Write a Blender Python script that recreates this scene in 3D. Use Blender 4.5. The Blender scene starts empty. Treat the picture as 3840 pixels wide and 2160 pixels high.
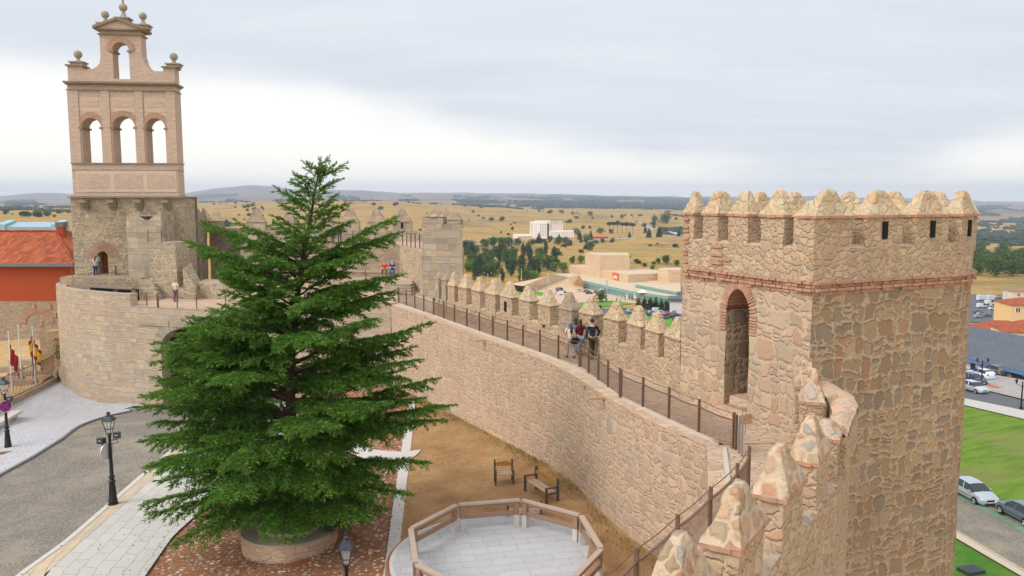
HAZE=8.5e-5; EXPO=0.02
import bpy, bmesh, math, random
import numpy as np
from mathutils import Vector, Matrix, noise
random.seed(7); RNG=np.random.default_rng(11)
S=bpy.context.scene; COL=S.collection
R=math.radians
# ---------------------------------------------------------------- survey helpers: sight lines of the camera position used to measure the place
F=3042.; PITCH=R(6.28); EYE=13.5
cP,sP=math.cos(PITCH),math.sin(PITCH)
def _d(px,py):
    u=(px-1920)/F; v=(1080-py)/F
    return u, cP+v*sP, -sP+v*cP
def G(px,py,z):
    d=_d(px,py); t=(z-EYE)/d[2]; return Vector((d[0]*t,d[1]*t,z))
def GD(px,py,Y):
    d=_d(px,py); t=Y/d[1]; return Vector((d[0]*t,Y,EYE+d[2]*t))
def sm(a,b,x):
    t=min(max((x-a)/(b-a),0),1); return t*t*(3-2*t)
def gz(x,y): return 2.3+.06*x-.01*y-1.9*sm(44,59,y)*sm(-6,-20,x)*(1-.5*sm(-31,-37,x))
def GG(px,py,o=0.):
    z=0
    for i in range(50):
        p=G(px,py,z+o); z+=(gz(p.x,p.y)-z)*.5
    return Vector((p.x,p.y,z))
# ---------------------------------------------------------------- materials
def lin(c):
    return tuple(((x/255)/12.92 if x/255<=.04045 else ((x/255+.055)/1.055)**2.4) for x in c)+(1,)
class NT:
    def __init__(s,name):
        s.m=bpy.data.materials.new(name); s.m.use_nodes=True; s.t=s.m.node_tree; s.n=s.t.nodes; s.l=s.t.links
        s.b=s.n['Principled BSDF']; s.b.inputs['Roughness'].default_value=.9
        s.b.inputs['Specular IOR Level'].default_value=.2
    def N(s,typ,**k):
        n=s.n.new(typ)
        for a,v in k.items():
            if a.startswith('i_'):
                key=a[2:]; key=int(key) if key.isdigit() else key.replace('_',' ')
                s.put(n.inputs[key],v)
            else: setattr(n,a,v)
        return n
    def put(s,inp,v):
        if isinstance(v,bpy.types.NodeSocket): s.l.new(v,inp)
        else: inp.default_value=v
    def M(s,op,a,b=0.,c=0.,clamp=False):
        n=s.n.new('ShaderNodeMath'); n.operation=op; n.use_clamp=clamp
        for i,v in enumerate((a,b,c)): s.put(n.inputs[i],v)
        return n.outputs[0]
    def V(s,op,a,b=(0,0,0)):
        n=s.n.new('ShaderNodeVectorMath'); n.operation=op; s.put(n.inputs[0],a)
        if op=='SCALE': s.put(n.inputs['Scale'],b)
        else: s.put(n.inputs[1],b)
        return n.outputs[0]
    def uv(s,sx=1,sy=1):
        u=s.n.new('ShaderNodeUVMap').outputs[0]
        return s.V('MULTIPLY',u,(sx,sy,1))
    def obj(s): return s.n.new('ShaderNodeNewGeometry').outputs['Position']
    def noise(s,vec,scale,detail=3,rough=.55,out='Fac'):
        n=s.N('ShaderNodeTexNoise',i_Scale=scale,i_Detail=detail,i_Roughness=rough); s.l.new(vec,n.inputs['Vector']); return n.outputs[out]
    def ramp(s,fac,stops,interp='LINEAR'):
        n=s.n.new('ShaderNodeValToRGB'); n.color_ramp.interpolation=interp; e=n.color_ramp.elements
        while len(e)<len(stops): e.new(.5)
        for i,(p,c) in enumerate(stops): e[i].position=p; e[i].color=c if len(c)==4 else tuple(c)+(1,)
        s.put(n.inputs[0],fac); return n.outputs[0]
    def mix(s,fac,a,b,blend='MIX'):
        n=s.n.new('ShaderNodeMix'); n.data_type='RGBA'; n.blend_type=blend
        s.put(n.inputs[0],fac); s.put(n.inputs[6],a); s.put(n.inputs[7],b); return n.outputs[2]
    def sstep(s,a,b,x):
        n=s.n.new('ShaderNodeMapRange'); n.interpolation_type='SMOOTHSTEP'
        s.put(n.inputs[0],x); s.put(n.inputs[1],a); s.put(n.inputs[2],b); return n.outputs[0]
    def bump(s,h,strength=.5,dist=.02):
        n=s.N('ShaderNodeBump',i_Strength=strength,i_Distance=dist); s.l.new(h,n.inputs['Height']); s.l.new(n.outputs[0],s.b.inputs['Normal'])
    def col(s,c): s.put(s.b.inputs['Base Color'],c)
MATS={}
def plain(name,rgb,rough=.7,metal=0,spec=.3,vary=.12,vs=3.):
    if name in MATS: return MATS[name]
    t=NT(name); c=lin(rgb)
    f=t.noise(t.obj(),vs,3); 
    t.col(t.mix(f,tuple(x*(1-vary) for x in c[:3])+(1,),tuple(min(1,x*(1+vary)) for x in c[:3])+(1,)))
    t.b.inputs['Roughness'].default_value=rough; t.b.inputs['Metallic'].default_value=metal; t.b.inputs['Specular IOR Level'].default_value=spec
    MATS[name]=t.m; return t.m
def masonry(name,w,h,stones,mortar,mw=.035,coursed=True,wob=.05,infill=.5,bumpd=.03,smallcol=None,stain=.18,row_jit=.35,flat=.45,d3=False,split=.38,ej=2.2):
    """stones: list of rgb; w,h cell size in metres; mw mortar half width in metres; d3: solid (seamless) rubble"""
    t=NT(name); uv=t.uv() if not d3 else t.obj(); dim='3D' if d3 else '2D'
    mean=tuple(sum(c[i] for c in stones)/len(stones) for i in range(3)); tw=lambda c,k:tuple(c[i]+(mean[i]-c[i])*k for i in range(3))
    stones=[tw(c,flat) for c in stones]; mortar=tw(mortar,.25); smallcol=[tw(c,flat*.6) for c in (smallcol or stones)]
    nv=t.N('ShaderNodeTexNoise',i_Scale=.75/max(w,.15),i_Detail=3.,i_Roughness=.6); t.l.new(uv,nv.inputs['Vector'])
    off=t.V('SCALE',t.V('SUBTRACT',nv.outputs['Color'],(.5,.5,.5)),wob*7)
    p=t.V('ADD',uv,off)
    if coursed:
        sep=t.n.new('ShaderNodeSeparateXYZ'); t.l.new(p,sep.inputs[0])
        lv=t.N('ShaderNodeTexNoise',noise_dimensions='1D',i_Scale=.9,i_Detail=1.); t.l.new(sep.outputs[1],lv.inputs['W'])
        vv=t.M('DIVIDE',t.M('ADD',sep.outputs[1],t.M('MULTIPLY',lv.outputs['Fac'],h*.9)),h)
        row=t.M('FLOOR',vv); fr=t.M('FRACT',vv)
        wn=t.N('ShaderNodeTexWhiteNoise',noise_dimensions='1D'); t.l.new(row,wn.inputs['W'])
        su=t.M('MULTIPLY',t.M('DIVIDE',sep.outputs[0],w),t.M('ADD',t.M('MULTIPLY',wn.outputs['Value'],row_jit*2),1-row_jit))
        W=t.M('ADD',su,t.M('MULTIPLY',row,37.31))
        vo=t.N('ShaderNodeTexVoronoi',voronoi_dimensions='1D',feature='DISTANCE_TO_EDGE',i_Scale=1.,i_Randomness=1.); t.l.new(W,vo.inputs['W'])
        vc=t.N('ShaderNodeTexVoronoi',voronoi_dimensions='1D',feature='F1',i_Scale=1.,i_Randomness=1.); t.l.new(W,vc.inputs['W'])
        sc0=t.n.new('ShaderNodeSeparateColor'); t.l.new(vc.outputs['Color'],sc0.inputs[0])
        # some stones are split into two or three flat ones
        k=t.M('ADD',1,t.M('ADD',t.M('GREATER_THAN',sc0.outputs[2],1-split),t.M('GREATER_THAN',sc0.outputs[2],1-split*.3)))
        vk=t.M('MULTIPLY',fr,k); frk=t.M('FRACT',vk); sub=t.M('FLOOR',vk)
        cv=t.n.new('ShaderNodeCombineXYZ'); t.l.new(sc0.outputs[0],cv.inputs[0]); t.l.new(sub,cv.inputs[1]); t.l.new(row,cv.inputs[2])
        w3=t.N('ShaderNodeTexWhiteNoise',noise_dimensions='3D'); t.l.new(cv.outputs[0],w3.inputs['Vector']); cellc=w3.outputs['Color']
        eh=t.M('MULTIPLY',vo.outputs['Distance'],w)
        ev=t.M('DIVIDE',t.M('MULTIPLY',t.M('MINIMUM',frk,t.M('SUBTRACT',1,frk)),h),k)
        a=t.M('MAXIMUM',t.M('SUBTRACT',.13,eh),0); b=t.M('MAXIMUM',t.M('SUBTRACT',.13,ev),0)
        dist=t.M('SUBTRACT',.13,t.M('SQRT',t.M('ADD',t.M('MULTIPLY',a,a),t.M('MULTIPLY',b,b))))
    else:
        q=t.V('DIVIDE',p,(w,h,1) if not d3 else (w,w,h))
        vo=t.N('ShaderNodeTexVoronoi',voronoi_dimensions=dim,feature='DISTANCE_TO_EDGE',i_Scale=1.,i_Randomness=.95); t.l.new(q,vo.inputs['Vector'])
        vc=t.N('ShaderNodeTexVoronoi',voronoi_dimensions=dim,feature='F1',i_Scale=1.,i_Randomness=.95); t.l.new(q,vc.inputs['Vector'])
        dist=t.M('MULTIPLY',vo.outputs['Distance'],min(w,h)); cellc=vc.outputs['Color']
    edge=t.noise(uv,4./max(w,.2),3,.65)
    d2=t.M('ADD',dist,t.M('MULTIPLY',t.M('SUBTRACT',edge,.5),mw*ej))
    sc=t.n.new('ShaderNodeSeparateColor'); t.l.new(cellc,sc.inputs[0])
    thr=t.M('ADD',mw*.25,t.M('MULTIPLY',sc.outputs[1],mw*1.2))
    mask=t.sstep(t.M('MULTIPLY',thr,.7),t.M('MULTIPLY',thr,1.5),d2)
    n=len(stones); st=t.ramp(sc.outputs[0],[(i/n,lin(c)) for i,c in enumerate(stones)],'CONSTANT')
    g=t.noise(uv,11.,4,.72); g2=t.noise(uv,2.2,4,.65)
    br=t.M('ADD',.62,t.M('ADD',t.M('MULTIPLY',g,.42),t.M('ADD',t.M('MULTIPLY',sc.outputs[2],.18),t.M('MULTIPLY',g2,.18))))
    st=t.V('SCALE',st,br)
    mcol=t.V('SCALE',t.mix(0,lin(mortar),lin(mortar)),t.M('ADD',.62,t.M('ADD',t.M('MULTIPLY',g2,.45),t.M('MULTIPLY',g,.25))))
    if infill>0:
        s=1/.085
        vi=t.N('ShaderNodeTexVoronoi',voronoi_dimensions=dim,feature='DISTANCE_TO_EDGE',i_Scale=s); t.l.new(p,vi.inputs['Vector'])
        vi2=t.N('ShaderNodeTexVoronoi',voronoi_dimensions=dim,feature='F1',i_Scale=s); t.l.new(p,vi2.inputs['Vector'])
        si=t.n.new('ShaderNodeSeparateColor'); t.l.new(vi2.outputs['Color'],si.inputs[0])
        im=t.M('MULTIPLY',t.sstep(.1,.22,vi.outputs['Distance']),t.M('GREATER_THAN',si.outputs[1],1-infill))
        mcol=t.mix(im,mcol,t.ramp(si.outputs[0],[(i/len(smallcol),lin(c)) for i,c in enumerate(smallcol)],'CONSTANT'))
    c=t.mix(mask,mcol,st)
    big=t.noise(t.obj(),.3,5,.65)
    c=t.V('SCALE',c,t.M('ADD',1-stain,t.M('MULTIPLY',big,stain*2)))
    t.col(c)
    hh=t.M('ADD',t.M('MULTIPLY',t.sstep(0,mw*2.,d2),1.),t.M('ADD',t.M('MULTIPLY',g,.7),t.M('MULTIPLY',sc.outputs[2],.35)))
    t.bump(hh,1.,bumpd); t.b.inputs['Roughness'].default_value=.92
    MATS[name]=t.m; return t.m
def brickmat(name,c1,c2,mort,bw=.28,bh=.075,ms=.012,bump=.006,uvs=1.,off=.5,dirty=.25):
    t=NT(name); uv=t.uv()
    b=t.N('ShaderNodeTexBrick',i_Color1=lin(c1),i_Color2=lin(c2),i_Mortar=lin(mort),i_Scale=1.,i_Mortar_Size=ms,i_Brick_Width=bw,i_Row_Height=bh,i_Mortar_Smooth=.3,i_Bias=0.)
    b.offset=off
    wob=t.N('ShaderNodeTexNoise',i_Scale=2.5,i_Detail=2.); t.l.new(uv,wob.inputs['Vector'])
    p=t.V('ADD',uv,t.V('SCALE',t.V('SUBTRACT',wob.outputs['Color'],(.5,.5,.5)),bh*.35))
    t.l.new(p,b.inputs['Vector'])
    g=t.noise(uv,5.,5,.7); big=t.noise(t.obj(),.25,4,.6)
    c=t.V('SCALE',b.outputs['Color'],t.M('ADD',1-dirty,t.M('ADD',t.M('MULTIPLY',g,dirty),t.M('MULTIPLY',big,dirty))))
    t.col(c); t.bump(t.M('ADD',t.M('SUBTRACT',1,b.outputs['Fac']),t.M('MULTIPLY',g,.5)),.8,bump)
    MATS[name]=t.m; return t.m
PK=[(194,166,140),(182,156,134),(202,176,150),(172,152,136),(188,164,138),(168,158,144),(190,152,124),(184,166,144),(196,172,144),(162,148,136),(184,146,116),(178,160,138)]
GY=[(166,152,132),(176,162,140),(156,142,124),(184,168,144),(168,150,126),(156,146,134),(178,158,132),(150,138,120)]
M_near=masonry('wall_masonry',.33,.47,PK,(210,184,156),.024,True,.07,.65,.026,[(196,162,134),(186,152,126),(176,144,122),(208,178,148)],.14,flat=.5,split=.55)
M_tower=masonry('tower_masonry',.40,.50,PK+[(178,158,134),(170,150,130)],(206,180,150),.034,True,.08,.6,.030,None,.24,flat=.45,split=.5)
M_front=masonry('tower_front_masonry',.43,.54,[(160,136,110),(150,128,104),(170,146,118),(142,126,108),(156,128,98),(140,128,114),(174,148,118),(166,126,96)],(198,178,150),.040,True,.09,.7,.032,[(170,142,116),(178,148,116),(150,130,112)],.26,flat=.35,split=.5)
M_para=masonry('parapet_rubble',.27,.20,[(196,168,138),(184,158,132),(174,154,132),(200,174,144),(168,148,126),(188,152,122),(180,160,136)],(206,182,152),.020,False,.035,.45,.035,None,.14,flat=.3,d3=True)
M_cap=masonry('merlon_cap_rubble',.30,.30,[(202,176,140),(194,168,136),(184,166,142),(204,166,128),(192,180,152),(202,178,146)],(208,182,148),.028,False,.035,.4,.035,None,.12,flat=.25,d3=True)
M_capn=masonry('near_cap_rubble',.30,.30,[(182,156,114),(164,144,116),(166,158,150),(186,150,118),(170,142,116),(178,130,100),(172,160,148)],(208,184,156),.046,False,.03,.35,.04,[(192,168,140),(180,164,148),(196,160,134)],.10,flat=.25,d3=True,ej=.8)
M_gate=masonry('gate_masonry',.58,.38,[(184,168,148),(174,160,142),(190,172,144),(168,154,142),(194,164,132),(178,160,138),(186,154,128),(164,152,142)],(192,176,152),.016,True,.05,.4,.03,None,.16,flat=.4,split=.3)
M_grey=masonry('grey_ashlar',.72,.46,GY,(172,160,140),.014,True,.04,.2,.025,None,.18,flat=.2,split=.12)
M_base=masonry('belfry_base_rubble',.46,.32,GY+[(170,144,114),(182,160,130),(176,156,130)],(204,186,156),.030,True,.10,.4,.035,None,.18,flat=.2,split=.4)
M_old=masonry('old_rubble',.45,.26,[(172,150,128),(162,142,122),(180,156,128),(154,138,122)],(174,154,130),.018,True,.08,.4,.03,None,.18,flat=.3,split=.3)
M_flag=masonry('flagstone_paving',.42,.22,[(196,168,140),(188,160,136),(202,176,148),(182,158,136),(190,166,144),(184,166,150)],(158,132,108),.008,False,.07,0,.015,None,.16,flat=.5)
M_copg=masonry('coping_stones',.40,.22,[(204,176,148),(196,168,144),(210,184,154),(190,166,148),(200,162,132)],(200,176,148),.010,False,.06,0,.02,None,.14,flat=.4)
M_brick=brickmat('red_brick',(176,116,86),(162,102,76),(204,174,146),.26,.09,.016,.012)
M_brickr=plain('brick_rough',(182,140,116),.9,vary=.38,vs=4)
M_eave=plain('eave_tile',(164,134,108),.9,vary=.3,vs=4)
M_belr=plain('belfry_ring',(182,148,124),.9,vary=.3,vs=5)
M_bel=brickmat('belfry_brick',(198,170,150),(176,146,128),(206,188,168),.34,.105,.022,.01)
M_belp=plain('belfry_plaster',(204,180,156),.9,vary=.12,vs=2)
M_mould=plain('granite_moulding',(142,128,110),.9,vary=.25,vs=2)
M_ball=plain('granite_ball',(160,148,130),.9,vary=.2,vs=3)
M_rail=plain('brown_steel',(124,100,84),.55,.3,.4,.12,4)
M_steel=plain('grey_steel',(150,148,144),.5,.5,.5,.1,4)
M_chan=plain('pale_channel',(196,184,168),.7,0,.3,.2,2)
M_iron=plain('black_iron',(24,28,28),.45,.2,.5,.2,6)
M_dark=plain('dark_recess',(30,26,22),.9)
# ---------------------------------------------------------------- object helpers
def tag(o,label=None,cat=None,group=None,kind=None):
    if label: o['label']=label
    if cat: o['category']=cat
    if group: o['group']=group
    if kind: o['kind']=kind
    return o
def empty(name,loc=(0,0,0),rz=0,label=None,cat=None,group=None):
    o=bpy.data.objects.new(name,None); COL.objects.link(o); o.location=loc; o.rotation_euler=(0,0,rz); o.empty_display_size=.2
    return tag(o,label,cat,group)
def nd(p,amp,fr=1.3,sd=0):
    v=noise.noise_vector(Vector((p[0]*fr+sd,p[1]*fr-sd,p[2]*fr+.37*sd)))
    w=noise.noise_vector(Vector((p[0]*fr*3+9,p[1]*fr*3,p[2]*fr*3)))
    return Vector(p)+v*amp+w*amp*.5
def wm(o):
    m=Matrix.Translation(o.location)@o.rotation_euler.to_matrix().to_4x4()
    return wm(o.parent)@o.matrix_parent_inverse@m if o.parent else m
class MB:
    def __init__(s): s.v=[]; s.f=[]; s.m=[]; s.uv=[]; s.sm=[]
    def face(s,pts,mat=0,uv=None,smooth=False):
        i=len(s.v); pts=[Vector(p) for p in pts]; s.v+=pts; s.f.append(tuple(range(i,i+len(pts)))); s.m.append(mat); s.sm.append(smooth)
        if uv is None:
            n=Vector((0,0,0))
            for k in range(len(pts)):
                a,b=pts[k],pts[(k+1)%len(pts)]
                n+=Vector(((a.y-b.y)*(a.z+b.z),(a.z-b.z)*(a.x+b.x),(a.x-b.x)*(a.y+b.y)))
            n.normalize() if n.length>1e-9 else None
            if abs(n.z)>.8: uv=[(p.x,p.y) for p in pts]
            else:
                t=Vector((-n.y,n.x,0)); t.normalize() if t.length>1e-6 else None
                q=math.sqrt(max(1e-6,1-n.z*n.z))
                uv=[(p.dot(t)+n.x*3.1,p.z/q) for p in pts]
        s.uv+=list(uv)
    def box(s,c,h,rz=0,mat=0,taper=1.,skip=()):
        """c centre of the BASE, h=(hx,hy,height)"""
        cx,cy,cz=c; ca,sa=math.cos(rz),math.sin(rz)
        def P(x,y,z,k=1): x*=k;y*=k; return (cx+x*ca-y*sa,cy+x*sa+y*ca,cz+z)
        a,b,z=h
        lo=[P(-a,-b,0),P(a,-b,0),P(a,b,0),P(-a,b,0)]; hi=[P(-a,-b,z,taper),P(a,-b,z,taper),P(a,b,z,taper),P(-a,b,z,taper)]
        s.face(lo[::-1],mat); s.face(hi,mat)
        for k in range(4):
            s.face([lo[k],lo[(k+1)%4],hi[(k+1)%4],hi[k]],mat)
    def prism(s,poly,z0,z1,mat=0,top=None,bottom=True,closed=True):
        n=len(poly); z0=z0 if hasattr(z0,'__len__') else [z0]*n; z1=z1 if hasattr(z1,'__len__') else [z1]*n
        A=sum(poly[i][0]*poly[(i+1)%n][1]-poly[(i+1)%n][0]*poly[i][1] for i in range(n))
        if A<0: poly=poly[::-1]; z0=z0[::-1]; z1=z1[::-1]
        u=0
        for i in range(n):
            j=(i+1)%n; a,b=poly[i],poly[j]; L=math.hypot(b[0]-a[0],b[1]-a[1])
            s.face([(a[0],a[1],z0[i]),(b[0],b[1],z0[j]),(b[0],b[1],z1[j]),(a[0],a[1],z1[i])],mat,[(u,z0[i]),(u+L,z0[j]),(u+L,z1[j]),(u,z1[i])]); u+=L
        s.face([(p[0],p[1],z1[i]) for i,p in enumerate(poly)],mat if top is None else top)
        if bottom: s.face([(p[0],p[1],z0[i]) for i,p in enumerate(poly)][::-1],mat)
    def tube(s,path,r,n=8,mat=0,cap=True,smooth=True):
        path=[Vector(p) for p in path]; r=r if hasattr(r,'__len__') else [r]*len(path); rings=[]
        for i,p in enumerate(path):
            d=(path[min(i+1,len(path)-1)]-path[max(i-1,0)]).normalized()
            up=Vector((0,0,1)) if abs(d.z)<.95 else Vector((1,0,0))
            x=d.cross(up).normalized(); y=x.cross(d).normalized()
            rings.append([p+(x*math.cos(2*math.pi*k/n)+y*math.sin(2*math.pi*k/n))*r[i] for k in range(n)])
        L=0
        for i in range(len(path)-1):
            l=(path[i+1]-path[i]).length
            for k in range(n):
                q=(k+1)%n; ua,ub=2*math.pi*r[i]*k/n,2*math.pi*r[i]*(k+1)/n
                s.face([rings[i][k],rings[i+1][k],rings[i+1][q],rings[i][q]],mat,[(ua,L),(ua,L+l),(ub,L+l),(ub,L)],smooth)
            L+=l
        if cap: s.face(rings[0],mat); s.face(rings[-1][::-1],mat)
    def bar(s,a,b,w,h,mat=0):
        """rectangular bar from a to b, w horizontal width, h vertical"""
        a,b=Vector(a),Vector(b); d=(b-a).normalized(); up=Vector((0,0,1)) if abs(d.z)<.95 else Vector((0,1,0))
        x=d.cross(up).normalized()*(w/2); y=x.cross(d).normalized()*(h/2)
        A=[a-x-y,a+x-y,a+x+y,a-x+y]; B=[p+(b-a) for p in A]
        s.face(A,mat); s.face(B[::-1],mat)
        for k in range(4): s.face([A[k],B[k],B[(k+1)%4],A[(k+1)%4]],mat)
    def lathe(s,prof,c=(0,0,0),n=16,mat=0,sx=1,sy=1,rot=0):
        for i in range(len(prof)-1):
            (r0,z0),(r1,z1)=prof[i],prof[i+1]
            for k in range(n):
                a,b=rot+2*math.pi*k/n,rot+2*math.pi*(k+1)/n
                P=lambda r,t,z:(c[0]+r*math.cos(t)*sx,c[1]+r*math.sin(t)*sy,c[2]+z)
                if r0<1e-6: s.face([P(0,a,z0),P(r1,b,z1),P(r1,a,z1)][::-1],mat,None,n>8)
                elif r1<1e-6: s.face([P(r0,a,z0),P(r0,b,z0),P(0,a,z1)],mat,None,n>8)
                else:
                    L=(r0+r1)/2
                    s.face([P(r0,a,z0),P(r0,b,z0),P(r1,b,z1),P(r1,a,z1)],mat,[(a*L,z0),(b*L,z0),(b*L,z1),(a*L,z1)],n>8)
    def ball(s,c,r,n=12,mat=0,sc=(1,1,1)):
        prof=[(math.sin(math.pi*i/(n//2))*r*1,-math.cos(math.pi*i/(n//2))*r*sc[2]) for i in range(n//2+1)]
        prof[0]=(0,prof[0][1]); prof[-1]=(0,prof[-1][1])
        s.lathe(prof,c,n,mat,sc[0],sc[1])
    def grid(s,fn,us,vs,mat=0,uvf=None,smooth=True,flip=False):
        P=[[Vector(fn(u,v)) for v in vs] for u in us]
        for i in range(len(us)-1):
            for j in range(len(vs)-1):
                q=[P[i][j],P[i+1][j],P[i+1][j+1],P[i][j+1]]
                uv=[uvf(a,b) for a,b in((us[i],vs[j]),(us[i+1],vs[j]),(us[i+1],vs[j+1]),(us[i],vs[j+1]))] if uvf else None
                if flip: q=q[::-1]; uv=uv[::-1] if uv else None
                s.face(q,mat,uv,smooth)
    def build(s,name,mats,parent=None,weld=True,label=None,cat=None,group=None,kind=None,loc=None,local=False):
        me=bpy.data.meshes.new(name); me.from_pydata([tuple(p) for p in s.v],[],s.f)
        mats=mats if isinstance(mats,(list,tuple)) else [mats]
        for m in mats: me.materials.append(m)
        me.polygons.foreach_set('material_index',s.m); me.polygons.foreach_set('use_smooth',s.sm)
        ul=me.uv_layers.new(name='UVMap'); ul.data.foreach_set('uv',np.array(s.uv,dtype=np.float32).ravel())
        if weld:
            bm=bmesh.new(); bm.from_mesh(me); bmesh.ops.remove_doubles(bm,verts=bm.verts,dist=.0004); bm.to_mesh(me); bm.free()
        me.update()
        if any(s.sm): me.set_sharp_from_angle(angle=R(46))
        o=bpy.data.objects.new(name,me); COL.objects.link(o)
        if parent is not None:
            o.parent=parent
            if not local: o.matrix_parent_inverse=wm(parent).inverted()
        if loc is not None: o.location=loc
        return tag(o,label,cat,group,kind)
def copy_tree(o,parent=None):
    c=o.copy(); COL.objects.link(c); c.parent=parent
    for ch in o.children: copy_tree(ch,c)
    return c
def resample(path,step):
    out=[Vector(path[0])]
    for a,b in zip(path[:-1],path[1:]):
        a,b=Vector(a),Vector(b); n=max(1,int(round((b-a).length/step)))
        for i in range(1,n+1): out.append(a.lerp(b,i/n))
    return out
def offs(path,d):
    """offset 2D polyline to its right by d"""
    out=[]; P=[Vector((p[0],p[1])) for p in path]
    for i,p in enumerate(P):
        a=(P[i]-P[i-1]).normalized() if i>0 else None; b=(P[i+1]-P[i]).normalized() if i<len(P)-1 else None
        t=((a or b)+(b or a)).normalized(); n=Vector((t.y,-t.x)); k=1
        if a and b: k=1/max(.5,n.dot(Vector((a.y,-a.x))))
        out.append(p+n*d*k)
    return out
def wallface(mb,path,z0,z1,step=.35,amp=.02,mat=0,flip=False,vstep=.4,u0=0):
    """vertical strip along a 2-D path, faces to the LEFT of travel unless flip"""
    p=resample([Vector((q[0],q[1])) for q in path],step); acc=[u0]
    for a,b in zip(p[:-1],p[1:]): acc.append(acc[-1]+(b-a).length)
    nz=max(1,int((z1-z0)/vstep)); zs=[z0+(z1-z0)*i/nz for i in range(nz+1)]
    def fn(i,z): q=p[int(i)]; return nd((q.x,q.y,z),amp)
    mb.grid(fn,list(range(len(p))),zs,mat,lambda i,z:(acc[int(i)],z),True,not flip)
    return acc[-1]
def merlon(parent,c,d,L,T,zs,ze,zp,mats,amp=.03,sd=0,slit=False,flat=.28,over=.05,brick=True,seg=4,fine=False,bmat=None):
    """merlon body + cap. c 2-D centre, d unit 2-D direction along wall"""
    d=Vector((d[0],d[1])).normalized(); n=Vector((-d.y,d.x)); c=Vector((c[0],c[1]))
    def W(a,b,z): q=c+d*a+n*b; return (q.x,q.y,z)
    c3=Vector((c.x,c.y,(zs+ze)/2))
    def rough(p,a_,f_,s_):
        q=nd(p,a_,f_,s_)
        if fine:
            v=Vector(p); o_=(v-c3); o_.normalize(); f1=noise.voronoi(v*3.7+Vector((sd,0,0)))[0]; q=q+o_*(min(.5,(f1[1]-f1[0])*1.6)-.25)*(.03 if T>.53 else .06 if T>.51 else .03)
        return q
    mb=MB(); k=seg*(2 if fine else 1); ring=[]
    for i in range(k): ring.append((-L/2+L*i/k,-T/2))
    k2=4 if fine else 2
    for i in range(k2): ring.append((L/2,-T/2+T*i/k2))
    for i in range(k): ring.append((L/2-L*i/k,T/2))
    for i in range(k2): ring.append((-L/2,T/2-T*i/k2))
    acc=[0]
    for i in range(len(ring)):
        a,b=ring[i],ring[(i+1)%len(ring)]; acc.append(acc[-1]+math.hypot(a[0]-b[0],a[1]-b[1]))
    nz=9 if fine else 4; zz=[zs-.25+(ze-zs+.25)*i/nz for i in range(nz+1)]
    mb.grid(lambda i,z: rough(W(*ring[int(i)%len(ring)],z),amp,1.7,sd),list(range(len(ring)+1)),zz,0,lambda i,z:(acc[int(i)]+sd*1.7,z))
    if slit:
        q=W(0,T/2+.0,0); mb.box((q[0]+n.x*.0,q[1]+n.y*.0,zs+.25),(.09,.05,.5),math.atan2(d.y,d.x),1)
        q=W(0,-T/2,0); mb.box((q[0],q[1],zs+.25),(.09,.05,.5),math.atan2(d.y,d.x),1)
    body=mb.build('merlon',[mats[0],M_dark],parent)
    cb=MB(); o=over; hz=.07 if bmat is None else .04
    if brick:
        nb=max(3,int(L/.27))
        for sgn in(-1,1):
            for i in range(nb):
                q=W(-L/2-o+(L+2*o)*(i+.5)/nb,sgn*(T/2+o-.1),0); cb.box((q[0],q[1],ze-hz+random.uniform(-.01,.01)),((L+2*o)/nb/2-.008,.11+random.uniform(-.012,.012),hz+.005),math.atan2(d.y,d.x),1)
            nb2=max(2,int(T/.27))
            for i in range(nb2):
                q=W(sgn*(L/2+o-.1),-T/2+.1+(T-.2)*(i+.5)/nb2,0); cb.box((q[0],q[1],ze-hz+random.uniform(-.01,.01)),(.11,(T-.2)/nb2/2,hz+.004),math.atan2(d.y,d.x),1)
    lv=[(1,0),(.85,.15),(.69,.35),(.53,.56),(.39,.77),(.31,.9),(.20,1.0)]
    if fine:
        l2=[]
        for (a0,b0),(a1,b1) in zip(lv[:-1],lv[1:]): l2+=[(a0,b0),((a0+a1)/2,(b0+b1)/2)]
        lv=l2+[lv[-1]]
    ringc=[]; n1,n2_=(14,7) if fine else (6,3)
    for i in range(n1): ringc.append((-1+2*i/n1,-1))
    for i in range(n2_): ringc.append((1,-1+2*i/n2_))
    for i in range(n1): ringc.append((1-2*i/n1,1))
    for i in range(n2_): ringc.append((-1,1-2*i/n2_))
    HL,HT=L/2+o,T/2+o
    def fn(i,j):
        a,b=ringc[int(i)%len(ringc)]; kk,h=lv[int(j)]
        kt=kk if kk>.4 else kk*1.15
        rr=1-.10*(1-kk)*(1 if abs(a)==1 and abs(b)==1 else 0)
        P__=W(a*HL*kk*rr,b*HT*kt*rr,ze+(zp-ze)*h); return rough(P__,amp*(1.3 if j else .4),2.1,sd+3) if j else nd(P__,amp*.4,2.1,sd+3)
    per=2*(L+T)
    cb.grid(fn,list(range(len(ringc)+1)),list(range(len(lv))),0,lambda i,j:(per*i/len(ringc)*(1-.05*j)+sd*2.3,(lv[int(j)][1])*math.hypot(zp-ze,T/2)+sd))
    top=[fn(i,len(lv)-1) for i in range(len(ringc))]; cb.face(top,0)
    cap=cb.build('merlon_cap',[mats[1],bmat or M_brickr],body)
    return body
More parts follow.
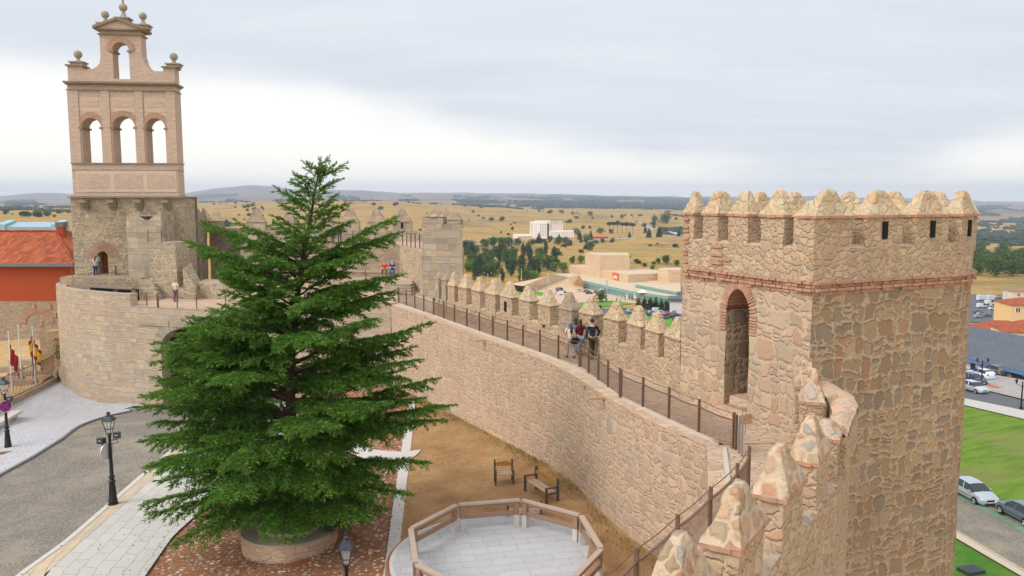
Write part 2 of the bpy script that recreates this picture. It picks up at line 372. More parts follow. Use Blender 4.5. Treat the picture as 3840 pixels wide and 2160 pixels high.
# ================================================================ RIGHT TOWER
WZ=6.65                                   # walkway level
E0=Vector((5.81,27.5)); D0=Vector((.429,-.903)); N0=Vector((.903,.429)); TW=5.8
C0=E0+D0*TW
def towerpath(ins=0,n=22,Ls=5.75):
    """U outline: from E along back face to C, out along N, round the front, back to E side"""
    r=TW/2-ins; a=E0+D0*ins+N0*ins; b=C0-D0*ins+N0*ins
    pts=[a,b]; m=(E0+C0)/2+N0*Ls
    for i in range(n+1):
        th=math.pi*i/n; pts.append(m+D0*r*math.cos(th)+N0*r*math.sin(th))
    return pts
tower=empty('stone_tower',(11,26,-12),0,'large round-fronted stone wall tower with pointed battlements and an arched doorway','tower')
ZT=11.2                                   # terrace level
mb=MB()
# back face with the pointed doorway
t0,t1,zsp,zap=2.28,3.36,10.02,10.72
def dooras(t):
    x=(t-t0)/(t1-t0); 
    return zsp+(zap-zsp)*(1-abs(2*x-1)**1.9)**.62
def bf(t,z,o=0): 
    q=E0+D0*t+N0*o; return nd((q.x,q.y,z),.02)
def fill(ts,zlo,ztop,mat=0,nz=24):
    for a,b in zip(ts[:-1],ts[1:]):
        la,lb=zlo(a),zlo(b)
        for j in range(nz):
            f0,f1=j/nz,(j+1)/nz
            pts=[(a,la+(ztop-la)*f0),(b,lb+(ztop-lb)*f0),(b,lb+(ztop-lb)*f1),(a,la+(ztop-la)*f1)]
            mb.face([bf(*p) for p in pts],mat,pts,True)
ls=lambda a,b,n:[a+(b-a)*i/n for i in range(n+1)]
fill(ls(0,t0,8),lambda t:-11.5,ZT-.3,0,44)
fill(ls(t0,t1,14),dooras,ZT-.3,0,4)
fill(ls(t1,TW,9),lambda t:-11.5,ZT-.3,0,44)
mb.face([bf(t0,-11.5),bf(t1,-11.5),bf(t1,6.9),bf(t0,6.9)],0)
body=None
# long sides and round front
pts=towerpath(); 
mbf=MB(); wallface(mbf,pts[1:],-11.5,ZT-.3,.4,.025,0)
wallface(mbf,[pts[-1],pts[0]],-11.5,ZT-.3,.4,.025,0)
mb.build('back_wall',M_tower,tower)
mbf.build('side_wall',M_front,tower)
# doorway: brick ring + passage
db=MB(); W=lambda t,z,o:(E0+D0*t+N0*o).to_tuple()+(z,)
tc=(t0+t1)/2
ang=[]
N=30
for i in range(N+1):
    x=i/N; t=t0+(t1-t0)*x; ang.append((t,dooras(t)))
ang=[(t0,9.35),(t0,9.55),(t0,9.72),(t0,9.9)]+ang+[(t1,9.9),(t1,9.72),(t1,9.55),(t1,9.35)]
for i in range(len(ang)-1):
    (a,za),(b,zb)=ang[i],ang[i+1]
    seg=math.hypot(b-a,zb-za); k=max(1,int(round(seg/.085)))
    for q in range(k):
        f=(q+.5)/k; t,z=a+(b-a)*f,za+(zb-za)*f
        tx,tz=(b-a)/seg,(zb-za)/seg; nx,nz_=-tz,tx
        if i<4: nx,nz_=-1,0
        if i>=len(ang)-5: nx,nz_=1,0
        if nz_<0: nx,nz_=-nx,-nz_
        w=.028; l=random.uniform(.27,.32)
        o0,o1=-.035,.08
        c=[(t-tx*w,z-tz*w),(t+tx*w,z+tz*w),(t+tx*w+nx*l,z+tz*w+nz_*l),(t-tx*w+nx*l,z-tz*w+nz_*l)]
        fr=[W(p[0],p[1],o0) for p in c]; bk=[W(p[0],p[1],o1) for p in c]
        db.face(fr,0)
        for e in range(4): db.face([fr[e],bk[e],bk[(e+1)%4],fr[(e+1)%4]],0)
ring=db.build('door_arch',M_brickr,tower)
pm=MB(); DD=2.7
for (a,za),(b,zb) in zip(ang[4:-5],ang[5:-4]):
    pm.face([W(a,za,.0),W(b,zb,0),W(b,zb,DD),W(a,za,DD)],1,None,True)
for t,sg in((t0,1),(t1,-1)):
    for o in ls(0,DD,6)[:-1]:
        for z in ls(6.6,zsp,8)[:-1]:
            dz=(zsp-6.6)/8; q=[(o,z),(o+DD/6,z),(o+DD/6,z+dz),(o,z+dz)]
            pm.face([nd(W(t,p[1],p[0]),.015 if p[0]>0 else 0) for p in q],0,q,True)
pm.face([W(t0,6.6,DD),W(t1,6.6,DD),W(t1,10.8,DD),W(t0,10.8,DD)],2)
pm.face([W(t0,6.98,-.0),W(t1,6.98,0),W(t1,6.98,DD),W(t0,6.98,DD)],0)
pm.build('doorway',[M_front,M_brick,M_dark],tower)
# steps at the door
sb=MB()
q=E0+D0*2.95-N0*.22; sb.box((q.x,q.y,6.6),(.62,.24,.36),math.atan2(D0.y,D0.x)); q=E0+D0*2.8+N0*.55; sb.box((q.x,q.y,6.9),(.50,.35,.34),math.atan2(D0.y,D0.x))
sb.build('door_step',M_copg,tower)
# string course: four courses of real bricks following the U
def ubricks(mb,path,z,h,bl,prot,depth=.12,jit=.02,gap=.014,mat=0):
    p=[Vector((q[0],q[1])) for q in path]; seg=[(b-a).length for a,b in zip(p[:-1],p[1:])]; T=sum(seg); s=random.random()*bl
    while s<T:
        l=bl*random.uniform(.85,1.12); m=s+l/2; acc=0
        for a,b,sl in zip(p[:-1],p[1:],seg):
            if acc+sl>=m: 
                d=(b-a)/sl; c=a+d*(m-acc); n=Vector((d.y,-d.x)); c=c+n*(prot+random.uniform(-jit,jit)-depth/2)
                mb.box((c.x,c.y,z+random.uniform(-.006,.006)),(l/2-gap,depth/2,h*random.uniform(.9,1.02)),math.atan2(d.y,d.x),mat); break
            acc+=sl
        s+=l
full=towerpath()+[E0]
# outline direction: outside is on the right of travel reversed -> use reversed path
out=full[::-1]; sgn=1
def outside(path,d): # choose offset sign so that it goes out
    a=offs(path,d); c=(E0+C0)/2+N0*2.5
    return a if sum((q-c).length for q in a)>sum((Vector(q[:2])-c).length for q in path) else offs(path,-d)
ub=MB(); cen=(E0+C0)/2+N0*2.5
test=offs(full,.1); 
if sum((q-cen).length for q in test)<sum((q-cen).length for q in full): full=full[::-1]
for i,(z,pr) in enumerate([(ZT-.36,.03),(ZT-.26,.10),(ZT-.16,.05),(ZT-.06,.13)]): ubricks(ub,full,z,.082,.27,pr,.14,.03)
ub.build('string_course',M_brickr,tower)
# parapet wall, terrace floor
pw=MB(); inn=towerpath(.55)+[E0+D0*.55+N0*.55]
po=towerpath()+[E0]
wallface(pw,po,ZT-.35,12.12,.3,.03); wallface(pw,inn,ZT,12.12,.5,.02,flip=True)
P=resample(po,.3)
PI=resample(inn,.3)
npt=60
def along(path,s):
    p=[Vector(q) for q in path]; seg=[(b-a).length for a,b in zip(p[:-1],p[1:])]; T=sum(seg); t=min(max(s,0),1)*T
    for a,b,l in zip(p[:-1],p[1:],seg):
        if t<=l+1e-9: return a+(b-a)*(t/max(l,1e-9)),(b-a).normalized()
        t-=l
    return p[-1],(p[-1]-p[-2]).normalized()
sec=[0,TW]; 
def cap_between(mb,po,pi,z,amp=.03,mat=0,hump=.07):
    # po and pi have equal vertex counts: cap strip with a rounded hump
    for (a,b,c,d) in zip(po[:-1],po[1:],pi[1:],pi[:-1]):
        a,b,c,d=[Vector((q[0],q[1])) for q in(a,b,c,d)]; L=(b-a).length; n=max(1,int(L/.3))
        def fn(i,j):
            f=i/n; g=j/4; p=a.lerp(b,f).lerp(d.lerp(c,f),g); return nd((p.x,p.y,z+hump*math.sin(math.pi*g)),amp)
        mb.grid(fn,list(range(n+1)),list(range(5)),mat)
cap_between(pw,po,inn,12.12,.03,1)
pw.build('parapet',[M_para,M_cap],tower)
fb=MB(); fb.prism([tuple(q) for q in towerpath(.3)],ZT-.15,ZT,0); fb.build('terrace_floor',M_flag,tower)
mm=(M_para,M_cap)
def tm(s0,s1,off=0,path='back',sd=0,slit=False):
    if path=='back': a=E0+D0*s0; b=E0+D0*s1; d=D0
    elif path=='right': a=C0+N0*s0; b=C0+N0*s1; d=N0
    elif path=='left': a=E0+N0*s0; b=E0+N0*s1; d=N0
    c=(a+b)/2; n=N0 if path=='back' else (-D0 if path=='right' else D0)
    c=c+n*.29
    merlon(tower,c,d,abs(s1-s0),.56,12.1,13.03,13.74,mm,.02,sd,slit,fine=True)
tm(-.02,.52,sd=1);tm(1.0,1.75,sd=2);tm(2.25,3.12,sd=3);tm(3.68,4.62,sd=4)
tm(-.02,1.45,path='right',sd=5);tm(1.98,3.45,path='right',sd=6,slit=True);tm(4.0,5.45,path='right',sd=7,slit=True)
tm(.85,1.9,path='left',sd=8);tm(2.5,3.6,path='left',sd=9);tm(4.1,5.2,path='left',sd=10)
mc=(E0+C0)/2+N0*5.75
for k,a in enumerate((16,50,84,118,152)):
    th=R(a); rr=TW/2-.29; c=mc+D0*rr*math.cos(th)+N0*rr*math.sin(th); d=-D0*math.sin(th)+N0*math.cos(th)
    merlon(tower,c,d,1.2,.56,12.1,13.03,13.74,mm,.02,20+k,k<2,fine=True)
# corner piece closing the near corner merlon on the back face
merlon(tower,E0+D0*(TW-.42)+N0*.29,D0,.8,.54,12.1,13.0,13.45,mm,.02,31,brick=False)
# brick jamb pier over the door
pb=MB()
for j in range(9):
    z=ZT-.3+j*.13
    for i in range(2 if j%2 else 1):
        q=E0+D0*(1.75+(.2 if j%2 else .0)+i*.32)-N0*.02
        j%4!=3 and pb.box((q.x+N0.x*.035,q.y+N0.y*.035,z),(.15 if j%2 else .28,.07,.08),math.atan2(D0.y,D0.x))
pb.build('brick_quoin',M_brickr,tower); pb=MB()
for j in range(12):
    q=E0+D0*.15+N0*.022; 
    pb=MB()
    if j%3!=1: pb.box((q.x,q.y,11.35+j*.13),(.13,.07,.08),math.atan2(D0.y,D0.x)); pb.build('quoin_brick',M_brickr,tower)

# ================================================================ FAR CURTAIN WALL with walkway
cop=[(-7.95,52.7),(-6.63,50.15),(-4.95,46.95),(-3.25,43.5),(-1.75,40.45),(-.3,37.6),(.95,35.1),(1.6,33.65),(2.15,32.1),(2.62,30.4),(3.04,28.7),(3.48,27.1),(3.98,25.6),(4.66,23.8),(5.41,21.95)]
nearin=[(5.41,21.95),(4.95,19.9),(4.6,18.4),(4.45,17.3),(3.2,15.0),(1.75,12.75),(-1.6,7.7)]
mer=[(-4.42,48.5),(-3.95,47.55),(-3.5,46.75),(-2.77,45.7),(-1.95,44.2),(-1.12,42.65),(-.28,41.35),(.64,39.9),(1.55,38.15),(2.46,36.7),(3.3,35.2),(4.18,33.56),(4.9,32.03),(5.36,30.5),(5.85,29.0)]
inner_par=offs(mer,.05); outer=offs(mer,-.46); mer=[(q.x,q.y) for q in offs(mer,-.2)]
curtain=empty('curtain_wall',(0,38,-12),0,'long stone curtain wall with a paved walkway between the gate and the round-fronted tower','wall')
cw=MB(); gp=lambda x,y:gz(x,y)-.4
# inner face
p=resample([Vector(q) for q in cop],.5); acc=[0]
for a,b in zip(p[:-1],p[1:]): acc.append(acc[-1]+(b-a).length)
nz=16
def fi(i,j):
    q=p[int(i)]; z0=gp(q.x,q.y); z=z0+(6.62-z0)*j/nz; b=.10*(1-j/nz); o=offs([p[max(0,int(i)-1)],p[min(len(p)-1,int(i)+1)]],-b)[0]-p[max(0,int(i)-1)]
    return nd((q.x+o.x,q.y+o.y,z),.03 if j<nz else .015)
def fuv(i,j):
    q=p[int(i)]; z0=gp(q.x,q.y); return (acc[int(i)],z0+(6.62-z0)*j/nz)
cw.grid(fi,list(range(len(p))),list(range(nz+1)),0,fuv)
# outer face, far end
oe=[outer[0]]+outer[1:]+[E0+N0*.8]
wallface(cw,[(q[0],q[1]) for q in oe],-12,WZ,.6,.03,0,True,.6)
cw.build('wall_face',M_near,curtain)
# walkway deck: coping strip, pale channel, flagstones
def strip(mb,A,B,z,mat=0,n=1,zb=None,amp=0,uvs=True,step=.5):
    a=[along(A,i/ (60))[0] for i in range(61)]; b=[along(B,i/60)[0] for i in range(61)]
    za=z if callable(z) else (lambda x,y:z)
    for i in range(60):
        for j in range(n):
            q=[a[i].lerp(b[i],j/n),a[i+1].lerp(b[i+1],j/n),a[i+1].lerp(b[i+1],(j+1)/n),a[i].lerp(b[i],(j+1)/n)]
            mb.face([nd((v.x,v.y,za(v.x,v.y)),amp) if amp else (v.x,v.y,za(v.x,v.y)) for v in q],mat,[(v.x,v.y) for v in q],True)
def rotuv(path): pass
copV=[Vector(q) for q in cop]
c1=offs(cop,-.42); c2=offs(cop,-.54)
sb=MB(); strip(sb,cop,c1,6.62,0,2,amp=.012)
for i in range(0):pass
sb.build('coping',M_copg,curtain)
sb=MB(); strip(sb,c1,c2,6.69,0,1); 
q1=[Vector(q) for q in c1]; q2=[Vector(q) for q in c2]
for A in(q1,q2): wallface(sb,A,6.55,6.69,.5,0,0,False,.2)
sb.build('drain_channel',M_chan,curtain)
inn_ext=[(-6.2,52.2)]+[(q.x,q.y) for q in inner_par]+[(6.2,27.6)]
sb=MB()
floorpoly=[(q.x,q.y) for q in c2]+[(8.3,22.3),(7.03,24.97),(5.9,27.4)]+[(q.x,q.y) for q in inner_par[::-1]]+[(-5.6,51.0),(-6.6,53.6)]
sb.face([(x,y,6.65) for x,y in floorpoly],0)
sb.face([(x,y,6.63) for x,y in [(-7.3,52.7),(-6.3,50.6),(-4.1,47.6),(-3.6,56.6),(-5.4,57.4),(-7.0,61)]],0)
sb.build('walkway',M_flag,curtain)
# parapet of the far wall
pw=MB(); io=[(q.x,q.y) for q in inner_par]; oo=[(q.x,q.y) for q in outer]
io=[(-4.75,48.9)]+io+[(5.95,27.9)]; oo=[(-4.3,49.3)]+oo+[(6.6,28.1)]
wallface(pw,io,6.6,7.55,.3,.035,0,False,.25); wallface(pw,oo,6.3,7.55,.5,.03,0,True,.4)
cap_between(pw,io,oo,7.55,.035,1,.05)
pw.build('parapet',[M_para,M_cap],curtain)
for i,m in enumerate(mer):
    a=Vector(mer[max(0,i-1)]); b=Vector(mer[min(len(mer)-1,i+1)]); d=(b-a).normalized()
    L=1.06 if i>2 else .85
    if i<2: merlon(curtain,m,d,.62,.6,7.5,8.75,9.25,(M_grey,M_old),.05,40+i,brick=False)
    else: merlon(curtain,m,d,L+random.uniform(-.05,.1),.50,7.5,8.5,9.22+random.uniform(-.06,.06),(M_para,M_cap) if i!=9 else (M_old,M_old),.022,40+i,slit=i in(6,),over=.04,fine=True,bmat=M_eave)
# protruding tile spouts on the inner face
sp=MB()
for (x,y) in [(3.15,27.9),(3.02,29.9),(-1.3,39.6)]:
    sp.box((x-.12,y,6.50),(.34,.07,.06),R(12))
sp.build('tile_spout',M_brickr,curtain)

# ================================================================ NEAR CURTAIN WALL
nearw=empty('near_curtain_wall',(4,14,-12),0,'short near stretch of wall with stubby pale rubble merlons stepping down to the lower right edge','wall')
npar_in=[(-.7,6.3),(1.5,9.6),(2.78,11.43),(4.06,13.41),(5.35,15.2),(6.45,16.85),(7.25,18.9),(7.72,20.5),(8.1,22.1)]
npar_out=[(-.2,5.95),(2.0,9.3),(3.25,11.05),(4.52,13.08),(5.8,14.9),(6.95,16.6),(7.95,18.8),(8.85,20.6),(8.95,22.4)]
nw=MB()
p=resample([Vector(q) for q in nearin],.4); acc=[0]
for a,b in zip(p[:-1],p[1:]): acc.append(acc[-1]+(b-a).length)
def fi2(i,j):
    q=p[int(i)]; z0=1.6; return nd((q.x,q.y,z0+(6.62-z0)*j/nz),.025)
nw.grid(fi2,list(range(len(p))),list(range(nz+1)),0,lambda i,j:(acc[int(i)]+50,1.6+5.02*j/nz))
nw.build('inner_face',M_near,nearw)
nw=MB(); wallface(nw,npar_out,-12,7.5,.3,.03,0,True,.4)
nw.build('outer_face',M_para,nearw)
sb=MB()
ni=offs(nearin,-.42); ni2=offs(nearin,-.54)
strip(sb,nearin,ni,6.625,0,1,amp=.01); sb.build('coping',M_copg,nearw)
sb=MB(); strip(sb,[q for q in ni[:4]],[q for q in ni2[:4]],6.69,0,1); wallface(sb,ni[:4],6.6,6.69,.5,0); sb.build('drain_channel',M_chan,nearw)
sb=MB()
poly=[(q.x,q.y) for q in ni]+[(-.7,6.3)]+npar_in[1:]+[(8.3,22.3)]
sb.face([(x,y,6.655) for x,y in poly],0); sb.face([(x,y,6.635) for x,y in [(4.7,23.7),(5.42,21.97),(4.98,20),(8.6,20.6),(8.4,22.6),(7.3,24.6)]],0); sb.build('walkway',M_flag,nearw)
pw=MB(); wallface(pw,npar_in,6.6,7.5,.25,.03,0,False,.25)
cap_between(pw,npar_in,npar_out,7.5,.04,1,.04)
# curved coped stretch beside the big tower (higher, rounded top)
ci=[(6.95,17.25),(7.35,18.3),(7.85,19.5),(8.2,20.7),(8.3,22.0)]; co=[(7.25,17.1),(7.95,18.5),(8.6,19.7),(9.0,20.9),(9.0,22.3)]
wallface(pw,co,7.4,8.35,.25,.03,0,True,.2); wallface(pw,ci,7.4,8.35,.25,.03,0,False,.2)
wallface(pw,[ci[0],co[0]],7.4,8.35,.25,.03,0,True,.2)
cap_between(pw,ci,co,8.35,.03,2,.13)
pw.build('parapet',[M_para,M_capn,M_copg],nearw)
wi=0
for i,(c,L,dd) in enumerate([((1.35,8.9),1.5,(.56,.83)),((2.15,10.0),1.45,(.56,.83)),((3.42,11.95),1.5,(.53,.85)),((4.72,13.88),1.35,(.56,.83)),((5.95,15.75),1.35,(.52,.855)),((6.85,17.2),1.1,(.45,.89)),((7.62,20.2),.85,(.3,.95)),((8.02,21.75),.7,(.25,.97))]):
    if i==0: continue
    merlon(nearw,c,dd,L*.94,.52,7.45,8.46,9.2 if i!=5 else 8.72,(M_para,M_capn),.03,70+i,over=.05,flat=.3,fine=True)

# ================================================================ RAILINGS
def railing(name,posts,z,h,label,group=None,mesh=True,double=(),top=.0,rail=.8):
    r=empty(name,(posts[0][0],posts[0][1],z),0,label,'railing',group)
    for i,p in enumerate(posts):
        mb=MB(); a=posts[max(0,i-1)]; b=posts[min(len(posts)-1,i+1)]; rz=math.atan2(b[1]-a[1],b[0]-a[0])
        mb.box((p[0],p[1],z),(.024,.038,h),rz)
        if i in double: mb.box((p[0]+.11*math.cos(rz),p[1]+.11*math.sin(rz),z),(.024,.038,h-.04),rz)
        mb.build('post',M_rail,r)
    hr=MB(); mr=MB(); cb=MB()
    for a,b in zip(posts[:-1],posts[1:]):
        A=Vector((a[0],a[1],z+h-.03)); B=Vector((b[0],b[1],z+h-.03))
        # thin steel rope with a little sag
        pt=[A.lerp(B,f/6)-Vector((0,0,.035*math.sin(math.pi*f/6))) for f in range(7)]
        cb.tube(pt,.012,5,0,False)
        A=Vector((a[0],a[1],z+rail)); B=Vector((b[0],b[1],z+rail)); pt=[A.lerp(B,f/6)-Vector((0,0,.04*math.sin(math.pi*f/6))) for f in range(7)]
        for p0,p1 in zip(pt[:-1],pt[1:]): hr.bar(p0,p1,.05,.028)
        if mesh:
            L=(B-A).length; n=int(L/.055)
            for k in range(1,n):
                f=k/n; q=A.lerp(B,f); zt=z+rail-.04*math.sin(math.pi*f); mr.bar((q.x,q.y,z+.06),(q.x,q.y,zt),.0065,.0065)
            for k in range(14):
                zz=z+.06+(rail-.1)*k/13
                mr.bar((a[0],a[1],zz),(b[0],b[1],zz-(.035 if k>10 else 0)),.0065,.0065)
    hr.build('mesh_frame',M_rail,r); cb.build('handrail',M_rail,r)
    if mesh: mr.build('wire_mesh',M_rail,r)
    return r
posts1=[(-7.57,53.36),(-6.84,51.87),(-6.11,50.34),(-5.39,48.9),(-4.67,47.53),(-3.94,46.03),(-3.22,44.53),(-2.45,43.02),(-1.72,41.56),(-.99,40.14),(-.26,38.68),(.48,37.24),(1.22,35.78),(1.96,34.37),(2.74,32.84),(3.0,31.53),(3.24,30.19),(3.46,28.96),(3.72,27.64),(4.28,26.15),(4.86,24.72),(5.45,23.22),(6.06,21.74)]
posts1=[(x+.03,y) for x,y in posts1]
railing('walkway_railing',posts1,6.65,1.03,'long brown steel railing with wire mesh along the far walkway',double=(0,14,18,22))
railing('walkway_railing',[(5.6,18.6),(4.98,17.37),(4.03,15.9),(3.07,14.46),(2.09,13.03),(1.12,11.6),(.15,10.15)],6.65,1.05,'near brown steel railing with wire mesh at the bottom edge beside the stubby merlons')
gt=MB(); 
for k in(0,1): gt.box((6.14,21.35-.28*k,6.66),(.05,.025,1.0),R(80))
for k in(0,1):gt.tube([(6.2,21.3,7.2+.5*k),(6.2,21.3,7.45+.5*k),(6.28,21.3,7.45+.5*k),(6.28,21.3,7.2+.5*k)],.012,5)
gt.build('steel_gate_post',M_steel,None,label='pale steel gate post with hooks at the end of the far railing',cat='gate post')
# ================================================================ GATE COMPLEX
def polyholes(outer,holes,thick):
    cu=bpy.data.curves.new('tmp','CURVE'); cu.dimensions='2D'; cu.fill_mode='BOTH'; cu.extrude=thick/2
    for L in [outer]+holes:
        sp=cu.splines.new('POLY'); sp.points.add(len(L)-1); sp.use_cyclic_u=True
        for i,q in enumerate(L): sp.points[i].co=(q[0],q[1],0,1)
    o=bpy.data.objects.new('tmp',cu); COL.objects.link(o)
    dg=bpy.context.evaluated_depsgraph_get(); dg.update(); me=bpy.data.meshes.new_from_object(o.evaluated_get(dg))
    F=[[tuple(me.vertices[i].co) for i in p.vertices] for p in me.polygons]
    bpy.data.objects.remove(o); bpy.data.curves.remove(cu); bpy.data.meshes.remove(me); return F
def addF(mb,Fs,fn,mat=0,matfn=None):
    for f in Fs:
        mb.face([fn(*p) for p in f],mat if matfn is None else matfn(f))
# ---- belfry: local frame (x right along the face, y = into depth, z up)
BY=68.; BA=R(7); BO=Vector((GD(270,738,BY).x,BY,0)); KX=(GD(660,738,BY).x-BO.x)/390*.972; BO.x+=.12
zb=lambda y:GD(465,y,BY+.6).z
bx=lambda px:(px-270)*KX
def BL(x,y,z):
    return (BO.x+x*math.cos(BA)-y*math.sin(BA),BO.y+x*math.sin(BA)+y*math.cos(BA),z)
bel=empty('belfry',tuple(BO[:2])+(zb(738),),0,'tall pale brick belfry gable with four open arches and stone balls on top','belfry')
TB=1.75
def arch(pl,pr,yspring,ysill,n=14,ytop=None):
    l,r=bx(pl),bx(pr); zs=zb(yspring); c=(l+r)/2; rr=(r-l)/2; h=rr if ytop is None else zb(ytop)-zs
    return [(l,zb(ysill)),(r,zb(ysill)),(r,zs)]+[(c+rr*math.cos(math.pi*i/n),zs+h*math.sin(math.pi*i/n)) for i in range(1,n)]+[(l,zs)]
def archsrc(k): return k
holes=[arch(314,385,479,614),arch(427,509,477,614),arch(548,621,479,614)]
low=[(bx(270),zb(740)),(bx(662),zb(740)),(bx(662),zb(316)),(bx(270),zb(316))]
mb=MB(); addF(mb,polyholes(low,holes,TB),lambda x,z,y:BL(x,y+TB/2,z)); mb.build('arcade_wall',M_bel,bel)
def cc(ax,ay,bx_,by,n=8,flip=False):
    # concave quarter from (ax,ay) to (bx_,by)
    out=[]
    for i in range(n+1):
        a=math.pi/2*i/n
        out.append((bx(ax+(bx_-ax)*math.sin(a)),zb(ay+(by-ay)*(1-math.cos(a)))))
    return out
up=[(bx(271),zb(317)),(bx(661),zb(317)),(bx(661),zb(250)),(bx(622),zb(250)),(bx(618),zb(264)),(bx(598),zb(263))]
up+=cc(598,263,548,218)[1:]+[(bx(543),zb(205)),(bx(543),zb(112)),(bx(393),zb(112)),(bx(393),zb(215))]
up+=cc(341,262,391,222)[::-1]+[(bx(325),zb(262)),(bx(321),zb(250)),(bx(271),zb(250))]
mb=MB(); T2=1.35; addF(mb,polyholes(up,[arch(437,497,188,295)],T2),lambda x,z,y:BL(x,y+T2/2+.25,z)); mb.build('gable_wall',M_bel,bel)
def slab(mb,pl,pr,y0,y1,o=.25,th=TB,yo=0,mat=0):
    x0,x1=bx(pl),bx(pr); z0,z1=zb(y1),zb(y0); q=[BL(x0,yo-o,0),BL(x1,yo-o,0),BL(x1,yo+th+o,0),BL(x0,yo+th+o,0)]
    mb.prism([(a[0],a[1]) for a in q],z0,z1,mat)
for a_ in((262,670,309,316,.42),(266,666,316,321,.25),(267,665,338,342,.14),(268,664,611,615,.14),(270,662,637,640,.05),(266,666,735,741,.3),(387,549,126,130,.15,T2,.25),(380,556,108,114,.32,T2,.25),(265,328,244,250,.18,T2,.25),(615,668,244,250,.18,T2,.25)):
    mb=MB(); slab(mb,*a_); mb.build('cornice',M_mould,bel)
# pediment
mb=MB(); q=[(383,109),(553,109),(468,76)]
P0=[BL(bx(a),-.02,zb(b)) for a,b in q]; P1=[BL(bx(a),T2+.5,zb(b)) for a,b in q]
mb.face(P0,1); mb.face(P1[::-1],1)
for s in((0,2),(2,1)):
    a,b=q[s[0]],q[s[1]]
    for y0,o in((-.35,0),):
        A=[BL(bx(a[0]-(6 if s[0]==0 else 0)),-.3,zb(a[1]+2)),BL(bx(b[0]+(6 if s[1]==1 else 0)),-.3,zb(b[1]+(2 if s[1]==1 else -0)))]
        A2=[BL(bx(a[0]-(6 if s[0]==0 else 0)),T2+.8,zb(a[1]+2)),BL(bx(b[0]+(6 if s[1]==1 else 0)),T2+.8,zb(b[1]+(2 if s[1]==1 else 0)))]
        lo=[A[0],A[1],A2[1],A2[0]]; hi=[(p[0],p[1],p[2]+.22) for p in lo]
        mb.face(hi,0); mb.face(lo[::-1],0)
        for k in range(4): mb.face([lo[k],lo[(k+1)%4],hi[(k+1)%4],hi[k]],0)
mb.build('pediment',[M_mould,M_belp],bel)
# stone balls
def pinn(px,ybase,yball,rb,mid=0):
    c=BL(bx(px),T2/2+.25,0); z0=zb(ybase); zt=zb(yball); mb=MB(); H=zt-z0
    mb.box((c[0],c[1],z0),(.5,.5,H*.32),BA); mb.box((c[0],c[1],z0+H*.32),(.6,.6,.1),BA)
    mb.lathe([(.5,H*.32+.1),(.42,H*.45),(.24,H*.6),(.15,H*.8),(.13,H)],(c[0],c[1],z0),12)
    mb.ball((c[0],c[1],zt+rb*.8),rb,14)
    if mid: 
        mb.lathe([(.1,0),(.09,rb*1.2)],(c[0],c[1],zt+rb*1.6),8); mb.ball((c[0],c[1],zt+rb*3.2),rb*.62,12)
    mb.build('stone_ball',M_ball,bel)
pinn(407,98,60,.32); pinn(545,102,62,.32); pinn(474,80,32,.34,1); pinn(300,244,214,.34); pinn(653,244,215,.33)
# relief: pilasters, panels, arch rings (proud of the wall)
mb=MB()
def relief(pl,pr,y0,y1,o,mat):
    x0,x1=bx(pl),bx(pr); z0,z1=zb(y1),zb(y0)
    q=[BL(x0,-o,0),BL(x1,-o,0),BL(x1,.05,0),BL(x0,.05,0)]; mb.prism([(a[0],a[1]) for a in q],z0,z1,mat)
for a,b in((270,309),(391,421),(515,543),(628,662)): relief(a,b,342,611,.10,0)
for a,b in((311,390),(424,513),(547,627)):
    relief(a,b,366,421,.03,1); relief(a+9,b-8,378,401,.06,0)
    relief(a,b,423,476,.035,1) if False else None
for a,b in((288,410),(420,532),(541,650)): relief(a+4,b-4,653,706,.06,0)
mb.build('relief_panel',[M_bel,M_belp],bel)
mb=MB(); addF(mb,polyholes([(bx(284),zb(640)),(bx(655),zb(640)),(bx(655),zb(720)),(bx(284),zb(720))],[[(bx(a+4),zb(653)),(bx(b-4),zb(653)),(bx(b-4),zb(706)),(bx(a+4),zb(706))] for a,b in((288,410),(420,532),(541,650))],.05),lambda x,z,y:BL(x,y-.015,z)); 
for (a,b,h) in((311,390,0),(424,513,1),(547,627,2)):
    H=holes[h]; hh=[(x,z) for x,z in H if z>zb(500)]
    addF(mb,polyholes([(bx(a),zb(423)),(bx(b),zb(423)),(bx(b),zb(474)),(bx(b)-.05,zb(479)),(hh[0][0],zb(480))]+hh+[(bx(a)+.05,zb(479)),(bx(a),zb(474))],[],.05),lambda x,z,y:BL(x,y-.01,z))
mb.build('plaster_panel',M_belp,bel)
def ring(mb,hole,yo,r0,r1,k):
    zs=max(z for x,z in hole if abs(x-hole[0][0])<1e-4) ; l,r=hole[0][0],hole[1][0]; c=(l+r)/2; rr=(r-l)/2
    for i in range(k):
        a=math.pi*(i+.5)/k; w=.045
        ca,sa=math.cos(a),math.sin(a); pts=[]
        for rad,s in((rr+r0,-w),(rr+r0,w),(rr+r1,w*1.25),(rr+r1,-w*1.25)): pts.append((c+rad*ca-s*sa,zs+rad*sa+s*ca))
        f=[BL(x,yo-.07,z) for x,z in pts]; b=[BL(x,yo+.1,z) for x,z in pts]; mb.face(f,0)
        for e in range(4): mb.face([f[e],b[e],b[(e+1)%4],f[(e+1)%4]],0)
for h,yo in [(h,0) for h in holes]+[(arch(437,497,188,295),.25)]:
    mb=MB(); ring(mb,h,yo,.02,.46,26); mb.build('arch_ring',M_belr,bel)
    zs=max(z for x,z in h if abs(x-h[0][0])<1e-4)
    for x0,x1 in((h[0][0]-.22,h[0][0]+.12),(h[1][0]-.12,h[1][0]+.22)):
        th=TB if yo==0 else T2; mb=MB()
        q=[BL(x0,yo-.12,0),BL(x1,yo-.12,0),BL(x1,yo+th+.1,0),BL(x0,yo+th+.1,0)]; mb.prism([(a[0],a[1]) for a in q],zs-.14,zs+.02,0); mb.build('impost',M_mould,bel)
